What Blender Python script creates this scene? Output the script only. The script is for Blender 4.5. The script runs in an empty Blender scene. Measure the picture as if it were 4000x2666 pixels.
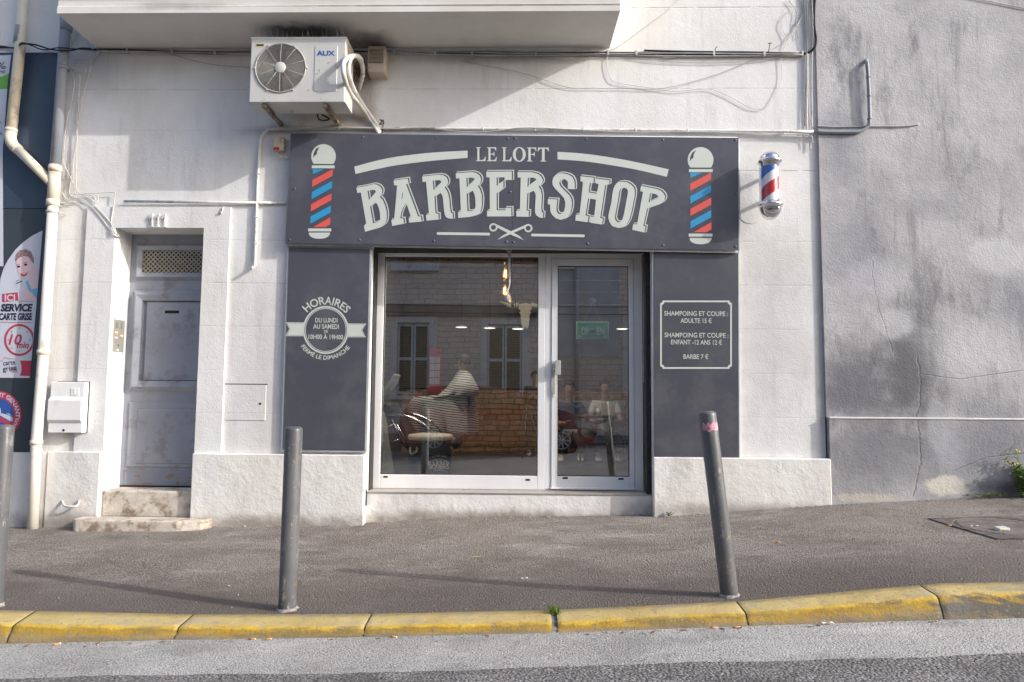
import bpy, bmesh, math, random
from mathutils import Vector, Matrix, geometry
# lighting and exposure
SKY_STRENGTH, SUN_STRENGTH, EXPOSURE = 0.15, 2.0, 0.80
GLASS_REFL, LED_S, FIL_S = 0.35, 24.0, 22.0
random.seed(7)
R = random.random
def U(a, b): return a + (b - a) * random.random()
scene = bpy.context.scene
COL = scene.collection
V3 = lambda *a: Vector(a)

# ------------------------------------------------------------------ camera model
F_PX, CX, CY = 1569.0, 1176.5, 784.0          # focal length and centre, in units of a 2353 x 1568 frame
_n = Vector(((1210 - CX) / F_PX, -(906 - CY) / F_PX, 1)).normalized()
_u = Vector(((1322 - CX) / F_PX, (CY + 18070) / F_PX, 1)).normalized()
_u = (_u - _n * _u.dot(_n)).normalized()
_x = Vector((_n.y * _u.z - _n.z * _u.y, _n.z * _u.x - _n.x * _u.z, _n.x * _u.y - _n.y * _u.x))
if _x.x < 0: _x = -_x
RIGHT = Vector((_x.x, _n.x, _u.x)); UP = Vector((_x.y, _n.y, _u.y)); FWD = Vector((_x.z, _n.z, _u.z))
CAM = Vector((0, -6.5, 1.27))
def ray(px, py):
    return RIGHT * ((px - CX) / F_PX) - UP * ((py - CY) / F_PX) + FWD
def P(px, py, Y=0.0):
    d = ray(px, py); return CAM + d * ((Y - CAM.y) / d.y)
def PX(px, py, Y=0.0): return P(px, py, Y).x
def PZ(px, py, Y=0.0): return P(px, py, Y).z
YG = 0.31                                       # plane of the shop glass
def M(px, py, Yv):                              # point seen mirrored in the shop glass at virtual depth Yv
    p = P(px, py, Yv); return Vector((p.x, 2 * YG - p.y, p.z))
def interp(tab, x):
    if x <= tab[0][0]: a, b = tab[0], tab[1]
    elif x >= tab[-1][0]: a, b = tab[-2], tab[-1]
    else:
        for a, b in zip(tab, tab[1:]):
            if a[0] <= x <= b[0]: break
    t = (x - a[0]) / (b[0] - a[0])
    if t < 0 or t > 1: t = max(-1.5, min(2.5, t))
    return a[1] + (b[1] - a[1]) * t
def line3(pts, Y):
    return [(p.x, p.z) for p in (P(a, b, Y) for a, b in pts)]
YK, YA, YB = -2.50, -2.675, -2.72               # kerb back, arris, foot
T_WALL = line3([(-300, 1209), (100, 1211), (660, 1208), (840, 1206), (1000, 1197), (1500, 1187), (1900, 1159), (2353, 1138), (2700, 1120)], -0.06)
T_KB = line3([(-300, 1392), (0, 1402), (430, 1412), (840, 1411), (1270, 1402), (1710, 1381), (2000, 1354), (2160, 1341), (2353, 1337), (2700, 1333)], YK)
T_KA = line3([(-300, 1424), (0, 1435), (410, 1442), (840, 1440), (1270, 1431), (1720, 1409), (2000, 1384), (2170, 1369), (2353, 1364), (2700, 1358)], YA)
T_KF = line3([(-300, 1488), (0, 1482), (400, 1473), (835, 1467), (1275, 1457), (1725, 1441), (2185, 1426), (2353, 1423), (2700, 1418)], YB)
def ground(x, y):
    """pavement height"""
    t = max(0.0, min(1.15, (y - YK) / (-0.06 - YK)))
    z0, z1 = interp(T_KB, x), interp(T_WALL, x)
    return z0 + (z1 - z0) * t - 0.02 * math.sin(math.pi * min(1, t)) - 0.005
def roadz(x, y):
    return interp(T_KF, x) + 0.012 * min(3.0, max(0, YB - y)) * (1 if y > -6 else 1)
def G(px, py, f=ground):
    d = ray(px, py); t = 4.0 / d.y
    for _ in range(40):
        p = CAM + d * t
        zt = f(p.x, p.y)
        t *= (zt - CAM.z) / (p.z - CAM.z) if abs(p.z - CAM.z) > 1e-6 else 1
    return CAM + d * t
def crop(x0, y0, s):
    k = 2353 / 4000
    return lambda u, v: ((x0 + u / s) * k, (y0 + v / s) * k)

# ------------------------------------------------------------------ object helpers
WL = {}
def thing(name, label, cat, loc=(0, 0, 0), group=None):
    o = bpy.data.objects.new(name, None); COL.objects.link(o)
    o.location = loc; WL[o] = Vector(loc)
    o.empty_display_size = 0.05
    tag(o, label, cat, group); return o
def tag(o, label=None, cat=None, group=None, kind=None):
    if label: o['label'] = label
    if cat: o['category'] = cat
    if group: o['group'] = group
    if kind: o['kind'] = kind
    return o
class MB:
    def __init__(s): s.v = []; s.f = []; s.m = []; s.sm = []
    def add(s, vs, fs, m=0, smooth=False):
        b = len(s.v); s.v += [Vector(v) for v in vs]
        for f in fs: s.f.append([b + i for i in f]); s.m.append(m); s.sm.append(smooth)
    def quad(s, a, b, c, d, m=0): s.add([a, b, c, d], [(0, 1, 2, 3)], m)
    def box(s, p0, p1, m=0, bev=0.0, seg=1):
        x0, y0, z0 = (min(a, b) for a, b in zip(p0, p1)); x1, y1, z1 = (max(a, b) for a, b in zip(p0, p1))
        if bev > 0:
            bm = bmesh.new(); bmesh.ops.create_cube(bm, size=1)
            for v in bm.verts: v.co = Vector(((x0 + x1) / 2 + v.co.x * (x1 - x0), (y0 + y1) / 2 + v.co.y * (y1 - y0), (z0 + z1) / 2 + v.co.z * (z1 - z0)))
            bmesh.ops.bevel(bm, geom=bm.edges[:], offset=min(bev, .49 * min(x1 - x0, y1 - y0, z1 - z0)), segments=seg, affect='EDGES', profile=0.5)
            s.bm(bm, m); return
        s.add([(x0, y0, z0), (x1, y0, z0), (x1, y1, z0), (x0, y1, z0), (x0, y0, z1), (x1, y0, z1), (x1, y1, z1), (x0, y1, z1)],
              [(0, 3, 2, 1), (4, 5, 6, 7), (0, 1, 5, 4), (1, 2, 6, 5), (2, 3, 7, 6), (3, 0, 4, 7)], m)
    def bm(s, bm, m=0, smooth=False, mat=None):
        bm.verts.ensure_lookup_table(); bm.verts.index_update()
        s.add([(mat @ v.co if mat else v.co.copy()) for v in bm.verts], [[v.index for v in f.verts] for f in bm.faces], m, smooth); bm.free()
    def obox(s, c, ax, ay, az, m=0, bev=0):
        bm = bmesh.new(); bmesh.ops.create_cube(bm, size=2)
        if bev:
            L = [Vector(a).length for a in (ax, ay, az)]
            for v in bm.verts: v.co = Vector((v.co.x * L[0], v.co.y * L[1], v.co.z * L[2]))
            bmesh.ops.bevel(bm, geom=bm.edges[:], offset=bev, segments=2, affect='EDGES', profile=0.5)
            for v in bm.verts: v.co = Vector((v.co.x / L[0], v.co.y / L[1], v.co.z / L[2]))
        c, ax, ay, az = map(Vector, (c, ax, ay, az))
        for v in bm.verts: v.co = c + ax * v.co.x + ay * v.co.y + az * v.co.z
        s.bm(bm, m)
    def tube(s, pts, r, n=8, m=0, closed=False, cap=True, smooth=True):
        pts = [Vector(p) for p in pts]; k = len(pts)
        rs = r if isinstance(r, (list, tuple)) else [r] * k
        T = []
        for i in range(k):
            if closed: t = pts[(i + 1) % k] - pts[i - 1]
            else: t = pts[min(i + 1, k - 1)] - pts[max(i - 1, 0)]
            T.append(t.normalized() if t.length > 1e-9 else Vector((0, 0, 1)))
        a = T[0].orthogonal().normalized(); vs = []
        for i in range(k):
            a = a - T[i] * a.dot(T[i])
            a = a.normalized() if a.length > 1e-6 else T[i].orthogonal().normalized()
            b = T[i].cross(a)
            for j in range(n):
                w = 2 * math.pi * j / n
                vs.append(pts[i] + (a * math.cos(w) + b * math.sin(w)) * rs[i])
        fs = []
        for i in range(k if closed else k - 1):
            i2 = (i + 1) % k
            for j in range(n):
                j2 = (j + 1) % n
                fs.append((i * n + j, i * n + j2, i2 * n + j2, i2 * n + j))
        s.add(vs, fs, m, smooth)
        if cap and not closed:
            b0 = len(s.v) - len(vs)
            s.f.append([b0 + j for j in range(n)][::-1]); s.m.append(m); s.sm.append(False)
            s.f.append([b0 + (k - 1) * n + j for j in range(n)]); s.m.append(m); s.sm.append(False)
    def lathe(s, prof, c, axis=(0, 0, 1), n=24, m=0, smooth=True, xd=None):
        c = Vector(c); ax = Vector(axis).normalized(); a = (Vector(xd) if xd else ax.orthogonal()).normalized(); b = ax.cross(a)
        vs = []; fs = []
        for r, h in prof:
            for j in range(n):
                w = 2 * math.pi * j / n
                vs.append(c + ax * h + (a * math.cos(w) + b * math.sin(w)) * max(r, 1e-4))
        for i in range(len(prof) - 1):
            for j in range(n):
                j2 = (j + 1) % n
                fs.append((i * n + j, i * n + j2, (i + 1) * n + j2, (i + 1) * n + j))
        s.add(vs, fs, m, smooth)
    def poly(s, loops, m=0, flip=None):
        """flat polygon, first loop outside, the rest holes (3D points)"""
        tri = geometry.tessellate_polygon([[Vector(p) for p in l] for l in loops])
        vs = [Vector(p) for l in loops for p in l]
        fs = []
        for t in tri:
            n = (vs[t[1]] - vs[t[0]]).cross(vs[t[2]] - vs[t[0]])
            fs.append(t if n.y <= 0 else t[::-1])
        s.add(vs, fs, m)
    def pxpoly(s, loops, Y, m=0): s.poly([[P(u, v, Y) for u, v in l] for l in loops], m)
    def prism(s, loops, d, m=0):
        """3D loops extruded by vector d (front at the loops)"""
        d = Vector(d); s.poly(loops, m)
        s.poly([[Vector(p) + d for p in l] for l in loops], m)
        for l in loops:
            k = len(l)
            for i in range(k):
                a, b = Vector(l[i]), Vector(l[(i + 1) % k]); s.quad(a, b, b + d, a + d, m)
    def ball(s, c, r, m=0, n=12, k=8):
        r = r if isinstance(r, (tuple, list)) else (r, r, r)
        bm = bmesh.new(); bmesh.ops.create_uvsphere(bm, u_segments=n, v_segments=k, radius=1)
        for v in bm.verts: v.co = Vector(c) + Vector((v.co.x * r[0], v.co.y * r[1], v.co.z * r[2]))
        s.bm(bm, m, True)
    def build(s, name, mat, parent=None, fixn=False):
        o_off = Vector((0, 0, 0)); p = parent
        while p is not None: o_off = o_off + WL.get(p, Vector((0, 0, 0))); p = p.parent
        me = bpy.data.meshes.new(name)
        me.from_pydata([tuple(v - o_off) for v in s.v], [], s.f)
        for mm in (mat if isinstance(mat, (list, tuple)) else [mat]): me.materials.append(mm)
        me.polygons.foreach_set('material_index', s.m); me.polygons.foreach_set('use_smooth', s.sm)
        me.validate(); me.update()
        if fixn:
            bm = bmesh.new(); bm.from_mesh(me); bmesh.ops.remove_doubles(bm, verts=bm.verts, dist=1e-5); bmesh.ops.recalc_face_normals(bm, faces=bm.faces); bm.to_mesh(me); bm.free()
        o = bpy.data.objects.new(name, me); COL.objects.link(o)
        if parent: o.parent = parent
        return o
def copy_tree(o, parent=None):
    c = o.copy(); COL.objects.link(c)
    if o in WL: WL[c] = WL[o].copy()
    if parent: c.parent = parent
    for ch in list(o.children): copy_tree(ch, c)
    return c
def smooth_pts(pts, n=6):
    """Catmull-Rom through 3D points"""
    pts = [Vector(p) for p in pts]
    if len(pts) < 3: return pts
    out = []
    q = [pts[0] * 2 - pts[1]] + pts + [pts[-1] * 2 - pts[-2]]
    for i in range(1, len(q) - 2):
        for k in range(n):
            t = k / n
            out.append(0.5 * ((2 * q[i]) + (q[i + 1] - q[i - 1]) * t + (2 * q[i - 1] - 5 * q[i] + 4 * q[i + 1] - q[i + 2]) * t * t + (3 * q[i] - q[i - 1] - 3 * q[i + 1] + q[i + 2]) * t ** 3))
    out.append(pts[-1]); return out

# ------------------------------------------------------------------ text
_TC = {}
def text_mesh(s, off=0.0, shear=0.0):
    k = (s, off, shear)
    if k in _TC: return _TC[k]
    c = bpy.data.curves.new('t', 'FONT'); c.body = s; c.size = 1; c.offset = off; c.shear = shear; c.resolution_u = 3
    o = bpy.data.objects.new('t', c); COL.objects.link(o)
    bpy.context.view_layer.update()
    dg = bpy.context.evaluated_depsgraph_get()
    me = o.evaluated_get(dg).to_mesh()
    vs = [(v.co.x, v.co.y) for v in me.vertices]; fs = [list(p.vertices) for p in me.polygons]
    o.evaluated_get(dg).to_mesh_clear()
    bpy.data.objects.remove(o); bpy.data.curves.remove(c)
    _TC[k] = (vs, fs); return _TC[k]
CAPH = 0.729
def text_px(mb, s, cx, cy, h, Y, w=None, m=0, off=0.0, shear=0.0, slope=0.0, arc=None, place=None, ang=0.0):
    """text whose capitals are h frame units high, centred on cx with its baseline at cy; arc=(xc, yc, r, +1 top / -1 bottom) bends it"""
    vs, fs = text_mesh(s, off, shear)
    if not vs: return
    x0, x1 = min(v[0] for v in vs), max(v[0] for v in vs); k = h / CAPH
    kx = (w / (x1 - x0)) if w else k
    out = []
    for x, y in vs:
        u, v = (x - (x0 + x1) / 2) * kx, y * k
        if arc:
            xc, yc, r, sg = arc
            th = u / r + ang
            if sg > 0: px, py = xc + (r + v) * math.sin(th), yc - (r + v) * math.cos(th)
            else: px, py = xc + (r - v) * math.sin(th), yc + (r - v) * math.cos(th)
        else:
            ca, sa = math.cos(ang), math.sin(ang)
            px, py = cx + u * ca - v * sa * -1 * -1, cy - v * ca - u * sa + slope * u
        out.append(place(px, py) if place else P(px, py, Y))
    nf = []
    for f in fs:
        n = (out[f[1]] - out[f[0]]).cross(out[f[2]] - out[f[0]])
        nf.append(f if n.y <= 0 else f[::-1])
    mb.add(out, nf, m)
def ell(cx, cy, rx, ry=None, n=40, a0=0, a1=2 * math.pi):
    ry = rx if ry is None else ry
    e = abs(a1 - a0) < 2 * math.pi - 1e-6
    return [(cx + rx * math.cos(a0 + (a1 - a0) * i / (n - (1 if e else 0))), cy + ry * math.sin(a0 + (a1 - a0) * i / (n - (1 if e else 0)))) for i in range(n)]
def offset_loop(pts, d):
    k = len(pts); A = sum(pts[i][0] * pts[(i + 1) % k][1] - pts[(i + 1) % k][0] * pts[i][1] for i in range(k))
    sg = 1 if A > 0 else -1; out = []
    for i in range(k):
        a, b, c = Vector(pts[i - 1]), Vector(pts[i]), Vector(pts[(i + 1) % k])
        n1 = (b - a).normalized(); n2 = (c - b).normalized()
        n1 = Vector((n1.y, -n1.x)) * sg; n2 = Vector((n2.y, -n2.x)) * sg
        n = n1 + n2
        n = n / max(0.5, n.dot(n1)) if n.length > 1e-6 else n1
        out.append((b.x + n.x * d, b.y + n.y * d))
    return out

# ------------------------------------------------------------------ materials
class NT:
    def __init__(s, name):
        s.mat = bpy.data.materials.new(name); s.mat.use_nodes = True
        s.t = s.mat.node_tree; s.t.nodes.clear()
        s.out = s.t.nodes.new('ShaderNodeOutputMaterial')
        s._pos = None
    def n(s, typ, **kw):
        x = s.t.nodes.new(typ)
        for k, v in kw.items(): setattr(x, k, v)
        return x
    def link(s, a, b): s.t.links.new(a, b)
    def set(s, inp, v):
        if hasattr(v, 'is_output') or isinstance(v, bpy.types.NodeSocket): s.link(v, inp)
        elif isinstance(v, (tuple, list)) and len(v) == 3 and inp.type == 'RGBA': inp.default_value = (*v, 1)
        else: inp.default_value = v
    def pos(s):
        if s._pos is None: s._pos = s.n('ShaderNodeNewGeometry').outputs['Position']
        return s._pos
    def xyz(s):
        x = s.n('ShaderNodeSeparateXYZ'); s.link(s.pos(), x.inputs[0]); return x.outputs
    def math(s, op, a, b=0.0, c=None, clamp=False):
        x = s.n('ShaderNodeMath', operation=op); x.use_clamp = clamp
        s.set(x.inputs[0], a); s.set(x.inputs[1], b)
        if c is not None: s.set(x.inputs[2], c)
        return x.outputs[0]
    def noise(s, scale, detail=4, rough=0.6, vec=None, dist=0.0, stretch=None):
        x = s.n('ShaderNodeTexNoise'); x.inputs['Scale'].default_value = scale; x.inputs['Detail'].default_value = detail
        x.inputs['Roughness'].default_value = rough; x.inputs['Distortion'].default_value = dist
        v = vec if vec is not None else s.pos()
        if stretch:
            mp = s.n('ShaderNodeMapping'); mp.inputs['Scale'].default_value = stretch; s.link(v, mp.inputs[0]); v = mp.outputs[0]
        s.link(v, x.inputs['Vector']); return x.outputs['Fac']
    def ramp(s, fac, a, b, ca=0.0, cb=1.0):
        x = s.n('ShaderNodeMapRange'); x.interpolation_type = 'SMOOTHSTEP'
        s.set(x.inputs[0], fac); x.inputs[1].default_value = a; x.inputs[2].default_value = b
        x.inputs[3].default_value = ca; x.inputs[4].default_value = cb; return x.outputs[0]
    def mix(s, fac, a, b, mode='MIX'):
        x = s.n('ShaderNodeMix', data_type='RGBA', blend_type=mode)
        s.set(x.inputs[0], fac); s.set(x.inputs[6], a); s.set(x.inputs[7], b); return x.outputs[2]
    def bump(s, h, strength=0.3, dist=0.01, normal=None):
        x = s.n('ShaderNodeBump'); x.inputs['Strength'].default_value = strength; x.inputs['Distance'].default_value = dist
        s.link(h, x.inputs['Height'])
        if normal is not None: s.link(normal, x.inputs['Normal'])
        return x.outputs[0]
    def spot(s, x, z, rx, rz, soft=0.5, jitter=0.35, ns=6.0):
        """soft blob mask around world x, z"""
        o = s.xyz()
        dx = s.math('DIVIDE', s.math('SUBTRACT', o[0], x), rx); dz = s.math('DIVIDE', s.math('SUBTRACT', o[2], z), rz)
        d = s.math('SQRT', s.math('ADD', s.math('MULTIPLY', dx, dx), s.math('MULTIPLY', dz, dz)))
        d = s.math('ADD', d, s.math('MULTIPLY', s.math('SUBTRACT', s.noise(ns, 5), 0.5), jitter * 2))
        return s.ramp(d, 1 - soft, 1 + soft * .5, 1.0, 0.0)
    def principled(s, col, rough=0.6, metal=0.0, normal=None, **kw):
        p = s.n('ShaderNodeBsdfPrincipled')
        s.set(p.inputs['Base Color'], col); s.set(p.inputs['Roughness'], rough); s.set(p.inputs['Metallic'], metal)
        if normal is not None: s.link(normal, p.inputs['Normal'])
        for k, v in kw.items(): s.set(p.inputs[k.replace('_', ' ')], v)
        s.link(p.outputs[0], s.out.inputs[0]); return p
def pm(name, col, rough=0.55, metal=0.0, var=0.12, vs=5.0, bump=0.0, bs=120.0, dirt=None, ds=3.0, da=(0.5, 0.75), **kw):
    t = NT(name)
    c = t.mix(t.ramp(t.noise(vs, 5), .3, .7), tuple(x * (1 - var) for x in col), tuple(min(1, x * (1 + var)) for x in col))
    if dirt: c = t.mix(t.ramp(t.noise(ds, 8, .7), da[0], da[1]), c, dirt)
    nm = t.bump(t.noise(bs, 3), bump, 0.004) if bump else None
    t.principled(c, rough, metal, nm, **kw); return t.mat
def emit(name, col, s):
    t = NT(name); e = t.n('ShaderNodeEmission'); t.set(e.inputs[0], col); e.inputs[1].default_value = s
    t.link(e.outputs[0], t.out.inputs[0]); return t.mat

def plaster(name, base, joints=(), spots=(), bump=0.5, fine=70.0, tint=(0.9, 0.88, 0.84), amount=0.25, scuff=(0.45, 0.43, 0.41), scuff_at=(0.62, 0.8), lines=(), coarse=1.0, streak=0.0):
    t = NT(name)
    c = t.mix(t.ramp(t.noise(1.1, 6, .65), .35, .7), base, tuple(a * b for a, b in zip(base, tint)))
    c = t.mix(t.math('MULTIPLY', t.ramp(t.noise(2.2, 10, .75, stretch=(1, 1, .35)), scuff_at[0], scuff_at[1]), amount), c, scuff)
    c = t.mix(t.math('MULTIPLY', t.ramp(t.noise(38, 3, .5), .66, .74), .28), c, scuff)
    if streak:
        k = t.math('MULTIPLY', t.ramp(t.noise(8, 6, .7, stretch=(1, 1, .07)), .50, .66), t.ramp(t.noise(1.3, 4), .42, .62))
        c = t.mix(t.math('MULTIPLY', k, streak), c, scuff)
    o = t.xyz(); jm = None
    wob = t.math('MULTIPLY', t.math('SUBTRACT', t.noise(5, 4), .5), .012)
    for z, w, a, x0, x1 in joints:
        d = t.math('ABSOLUTE', t.math('ADD', t.math('SUBTRACT', o[2], z), wob))
        k = t.ramp(d, w * .4, w * 1.4, a, 0.0)
        k = t.math('MULTIPLY', k, t.ramp(t.noise(3.1 + z, 4, stretch=(1, 1, .2)), .36, .52))
        if x0 is not None: k = t.math('MULTIPLY', k, t.math('MULTIPLY', t.math('GREATER_THAN', o[0], x0), t.math('LESS_THAN', o[0], x1)))
        jm = k if jm is None else t.math('MAXIMUM', jm, k)
    for pts, w, a in lines:            # cracks: polylines in x, z
        for (xa, za), (xb, zb) in zip(pts, pts[1:]):
            L = math.hypot(xb - xa, zb - za); ux, uz = (xb - xa) / L, (zb - za) / L
            wx = t.math('ADD', t.math('SUBTRACT', o[0], xa), t.math('MULTIPLY', t.math('SUBTRACT', t.noise(9, 6, .7), .5), .09))
            wz = t.math('SUBTRACT', o[2], za)
            al = t.math('ADD', t.math('MULTIPLY', wx, ux), t.math('MULTIPLY', wz, uz))
            pe = t.math('ABSOLUTE', t.math('SUBTRACT', t.math('MULTIPLY', wx, uz), t.math('MULTIPLY', wz, ux)))
            k = t.math('MULTIPLY', t.ramp(pe, w * .3, w, a, 0), t.math('MULTIPLY', t.math('GREATER_THAN', al, 0), t.math('LESS_THAN', al, L)))
            jm = k if jm is None else t.math('MAXIMUM', jm, k)
    for sp in spots:
        x, z, rx, rz, col, am, soft, jit = sp[:8]
        k = t.math('MULTIPLY', t.spot(x, z, rx, rz, soft, jit), am)
        if len(sp) > 8: k = t.math('MULTIPLY', k, t.ramp(t.math('ADD', o[1], t.math('MULTIPLY', t.math('SUBTRACT', t.noise(7, 5), .5), .25)), sp[8], sp[9]))
        c = t.mix(k, c, col)
    h = t.math('ADD', t.math('MULTIPLY', t.noise(fine, 6, .62), .8), t.math('MULTIPLY', t.noise(16, 5, .6), .8 * coarse))
    h = t.math('ADD', h, t.math('MULTIPLY', t.noise(3.0, 3), 2.0 * coarse))
    if jm is not None:
        c = t.mix(t.math('MULTIPLY', jm, .6), c, tuple(a * .4 for a in base))
        h = t.math('SUBTRACT', h, t.math('MULTIPLY', jm, .8))
    t.principled(c, 0.9, 0, t.bump(h, bump, 0.006)); return t.mat
def S(r, g, b):
    f = lambda c: (c / 255 / 12.92) if c / 255 <= 0.04045 else ((c / 255 + 0.055) / 1.055) ** 2.4
    return (f(r), f(g), f(b))
# ------------------------------------------------------------------ world, sun, camera
w = bpy.data.worlds.new("World"); scene.world = w; w.use_nodes = True
sk = w.node_tree.nodes.new('ShaderNodeTexSky'); sk.sky_type = 'NISHITA'; sk.sun_disc = False; sk.dust_density = 5.0; sk.ozone_density = 3.0; sk.air_density = 1.0
LDIR = Vector((-2.8, 1.0, -1.36)).normalized()
sk.sun_elevation = math.asin(-LDIR.z); sk.sun_rotation = math.atan2(-LDIR.x, -LDIR.y)
bgn = w.node_tree.nodes['Background']; w.node_tree.links.new(sk.outputs[0], bgn.inputs[0]); bgn.inputs[1].default_value = SKY_STRENGTH
sl = bpy.data.lights.new('sun', 'SUN'); sl.energy = SUN_STRENGTH; sl.angle = math.radians(0.5); sl.color = (1, .97, .93)
so = bpy.data.objects.new('sun', sl); COL.objects.link(so); so.rotation_euler = LDIR.to_track_quat('-Z', 'Y').to_euler(); so.location = (8, -6, 6)
cd = bpy.data.cameras.new('camera'); co = bpy.data.objects.new('camera', cd); COL.objects.link(co); scene.camera = co
cd.sensor_width = 36; cd.lens = 36 * F_PX / 2353; cd.clip_end = 500; cd.clip_start = 0.02
co.matrix_world = Matrix(((RIGHT.x, UP.x, -FWD.x, CAM.x), (RIGHT.y, UP.y, -FWD.y, CAM.y), (RIGHT.z, UP.z, -FWD.z, CAM.z), (0, 0, 0, 1)))
vs_ = scene.view_settings; vs_.view_transform = 'Standard'; vs_.look = 'None'; vs_.gamma = 1; vs_.exposure = EXPOSURE
scene.cycles.max_bounces = 10; scene.cycles.transparent_max_bounces = 16; scene.cycles.use_denoising = True

# ------------------------------------------------------------------ key positions
X0 = PX(152, 400); X1 = PX(1883, 500)                         # ends of the white facade
DX0, DX1, DZ1, DZ0 = PX(250, 850), PX(457, 850), PZ(370, 525), PZ(340, 1184)   # doorway hole
SX0, SX1, SZ1 = PX(846, 800), PX(1499, 800), PZ(1180, 566)     # shop opening
ZP = PZ(640, 1043, -.06); ZPR = PZ(1700, 1053, -.07)           # plinth tops
ZSILL = PZ(1170, 1133, .07)
ZFLOOR = ZSILL - 0.015
ZTOP = 6.4
# ------------------------------------------------------------------ main materials
jz = [(PZ(1176, y), .006, a, x0, x1) for y, a, x0, x1 in
      [(20, .8, 1.0, 9), (205, .45, None, None), (300, .2, X0, -2.4), (393, .8, 1.9, 9), (554, .3, None, None), (654, .35, None, None), (754, .28, None, None), (855, .18, None, None), (955, .2, None, None)]]
grime = S(120, 112, 105)
M_WALL = plaster('white_wall_plaster', (.80, .80, .80), joints=jz, spots=[
    (PX(760, 270), PZ(760, 268), .50, .12, S(120, 108, 96), .55, .8, .5),
    (PX(842, 215), PZ(842, 215), .12, .40, S(150, 135, 120), .5, .8, .6),
    (PX(640, 300), PZ(640, 300), .40, .06, S(150, 140, 130), .5, .8, .5),
    (PX(1130, 132), PZ(1130, 132), 1.1, .07, S(150, 142, 134), .6, .8, .4),
    (PX(1640, 137), PZ(1640, 137), .9, .06, S(160, 150, 142), .5, .8, .5),
    (PX(230, 150), PZ(230, 150), .22, .35, S(160, 155, 150), .4, .9, .5),
    (PX(170, 800), PZ(170, 800), .07, 1.5, S(185, 178, 168), .6, .8, .6),
    (PX(1885, 700), PZ(1885, 700), .05, 2.2, S(170, 165, 160), .5, .8, .6),
    (PX(1770, 800), PZ(1770, 800), .35, .9, S(186, 184, 184), .5, .9, .7), (PX(1780, 640), PZ(1780, 600), .3, .4, S(190, 188, 188), .4, .9, .7), (PX(590, 850), PZ(590, 850), .3, .8, S(196, 194, 194), .45, .9, .7)], bump=.65, amount=.5, scuff=(.56, .55, .54), scuff_at=(.50, .72), coarse=.8, streak=.55,
    lines=[([(PX(*c_), PZ(*c_)) for c_ in q_], .007, .45) for q_ in (((836, 172), (836, 208)), ((846, 175), (845, 225)), ((851, 178), (851, 250)), ((835, 275), (835, 300)), ((806, 235), (806, 262)))])
M_PLINTH = plaster('white_plinth_plaster', (.80, .79, .77), spots=[
    (PX(150, 1195), PZ(150, 1200), .6, .10, S(132, 122, 112), .8, .9, .7), (PX(640, 1200), PZ(640, 1204), 1.3, .09, S(138, 126, 116), .8, .9, .7),
    (PX(1170, 1195), PZ(1170, 1197), 1.7, .09, S(132, 116, 100), .85, .9, .7), (PX(1700, 1170), PZ(1700, 1173), 1.1, .09, S(142, 132, 122), .75, .9, .7)],
    bump=.7, fine=45, tint=(.92, .90, .86), amount=.6, scuff=(.52, .50, .48), scuff_at=(.50, .70), coarse=1.6)
M_GREY = plaster('grey_wall_render', S(192, 191, 192), joints=[], spots=[
    (PX(2080, 860), PZ(2080, 860), .32, .62, S(100, 101, 105), .95, .8, .6), (PX(1950, 560), PZ(1950, 560), .35, .5, S(140, 141, 148), .6, .9, .5),
    (PX(1960, 900), PZ(1960, 900), .40, .40, S(108, 109, 114), .9, .8, .6), (PX(2000, 1030), PZ(2000, 1030), .6, .30, S(122, 122, 127), .8, .9, .5),
    (PX(2280, 1000), PZ(2280, 1000), .45, .4, S(125, 127, 134), .7, .9, .5), (PX(2330, 700), PZ(2330, 700), .25, .3, S(135, 137, 144), .7, .9, .5),
    (PX(1930, 340), PZ(1930, 340), .25, .45, S(138, 139, 147), .6, .9, .5), (PX(2130, 500), PZ(2130, 480), .4, .12, S(140, 141, 148), .4, .9, .6),
    (PX(2130, 1060), PZ(2130, 1070), 1.1, .34, S(128, 129, 134), .55, .7, .7), (PX(2230, 800), PZ(2230, 800), .46, .34, S(205, 205, 207), .6, .8, .6), (PX(2290, 590), PZ(2290, 590), .3, .2, S(205, 205, 207), .7, .4, .4), (PX(2050, 745), PZ(2050, 745), .2, .15, S(196, 196, 199), .7, .4, .4), (PX(2150, 985), PZ(2150, 985), .12, .3, S(170, 171, 174), .8, .4, .4), (PX(2010, 640), PZ(2010, 640), .35, .2, S(198, 198, 204), .5, .6, .3),
    (PX(2170, 1030), PZ(2170, 1035), .16, .25, S(170, 171, 178), .6, .5, .5), (PX(2160, 1112), PZ(2160, 1115), .22, .09, S(218, 212, 198), .85, .4, .8),
    (PX(1980, 1140), PZ(1980, 1142), .35, .035, S(205, 195, 175), .6, .4, 1.2), (PX(2300, 1120), PZ(2300, 1120), .35, .09, S(95, 95, 98), .9, .8, .6)],
    lines=[([(PX(2105, 820), PZ(2105, 820)), (PX(2112, 905), PZ(2112, 905)), (PX(2100, 960), PZ(2100, 960)), (PX(2108, 1060), PZ(2108, 1060)), (PX(2090, 1140), PZ(2090, 1140))], .012, 1.0),
           ([(PX(2110, 860), PZ(2110, 860)), (PX(2200, 872), PZ(2200, 872)), (PX(2360, 850), PZ(2360, 850))], .006, .7),
           ([(PX(2000, 600), PZ(2000, 600)), (PX(2003, 660), PZ(2003, 660)), (PX(2050, 820), PZ(2050, 820))], .007, .6),
           ([(PX(2185, 1080), PZ(2185, 1080)), (PX(2260, 1050), PZ(2260, 1050)), (PX(2350, 1040), PZ(2350, 1040))], .006, .7)],
    bump=1.0, fine=60, tint=(.70, .70, .71), amount=.75, scuff=S(114, 114, 118), scuff_at=(.50, .66), coarse=.9, streak=.6)
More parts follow.
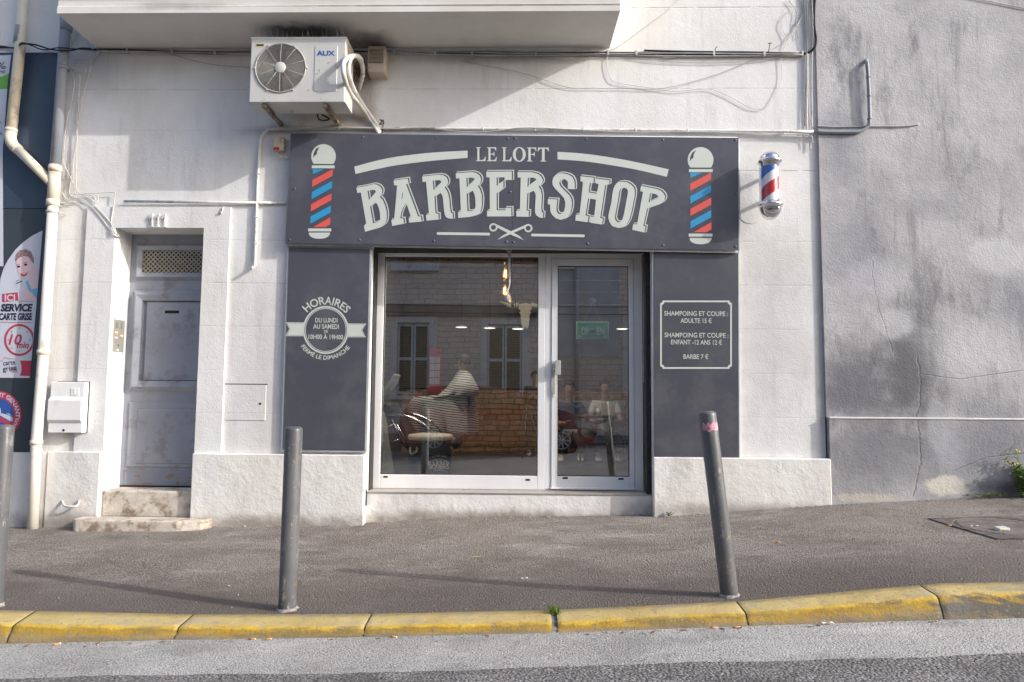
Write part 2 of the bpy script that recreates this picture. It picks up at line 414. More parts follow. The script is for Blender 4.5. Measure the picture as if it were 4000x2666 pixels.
M_BALC = plaster('balcony_render', (.72, .70, .67), spots=[
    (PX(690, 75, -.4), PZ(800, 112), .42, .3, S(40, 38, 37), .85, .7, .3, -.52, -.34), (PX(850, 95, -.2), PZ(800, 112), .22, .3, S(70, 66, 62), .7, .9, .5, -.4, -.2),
    (PX(400, 20, -.65), PZ(800, 112) + .07, .5, .05, S(110, 104, 98), .5, .9, .6), (PX(1176, 15, -.65), PZ(800, 112) + .06, 2.5, .012, S(110, 104, 98), .8, .6, .4)],
    bump=.25, tint=(.88, .86, .84), amount=.4)
M_LIMESTONE = pm('worn_limestone', (.62, .56, .48), .85, var=.15, vs=9, bump=.8, bs=60, dirt=(.28, .21, .15), ds=6, da=(.47, .64))
M_DOOR = pm('grey_blue_door_paint', S(156, 159, 168), .5, var=.08, vs=3, bump=.15, bs=70, dirt=S(132, 131, 134), ds=4, da=(.50, .66))
def door_low():
    t = NT('peeling_door_paint')
    c = t.mix(t.ramp(t.noise(3, 5), .3, .7), S(134, 139, 153), S(148, 152, 166))
    k = t.ramp(t.noise(14, 8, .7, stretch=(.5, 1, 1.6)), .53, .58)
    c = t.mix(k, c, S(150, 128, 100))
    t.principled(c, .6, 0, t.bump(t.math('MULTIPLY', k, -1.0), .5, .004)); return t.mat
M_DOORLOW = door_low()
M_BLACK = pm('black_gap', (.012, .012, .012), .8)
M_IRON = pm('black_worn_iron', (.02, .02, .022), .55, var=.4, vs=20, dirt=(.35, .34, .32), ds=40, da=(.68, .74))
M_ALU = pm('white_aluminium', (.82, .82, .82), .35, var=.05, vs=2, dirt=(.55, .53, .5), ds=2.5, da=(.55, .85))
M_RUBBER = pm('dark_gasket', (.03, .03, .03), .6)
M_TILE = pm('grey_sill_tile', S(165, 158, 152), .4, var=.1, vs=2)
M_SIGN = pm('slate_sign_panel', (.078, .081, .102), .36, var=.08, vs=1.1, dirt=(.104, .106, .122), ds=2.2, da=(.46, .66), bump=.02, bs=8)
M_SIGNEDGE = pm('sign_edge_metal', (.45, .46, .48), .4)
M_LET = pm('pale_sign_lettering', S(200, 208, 200), .45, var=.02)
M_SRED = pm('coral_sign_vinyl', S(222, 92, 82), .45, var=.02)
M_SBLUE = pm('sky_blue_sign_vinyl', S(48, 150, 200), .45, var=.02)
M_SDARK = pm('slate_sign_shadow_line', (.070, .073, .092), .35, var=.02)
M_WPVC = pm('painted_white_conduit', (.72, .71, .69), .55, var=.1, vs=6, dirt=(.42, .38, .34), ds=9, da=(.52, .68))
M_WCABLE = pm('white_cable_sheath', (.60, .58, .55), .6, var=.15, vs=6, dirt=(.3, .27, .24), ds=12, da=(.5, .75))
M_GCABLE = pm('grey_cable_sheath', (.40, .39, .38), .6, var=.2, vs=6)
M_BCABLE = pm('black_cable_sheath', (.02, .022, .022), .5)
M_GPIPE = pm('grey_pvc_pipe', S(150, 155, 165), .45, var=.06, vs=4, dirt=S(120, 122, 130), ds=5, da=(.5, .8))
M_CPIPEW = pm('weathered_white_pvc_pipe', S(226, 221, 212), .45, var=.05, vs=4, dirt=S(185, 172, 155), ds=6, da=(.54, .70))
M_CPIPE = pm('cream_pvc_pipe', S(222, 212, 192), .45, var=.05, vs=4, dirt=S(170, 155, 135), ds=6, da=(.52, .70))
M_CHROME = pm('chrome', (.78, .78, .80), .07, 1.0, var=.0)
M_STEEL = pm('brushed_steel', (.56, .55, .52), .4, .35, var=.1, vs=10)
M_BOLL = None

# ------------------------------------------------------------------ shop building
shop = thing('shop_building', 'white rendered building front with shop opening, grey door and concrete balcony', 'building', (0, 0, 0))
mb = MB()
rect = lambda x0, x1, z0, z1, y: [(x0, y, z0), (x1, y, z0), (x1, y, z1), (x0, y, z1)]
mb.poly([rect(X0, X1, -.5, ZTOP, 0), rect(DX0, DX1, DZ0, DZ1, 0), rect(SX0, SX1, -.3, SZ1, 0)])
def reveal(mb, x0, x1, z0, z1, ya, yb, bottom=True, splay=0.0, top=0.0):
    a = [(x0, ya, z0), (x1, ya, z0), (x1, ya, z1), (x0, ya, z1)]
    b = [(x0 - splay, yb, z0), (x1 + splay, yb, z0), (x1 + splay, yb, z1 - top), (x0 - splay, yb, z1 - top)]
    for i in range(4):
        if i == 0 and not bottom: continue
        j = (i + 1) % 4; mb.quad(a[j], a[i], b[i], b[j])
reveal(mb, DX0, DX1, DZ0, DZ1, 0, .30, splay=-.0)
reveal(mb, SX0, SX1, -.3, SZ1, 0, .40, bottom=False)
mb.quad((X1, 0, -.5), (X1, 0, ZTOP), (X1, .4, ZTOP), (X1, .4, -.5))
mb.box((X0, .45, ZTOP - .02), (X1, 6, ZTOP + .2))                      # flat roof far above the picture
mb.build('wall', M_WALL, shop)
mb = MB()
mb.box((X0 + .02, -.06, -.5), (DX0, 0, ZP), bev=.008)
mb.build('plinth', M_PLINTH, shop)
mb = MB(); mb.box((DX1, -.06, -.5), (PX(838, 1045, -.06), -.0005, ZP - .005), bev=.008); mb.build('plinth', M_PLINTH, shop)
mb = MB(); mb.box((PX(1502, 1100, -.07), -.07, -.5), (X1 + .015, -.0005, ZPR), bev=.008); mb.build('plinth', M_PLINTH, shop)
mb = MB(); mb.box((SX0 + .001, .07, -.4), (SX1 - .001, .42, ZSILL - .012), bev=.006); mb.build('threshold_wall', M_PLINTH, shop)
mb = MB()
n_t = 6
for i in range(n_t):
    xa = SX0 + .002 + (SX1 - SX0 - .004) * i / n_t; xb = SX0 + .002 + (SX1 - SX0 - .004) * (i + 1) / n_t
    mb.box((xa + .0015, .062, ZSILL - .012), (xb - .0015, .36, ZSILL), bev=.001)
mb.build('sill_tile', M_TILE, shop)
# door surround
mb = MB()
gx0, gx1, gz1 = PX(194, 600, -.02), PX(521, 700, -.02), PZ(370, 476, -.02)
mb.prism([[(gx0, -.022, ZP), (DX0, -.022, ZP), (DX0, -.022, DZ1), (DX1, -.022, DZ1), (DX1, -.022, ZP - .005), (gx1, -.022, ZP - .005), (gx1, -.022, gz1), (gx0, -.022, gz1)]], (0, .0215, 0))
mb.build('door_surround', M_WALL, shop)
# balcony
bx0, bx1 = PX(226, 111), PX(1401, 113); bz = PZ(800, 112)
ox0, ox1 = PX(131, 24, -.65), PX(1425, 28, -.65)
mb = MB()
A = [(bx0, -.001, bz), (bx1, -.001, bz), (ox1, -.65, bz), (ox0, -.65, bz)]
B = [(x, y, bz + .065) for x, y, z in A]
Cc = [(x, y if y > -.1 else y + .012, bz + .075) for x, y, z in A]
D = [(x, y if y > -.1 else y + .012, bz + .16) for x, y, z in A]
E = [(x, y if y > -.1 else y - .02, bz + .17) for x, y, z in A]
Fz = [(x, y if y > -.1 else y - .02, bz + 1.2) for x, y, z in A]
rings = [A, B, Cc, D, E, Fz]
mb.add(A, [(3, 2, 1, 0)])
for a, b in zip(rings, rings[1:]):
    for i in range(4):
        j = (i + 1) % 4; mb.quad(a[i], a[j], b[j], b[i])
mb.add(Fz, [(0, 1, 2, 3)])
mb.build('balcony', M_BALC, shop, True)
# steps
mb = MB(); mb.box((DX0 + .004, -.004, DZ0 - .02), (DX1 - .002, .36, PZ(340, 1129)), bev=.012, seg=2); mb.build('step', M_LIMESTONE, shop)
mb = MB()
sx0, sx1, sz = PX(163, 1196, -.22), PX(474, 1194, -.22), PZ(320, 1197, -.25)
pl = [(sx0, -.061), (sx0, -.19), (sx0 + .06, -.25), (sx1 - .26, -.25), (sx1 - .06, -.20), (sx1, -.10), (sx1 - .02, -.061)]
mb.prism([[(x, y, sz) for x, y in pl]], (0, 0, -.3))
me_step = mb.build('step', M_LIMESTONE, shop, True)
bv = me_step.modifiers.new('b', 'BEVEL'); bv.width = .014; bv.segments = 2
# house door
yd = .27
mb = MB()
dzb, dzt = PZ(350, 1116, yd), PZ(380, 542, yd)
dxa, dxb = PX(280, 850, yd) - .1, DX1 + .05
mb.box((dxa, yd, dzb), (dxb, yd + .05, DZ1 + .02))
door = mb.build('entrance_door', M_DOOR, shop)
def frame_px(mb, x0, z0, x1, z1, wd, y0, y1, m=0):
    """moulding: a mitred rectangular ring rising towards the middle"""
    o = [(x0, z0), (x1, z0), (x1, z1), (x0, z1)]; i1 = [(x0 + wd * .45, z0 + wd * .45), (x1 - wd * .45, z0 + wd * .45), (x1 - wd * .45, z1 - wd * .45), (x0 + wd * .45, z1 - wd * .45)]
    i2 = [(x0 + wd, z0 + wd), (x1 - wd, z0 + wd), (x1 - wd, z1 - wd), (x0 + wd, z1 - wd)]
    for a, b, ya, yb in ((o, i1, y1, y0), (i1, i2, y0, y0 + .4 * (y1 - y0))):
        for k in range(4):
            j = (k + 1) % 4
            mb.quad((a[k][0], ya, a[k][1]), (a[j][0], ya, a[j][1]), (b[j][0], yb, b[j][1]), (b[k][0], yb, b[k][1]), m)
    for k in range(4):
        j = (k + 1) % 4; a = i2
        mb.quad((a[k][0], y0 + .4 * (y1 - y0), a[k][1]), (a[j][0], y0 + .4 * (y1 - y0), a[j][1]), (a[j][0], y1 + .02, a[j][1]), (a[k][0], y1 + .02, a[k][1]), m)
d2 = crop(0, 650, 2.24); d3 = crop(0, 1350, 2.24)
def pz(f, u, v, y): a, b = f(u, v); p = P(a, b, y); return p.x, p.z
xL, zT = pz(d2, 1200, 675, yd); xR = DX1 + .04
x_, zB = pz(d2, 1190, 1000, yd)
mb = MB(); frame_px(mb, xL, zB, xR, zT, .075, yd - .042, yd); mb.build('grille_frame', M_DOOR, door)
gx, gz0 = pz(d2, 1240, 955, yd); _, gz1_ = pz(d2, 1250, 722, yd)
mb = MB(); mb.quad((gx - .01, yd - .002, gz0 - .01), (xR, yd - .002, gz0 - .01), (xR, yd - .002, gz1_ + .01), (gx - .01, yd - .002, gz1_ + .01)); mb.build('dark_opening', M_BLACK, door)
M_LATT = pm('cream_cast_grille', S(170, 163, 148), .6, var=.15, vs=20)
mb = MB(); pitch = .0465
hgt = gz1_ - gz0; wid = xR - gx
k = -int(hgt / pitch) - 2
lat = []
while k * pitch < wid + hgt:
    for sgn in (1, -1):
        x = gx + k * pitch
        a = (x, gz0) if sgn > 0 else (x, gz1_)
        b = (x + hgt, gz1_) if sgn > 0 else (x + hgt, gz0)
        t0 = max(0, (gx - a[0]) / hgt); t1 = min(1, (xR - a[0]) / hgt)
        if t1 > t0:
            pa = Vector((a[0] + (b[0] - a[0]) * t0, yd - .008 - .002 * sgn, a[1] + (b[1] - a[1]) * t0)); pb = Vector((a[0] + (b[0] - a[0]) * t1, yd - .008 - .002 * sgn, a[1] + (b[1] - a[1]) * t1))
            dd = (pb - pa).normalized(); nn = Vector((-dd.z, 0, dd.x)) * .006
            mb.obox((pa + pb) / 2, (pb - pa) / 2, nn, (0, .0018, 0))
    k += 1
for r_ in range(int(hgt / pitch * 2) + 1):           # rosettes on the crossings
    for c_ in range(int(wid / pitch * 2) + 2):
        if (r_ + c_) % 2 == 0:
            x, z = gx + c_ * pitch / 2, gz0 + r_ * pitch / 2
            if z < gz1_ and x < xR: mb.obox((x, yd - .013, z), (.0065, 0, .0065), (0, .002, 0), (.0065, 0, -.0065))
mb.build('grille', M_LATT, door)
x1_, z1_ = pz(d2, 1175, 1085, yd); _, z2_ = pz(d3, 1130, 405, yd)
mb = MB(); frame_px(mb, x1_, z2_, xR + .03, z1_, .11, yd - .055, yd); mb.build('panel_moulding', M_DOOR, door)
mb = MB(); xa, za = pz(d2, 1280, 1180, yd - .02); _, zb_ = pz(d3, 1240, 310, yd - .02); mb.box((xa, yd - .018, zb_), (DX1 - .03, yd + .01, za), bev=.012); mb.build('upper_panel', M_DOOR, door)
mb = MB(); xa, za = pz(d3, 1135, 495, yd); _, zb_ = pz(d3, 1105, 1065, yd); mb.box((xa, yd - .014, zb_), (xR, yd + .01, za), bev=.010); mb.build('lower_panel', M_DOOR, door)
mb = MB(); xa, za = pz(d3, 1200, 560, yd - .02); _, zb_ = pz(d3, 1160, 1035, yd - .02); mb.box((xa, yd - .022, zb_), (xR - .06, yd, za), bev=.008); mb.build('lower_panel_field', M_DOOR, door)
mb = MB(); xa, za = pz(d3, 1085, 1080, yd); mb.box((xa, yd - .006, dzb + .005), (xR, yd + .01, za), bev=.003); mb.build('bottom_rail', M_DOORLOW, door)
xa, za = pz(d2, 1445, 1262, yd - .02); xb, zb_ = pz(d2, 1565, 1288, yd - .02)
mb = MB(); mb.box((xa, yd - .021, zb_), (xb, yd, za)); mb.build('letter_slot', M_BLACK, door)
mb = MB(); mb.box((dxa, yd + .002, dzb - .03), (dxb, yd + .05, dzb)); mb.build('door_gap', M_BLACK, door)
# house number, raised figures
mb = MB()
for i, xx in enumerate((347.5, 361, 376.5)):
    c = [(xx - 5.5, 501), (xx + .5, 491), (xx + 3.5, 491), (xx + 2.2, 520), (xx + 4.5, 520), (xx + 4.5, 522), (xx - 3.5, 522), (xx - 3.5, 520), (xx - 1, 520), (xx + .2, 498), (xx - 4.5, 503)]
    mb.prism([[P(a, b, -.045) for a, b in c]], (0, .0225, 0))
mb.build('house_number', M_WPVC, shop, True)
# recessed metal hatch right of the door
mb = MB(); x0_, z1_ = P(512, 884).x, PZ(560, 883); x1_, z0_ = P(611, 925).x, PZ(560, 966)
mb.box((x0_, -.006, z0_), (x1_, 0, z1_ - .006), bev=.002)
hatch = mb.build('utility_hatch', M_WALL, shop)
for zz in (900, 935):
    mb = MB(); mb.box((PX(508, zz, -.02), -.016, PZ(512, zz + 16, -.01)), (PX(514, zz, -.02), -.002, PZ(512, zz, -.01)), bev=.003); mb.build('hinge', M_WALL, hatch)
mb = MB(); mb.lathe([(.0, .004), (.010, .004), (.012, 0)], P(598, 928, -.006), (0, -1, 0), 12); mb.build('keyhole', M_IRON, hatch)
mb = MB(); mb.box((x0_, -.0015, z1_ - .006), (x1_ + .01, .0, z1_ + .004)); mb.build('hatch_gap_shade', M_BLACK, hatch)  # flat black strip drawn as the shade in the gap over the hatch
# bolt on plinth corners / strap bracket for boot scraper
mb = MB()
sc = [P(143, 1152, -.06), P(146, 1160, -.1), P(153, 1164, -.125), P(172, 1164, -.125), P(179, 1160, -.1), P(182, 1150, -.06)]
mb.tube(smooth_pts(sc, 4), .010, 6); mb.build('boot_scraper', M_PLINTH, shop)

# ------------------------------------------------------------------ shopfront
yf = .30
fx0, fx1 = PX(863, 850, yf), PX(1476, 850, yf); fz1, fz0 = PZ(1170, 577, yf), ZSILL + .001
wgx0, wgx1 = PX(879, 850, yf), PX(1236, 850, yf); wgz1, wgz0 = PZ(1060, 591, yf), PZ(1060, 1092, yf)
dlx0, dlx1 = PX(1267, 850, yf), PX(1456, 850, yf); dgx0, dgx1 = PX(1281, 850, yf), PX(1445, 850, yf)
dlz1, dgz1, dgz0, dlz0 = PZ(1360, 596, yf), PZ(1360, 612, yf), PZ(1360, 1095, yf), PZ(1360, 1123, yf)
win = None
mb = MB()
def ringbox(mb, ox0, ox1, oz0, oz1, ix0, ix1, iz0, iz1, y0, y1, bev=.004):
    mb.box((ox0, y0, oz0), (ix0, y1, oz1), bev=bev); mb.box((ix1, y0, oz0), (ox1, y1, oz1), bev=bev)
    mb.box((ix0, y0 + .0008, iz1), (ix1, y1, oz1), bev=bev); mb.box((ix0, y0 + .0008, oz0), (ix1, y1, iz0), bev=bev)
ringbox(mb, fx0, PX(1252, 850, yf), fz0, fz1, wgx0, wgx1, wgz0, wgz1, yf - .015, yf + .05)
win = mb.build('shop_window', M_ALU, shop)
mb = MB()
ringbox(mb, wgx0 - .004, wgx1 + .004, wgz0 - .004, wgz1 + .004, wgx0 + .006, wgx1 - .006, wgz0 + .006, wgz1 - .006, yf - .003, yf + .03, 0)
mb.build('gasket', M_RUBBER, win)
def glass():
    t = NT('reflective_shop_glass')
    g = t.n('ShaderNodeBsdfGlossy'); g.inputs['Roughness'].default_value = 0.0; g.inputs['Color'].default_value = (.95, .97, 1, 1)
    tr = t.n('ShaderNodeBsdfTransparent'); tr.inputs['Color'].default_value = (.90, .93, .93, 1)
    fr = t.n('ShaderNodeFresnel'); fr.inputs[0].default_value = 1.5
    k = t.math('ADD', t.math('MULTIPLY', fr.outputs[0], .75), GLASS_REFL, clamp=True)
    mx = t.n('ShaderNodeMixShader'); t.link(k, mx.inputs[0]); t.link(tr.outputs[0], mx.inputs[1]); t.link(g.outputs[0], mx.inputs[2])
    t.link(mx.outputs[0], t.out.inputs[0]); return t.mat
M_GLASS = glass()
mb = MB(); mb.quad((wgx0, YG, wgz0), (wgx1, YG, wgz0), (wgx1, YG, wgz1), (wgx0, YG, wgz1)); mb.build('pane', M_GLASS, win)
for x, y in ((886, 1096), (1213, 1103)):
    mb = MB(); mb.box((PX(x - 5, y, .285), .283, PZ(x, y + 2, .285)), (PX(x + 5, y, .285), .289, PZ(x, y - 2, .285)))
    mb.build('drain_slot', M_BLACK, win)
mb = MB()
mb.box((PX(1252, 850, yf) + .001, yf - .012, fz0), (dlx0 - .002, yf + .05, fz1), bev=.004)
mb.box((dlx1 + .002, yf - .012, fz0), (fx1, yf + .05, fz1), bev=.004)
mb.box((dlx0 - .002, yf - .0125, dlz1 + .002), (dlx1 + .002, yf + .05, fz1), bev=.004)
mb.build('door_frame', M_ALU, shop)
mb = MB(); ringbox(mb, dlx0, dlx1, dlz0, dlz1, dgx0, dgx1, dgz0, dgz1, yf - .022, yf + .04)
sdoor = mb.build('shop_door', M_ALU, shop)
mb = MB(); mb.box((dlx0 - .01, yf - .04, dlz0 - .006), (dlx1 + .005, yf - .018, dlz0 + .014), bev=.004); mb.build('weather_bar', M_ALU, sdoor)
mb = MB(); ringbox(mb, dgx0 - .004, dgx1 + .004, dgz0 - .004, dgz1 + .004, dgx0 + .006, dgx1 - .006, dgz0 + .006, dgz1 - .006, yf - .008, yf + .03, 0); mb.build('gasket', M_RUBBER, sdoor)
mb = MB(); mb.quad((dgx0, YG, dgz0), (dgx1, YG, dgz0), (dgx1, YG, dgz1), (dgx0, YG, dgz1)); mb.build('pane', M_GLASS, sdoor)
yk = yf - .03
mb = MB(); mb.box((PX(1267, 870, yk), yk, PZ(1270, 906, yk)), (PX(1276, 870, yk), yf - .02, PZ(1270, 830, yk)), bev=.002); mb.build('lock_plate', M_STEEL, sdoor)
mb = MB(); mb.box((PX(1275, 845, yk), yk - .045, PZ(1280, 862, yk)), (PX(1288, 845, yk), yk - .02, PZ(1280, 829, yk)), bev=.004)
mb.box((PX(1271, 845, yk), yk - .035, PZ(1280, 852, yk)), (PX(1280, 845, yk), yk, PZ(1280, 840, yk)), bev=.002); mb.build('pull_handle', M_STEEL, sdoor)
mb = MB(); mb.tube([P(1276, 873, .37), P(1298, 874, .37)], .008, 8); mb.tube([P(1279, 873, .37), P(1279, 873, .33)], .008, 8); mb.build('inner_handle', M_STEEL, sdoor)
mb = MB(); mb.lathe([(0, .006), (.009, .006), (.010, 0)], P(1270, 898, yk + .008), (0, -1, 0), 14); mb.box((PX(1268, 900, yk), yk, PZ(1270, 914, yk)), (PX(1272.5, 900, yk), yk + .01, PZ(1270, 903, yk)), bev=.002); mb.build('cylinder_lock', M_STEEL, sdoor)
for x, y in ((1299, 1099), (1427, 1101)):
    mb = MB(); mb.box((PX(x - 6, y, .275), .276, PZ(x, y + 2, .275)), (PX(x + 6, y, .275), .28, PZ(x, y - 2, .275)))
    mb.build('drain_slot', M_BLACK, sdoor)
# shutter rails and box
mb = MB(); mb.box((SX0 + .002, .14, ZSILL - .01), (SX0 + .012, .283, SZ1)); mb.box((SX0 + .0015, .03, ZSILL - .13), (SX0 + .006, .068, ZSILL + .02)); mb.build('shutter_rail', M_IRON, shop)
mb = MB(); mb.box((SX1 - .045, .08, ZSILL - .16), (SX1 - .004, .22, SZ1)); mb.build('shutter_rail', M_IRON, shop)
mb = MB(); mb.box((SX0 + .025, .05, PZ(1170, 572, .05)), (SX1 - .046, .27, SZ1 - .001)); mb.build('shutter_box', M_BLACK, shop)
mb = MB(); cx_ = PX(1476, 800, .28)
mb.tube([P(1478, 590, .27), P(1480, 880, .27)], .006, 6); mb.build('switch_conduit', M_WPVC, shop)
mb = MB(); mb.box((PX(1474, 810, .25), .24, PZ(1478, 808, .25)), (PX(1484, 810, .25), .288, PZ(1478, 789, .25)), bev=.004); mb.build('key_switch', M_STEEL, shop)
# ------------------------------------------------------------------ grey neighbouring building
grey = thing('grey_building', 'grey cracked rendered building wall without openings beside the white shop', 'building', (X1, 0, 0))
zl = PZ(2100, 961, -.07)
mb = MB(); mb.box((X1 + .0008, -.03, zl), (11, .3, 7)); mb.build('wall', M_GREY, grey)
mb = MB(); mb.box((X1 + .0155, -.055, -.6), (11, .3, zl - .002)); mb.build('lower_wall', M_GREY, grey)
mb = MB(); mb.box((X1 + .012, -.062, zl - .012), (11, .01, zl + .004), bev=.003); mb.build('ledge', M_WALL, grey)
# ------------------------------------------------------------------ left neighbour
nb = thing('neighbour_building', 'white wall at the picture edge carrying the navy panel', 'building', (X0, 0, 0))
mb = MB(); mb.box((-9, 0.0, -.5), (X0 - .0008, .3, ZTOP)); mb.build('wall', M_WALL, nb)
mb = MB(); mb.box((-9, -.05, -.5), (X0 + .018, -.0005, PZ(50, 1040, -.05)), bev=.008); mb.build('plinth', M_PLINTH, nb)
M_NAVY = pm('navy_panel', (.040, .062, .100), .4, var=.1, vs=3, dirt=(.085, .10, .13), ds=3.5, da=(.6, .9))
M_NAVY2 = pm('dark_slate_panel', (.045, .055, .068), .4, var=.1, vs=3, dirt=(.075, .085, .09), ds=3.5, da=(.6, .9))
yn = -.045
nx1 = PX(103, 600, yn)
zs_ = PZ(50, 480, yn)
pan = thing('navy_panel', 'navy blue cladding panel behind the cream drainpipe, with posters', 'panel', (nx1, yn, 1.5))
mb = MB(); mb.box((-8.8, yn, zs_ + .003), (nx1, -.001, PZ(60, 121, yn)), bev=.002); mb.build('upper_sheet', M_NAVY, pan)
mb = MB(); mb.box((-8.8, yn, PZ(40, 1040, yn)), (nx1, -.0515, zs_), bev=.002) if False else mb.box((-8.8, yn, PZ(40, 1040, yn) + .012), (nx1, -.001, zs_), bev=.002)
mb.build('lower_sheet', M_NAVY2, pan)
for x, y in ((96, 990), (108, 610), (99, 740), (89, 1010), (121, 400)):
    mb = MB(); mb.lathe([(0, .004), (.007, .003), (.009, 0)], P(x - 6, y, yn), (0, -1, 0), 10); mb.build('screw', M_STEEL, pan)
M_PAPER = pm('poster_white', S(205, 208, 220), .5, var=.02)
M_PINK = pm('poster_raspberry', S(190, 60, 85), .5, var=.02)
M_GRN = pm('poster_green', S(110, 180, 70), .5, var=.02)
M_INK = pm('poster_ink', S(28, 36, 62), .5, var=.02)
M_SKIN_P = pm('poster_skin', S(225, 196, 200), .5, var=.03)
M_HAIR_P = pm('poster_hair', S(150, 125, 122), .5, var=.35, vs=50)
M_CYAN = pm('poster_cyan', S(110, 180, 215), .5, var=.02)
M_BLUE_P = pm('poster_blue', S(50, 90, 165), .5, var=.03)
PM = [M_PAPER, M_PINK, M_GRN, M_INK, M_SKIN_P, M_HAIR_P, M_CYAN, M_BLUE_P]
yp = yn - .003
d0 = crop(0, 180, 3.735)
# upper poster
pa = thing('savings_poster', 'white and green poster cut by the picture edge left of the drainpipe', 'poster', P(10, 400, yp))
mb = MB()
mb.pxpoly([[(-150, 136), d0(165, 130), d0(130, 405), (-150, 270)]], yp, 0)
mb.pxpoly([[(-150, 262), d0(-50, 460), d0(30, 445), d0(130, 402), d0(105, 630), (-150, 220 + 40)]], yp - .0008, 2)
mb.pxpoly([[(-150, 206), d0(107, 630), d0(40, 1560), (8, 612), (-150, 612)]], yp - .0012, 0)
up = mb.build('sheet', PM, pa)
mb = MB()
a = d0(30, 335); text_px(mb, '%', a[0] - 2, a[1], 17, yp - .003, w=21, m=3)
a = d0(35, 398); text_px(mb, 'OMIE', a[0] - 4, a[1], 6.5, yp - .003, m=3)
a = d0(5, 1130); text_px(mb, 'di.', a[0], a[1], 5, yp - .003, m=3)
a = d0(20, 1303); text_px(mb, 'R', a[0], a[1], 7, yp - .003, m=3)
mb.build('lettering', PM, pa)
# service poster
d9 = crop(0, 900, 2.613)
pb = thing('service_poster', 'white poster with a smiling woman and red ten minute clock', 'poster', P(40, 700, yp))
mb = MB()
out = [d9(435, 2), d9(330, 55), d9(240, 120), d9(160, 195), d9(90, 290), d9(40, 380), d9(5, 490), d9(-20, 700), d9(-40, 1000), d9(-40, 1505), d9(303, 1508), d9(340, 1130), d9(375, 720)]
mb.pxpoly([out], yp, 0); mb.build('sheet', PM, pb)
mb = MB(); q = yp - .0016
L9 = lambda pts: [d9(*p) for p in pts]
mb.pxpoly([L9([(330, 360), (392, 400), (372, 720), (330, 690), (280, 640), (262, 540), (300, 490)])], q, 4)      # neck and shoulder
mb.pxpoly([L9([(262, 530), (285, 510), (320, 600), (382, 590), (374, 690), (300, 640)])], q - .0004, 6)                # top
mb.pxpoly([[d9(250 + 88 * math.cos(t) * (1 if math.sin(t) < 0 else .85), 360 + (128 * math.sin(t) if math.sin(t) > 0 else 120 * math.sin(t))) for t in [2 * math.pi * i / 28 for i in range(28)]]], q - .0008, 4)   # face
mb.pxpoly([L9([(155, 320), (160, 250), (200, 205), (265, 192), (320, 220), (345, 290), (345, 345), (320, 315), (290, 270), (240, 262), (190, 285)])], q - .0012, 5)
for ex, ey in ((190, 372), (262, 352)): mb.pxpoly([[d9(ex + 17 * math.cos(t), ey + 11 * math.sin(t)) for t in [2 * math.pi * i / 12 for i in range(12)]]], q - .0012, 3)
mb.pxpoly([L9([(168, 352), (205, 342), (206, 348), (168, 358)]), ], q - .0012, 5); mb.pxpoly([L9([(238, 335), (280, 322), (284, 328), (240, 341)])], q - .0012, 5)
mb.pxpoly([L9([(205, 440), (240, 440), (285, 420), (275, 455), (245, 474), (220, 468)])], q - .0012, 1)
mb.pxpoly([L9([(212, 443), (240, 444), (277, 427), (270, 440), (242, 453)])], q - .0016, 0)
mb.pxpoly([L9([(145, 525), (230, 490), (270, 600), (215, 630), (180, 600)])], q - .0004, 0)
mb.pxpoly([L9([(160, 520), (200, 503), (202, 508), (162, 526)])], q - .0008, 3); mb.pxpoly([L9([(163, 540), (225, 513), (228, 523), (166, 551)])], q - .0008, 3)
mb.pxpoly([L9([(215, 625), (250, 600), (290, 615), (325, 640), (372, 700), (372, 730), (300, 700), (250, 690), (228, 665)])], q - .0010, 4)
mb.build('portrait', PM, pb)
mb = MB(); q = yp - .0016
mb.pxpoly([L9([(22, 650), (180, 633), (186, 718), (22, 735)])], q, 1)
mb.pxpoly([L9([(186, 719), (345, 725), (345, 729), (186, 724)])], q, 1); mb.pxpoly([L9([(-30, 936), (322, 942), (321, 947), (-30, 941)])], q, 1)
a = d9(101, 720); text_px(mb, 'ICI', a[0], a[1], 15, q - .0006, w=24, m=0, off=.03)
a = d9(170, 825); text_px(mb, 'SERVICE', a[0], a[1], 16.5, q, w=74, m=3, off=.05, shear=.2)
a = d9(160, 914); text_px(mb, 'CARTE GRISE', a[0], a[1], 15.5, q, w=76, m=3, off=.045, shear=.15)
c0 = d9(197, 1120)
rx = 155 / 2.613 * .58825; ry = 163 / 2.613 * .58825
ring = [(a, b) for a, b in ell(c0[0], c0[1], rx, ry, 48)]; ring2 = ell(c0[0], c0[1], rx - 4.8, ry - 4.8, 48)
lim = lambda l: [(min(a, d9(340 - (0) * .1, 0)[0] - (b - d9(0, 1120)[1]) * .05 - 1.0), b) for a, b in l]
mb.pxpoly([lim(ring), ring2], q, 1)
for k in range(8):
    t = k * math.pi / 4; a, b = c0[0] + (rx - 8) * math.cos(t), c0[1] + (ry - 8) * math.sin(t); a2, b2 = c0[0] + (rx - 12) * math.cos(t), c0[1] + (ry - 12) * math.sin(t)
    nx_, ny_ = -math.sin(t) * .6, math.cos(t) * .6
    mb.pxpoly([[(a + nx_, b + ny_), (a - nx_, b - ny_), (a2 - nx_, b2 - ny_), (a2 + nx_, b2 + ny_)]], q, 3)
a = d9(155, 1165); text_px(mb, '10', a[0], a[1], 24, q, w=31, m=1, off=.02, shear=.25)
a = d9(232, 1200); text_px(mb, 'min', a[0], a[1], 14, q, w=28, m=1, off=.03, shear=.25)
a = d9(95, 1375); text_px(mb, 'carte', a[0], a[1], 12, q, w=28, m=3, off=.01, ang=.12)
a = d9(100, 1432); text_px(mb, 'grise', a[0], a[1], 12, q, w=32, m=3, off=.01, ang=.12)
a = d9(140, 1450); text_px(mb, 'Café', a[0], a[1], 9, q, w=17, m=1, shear=.3)
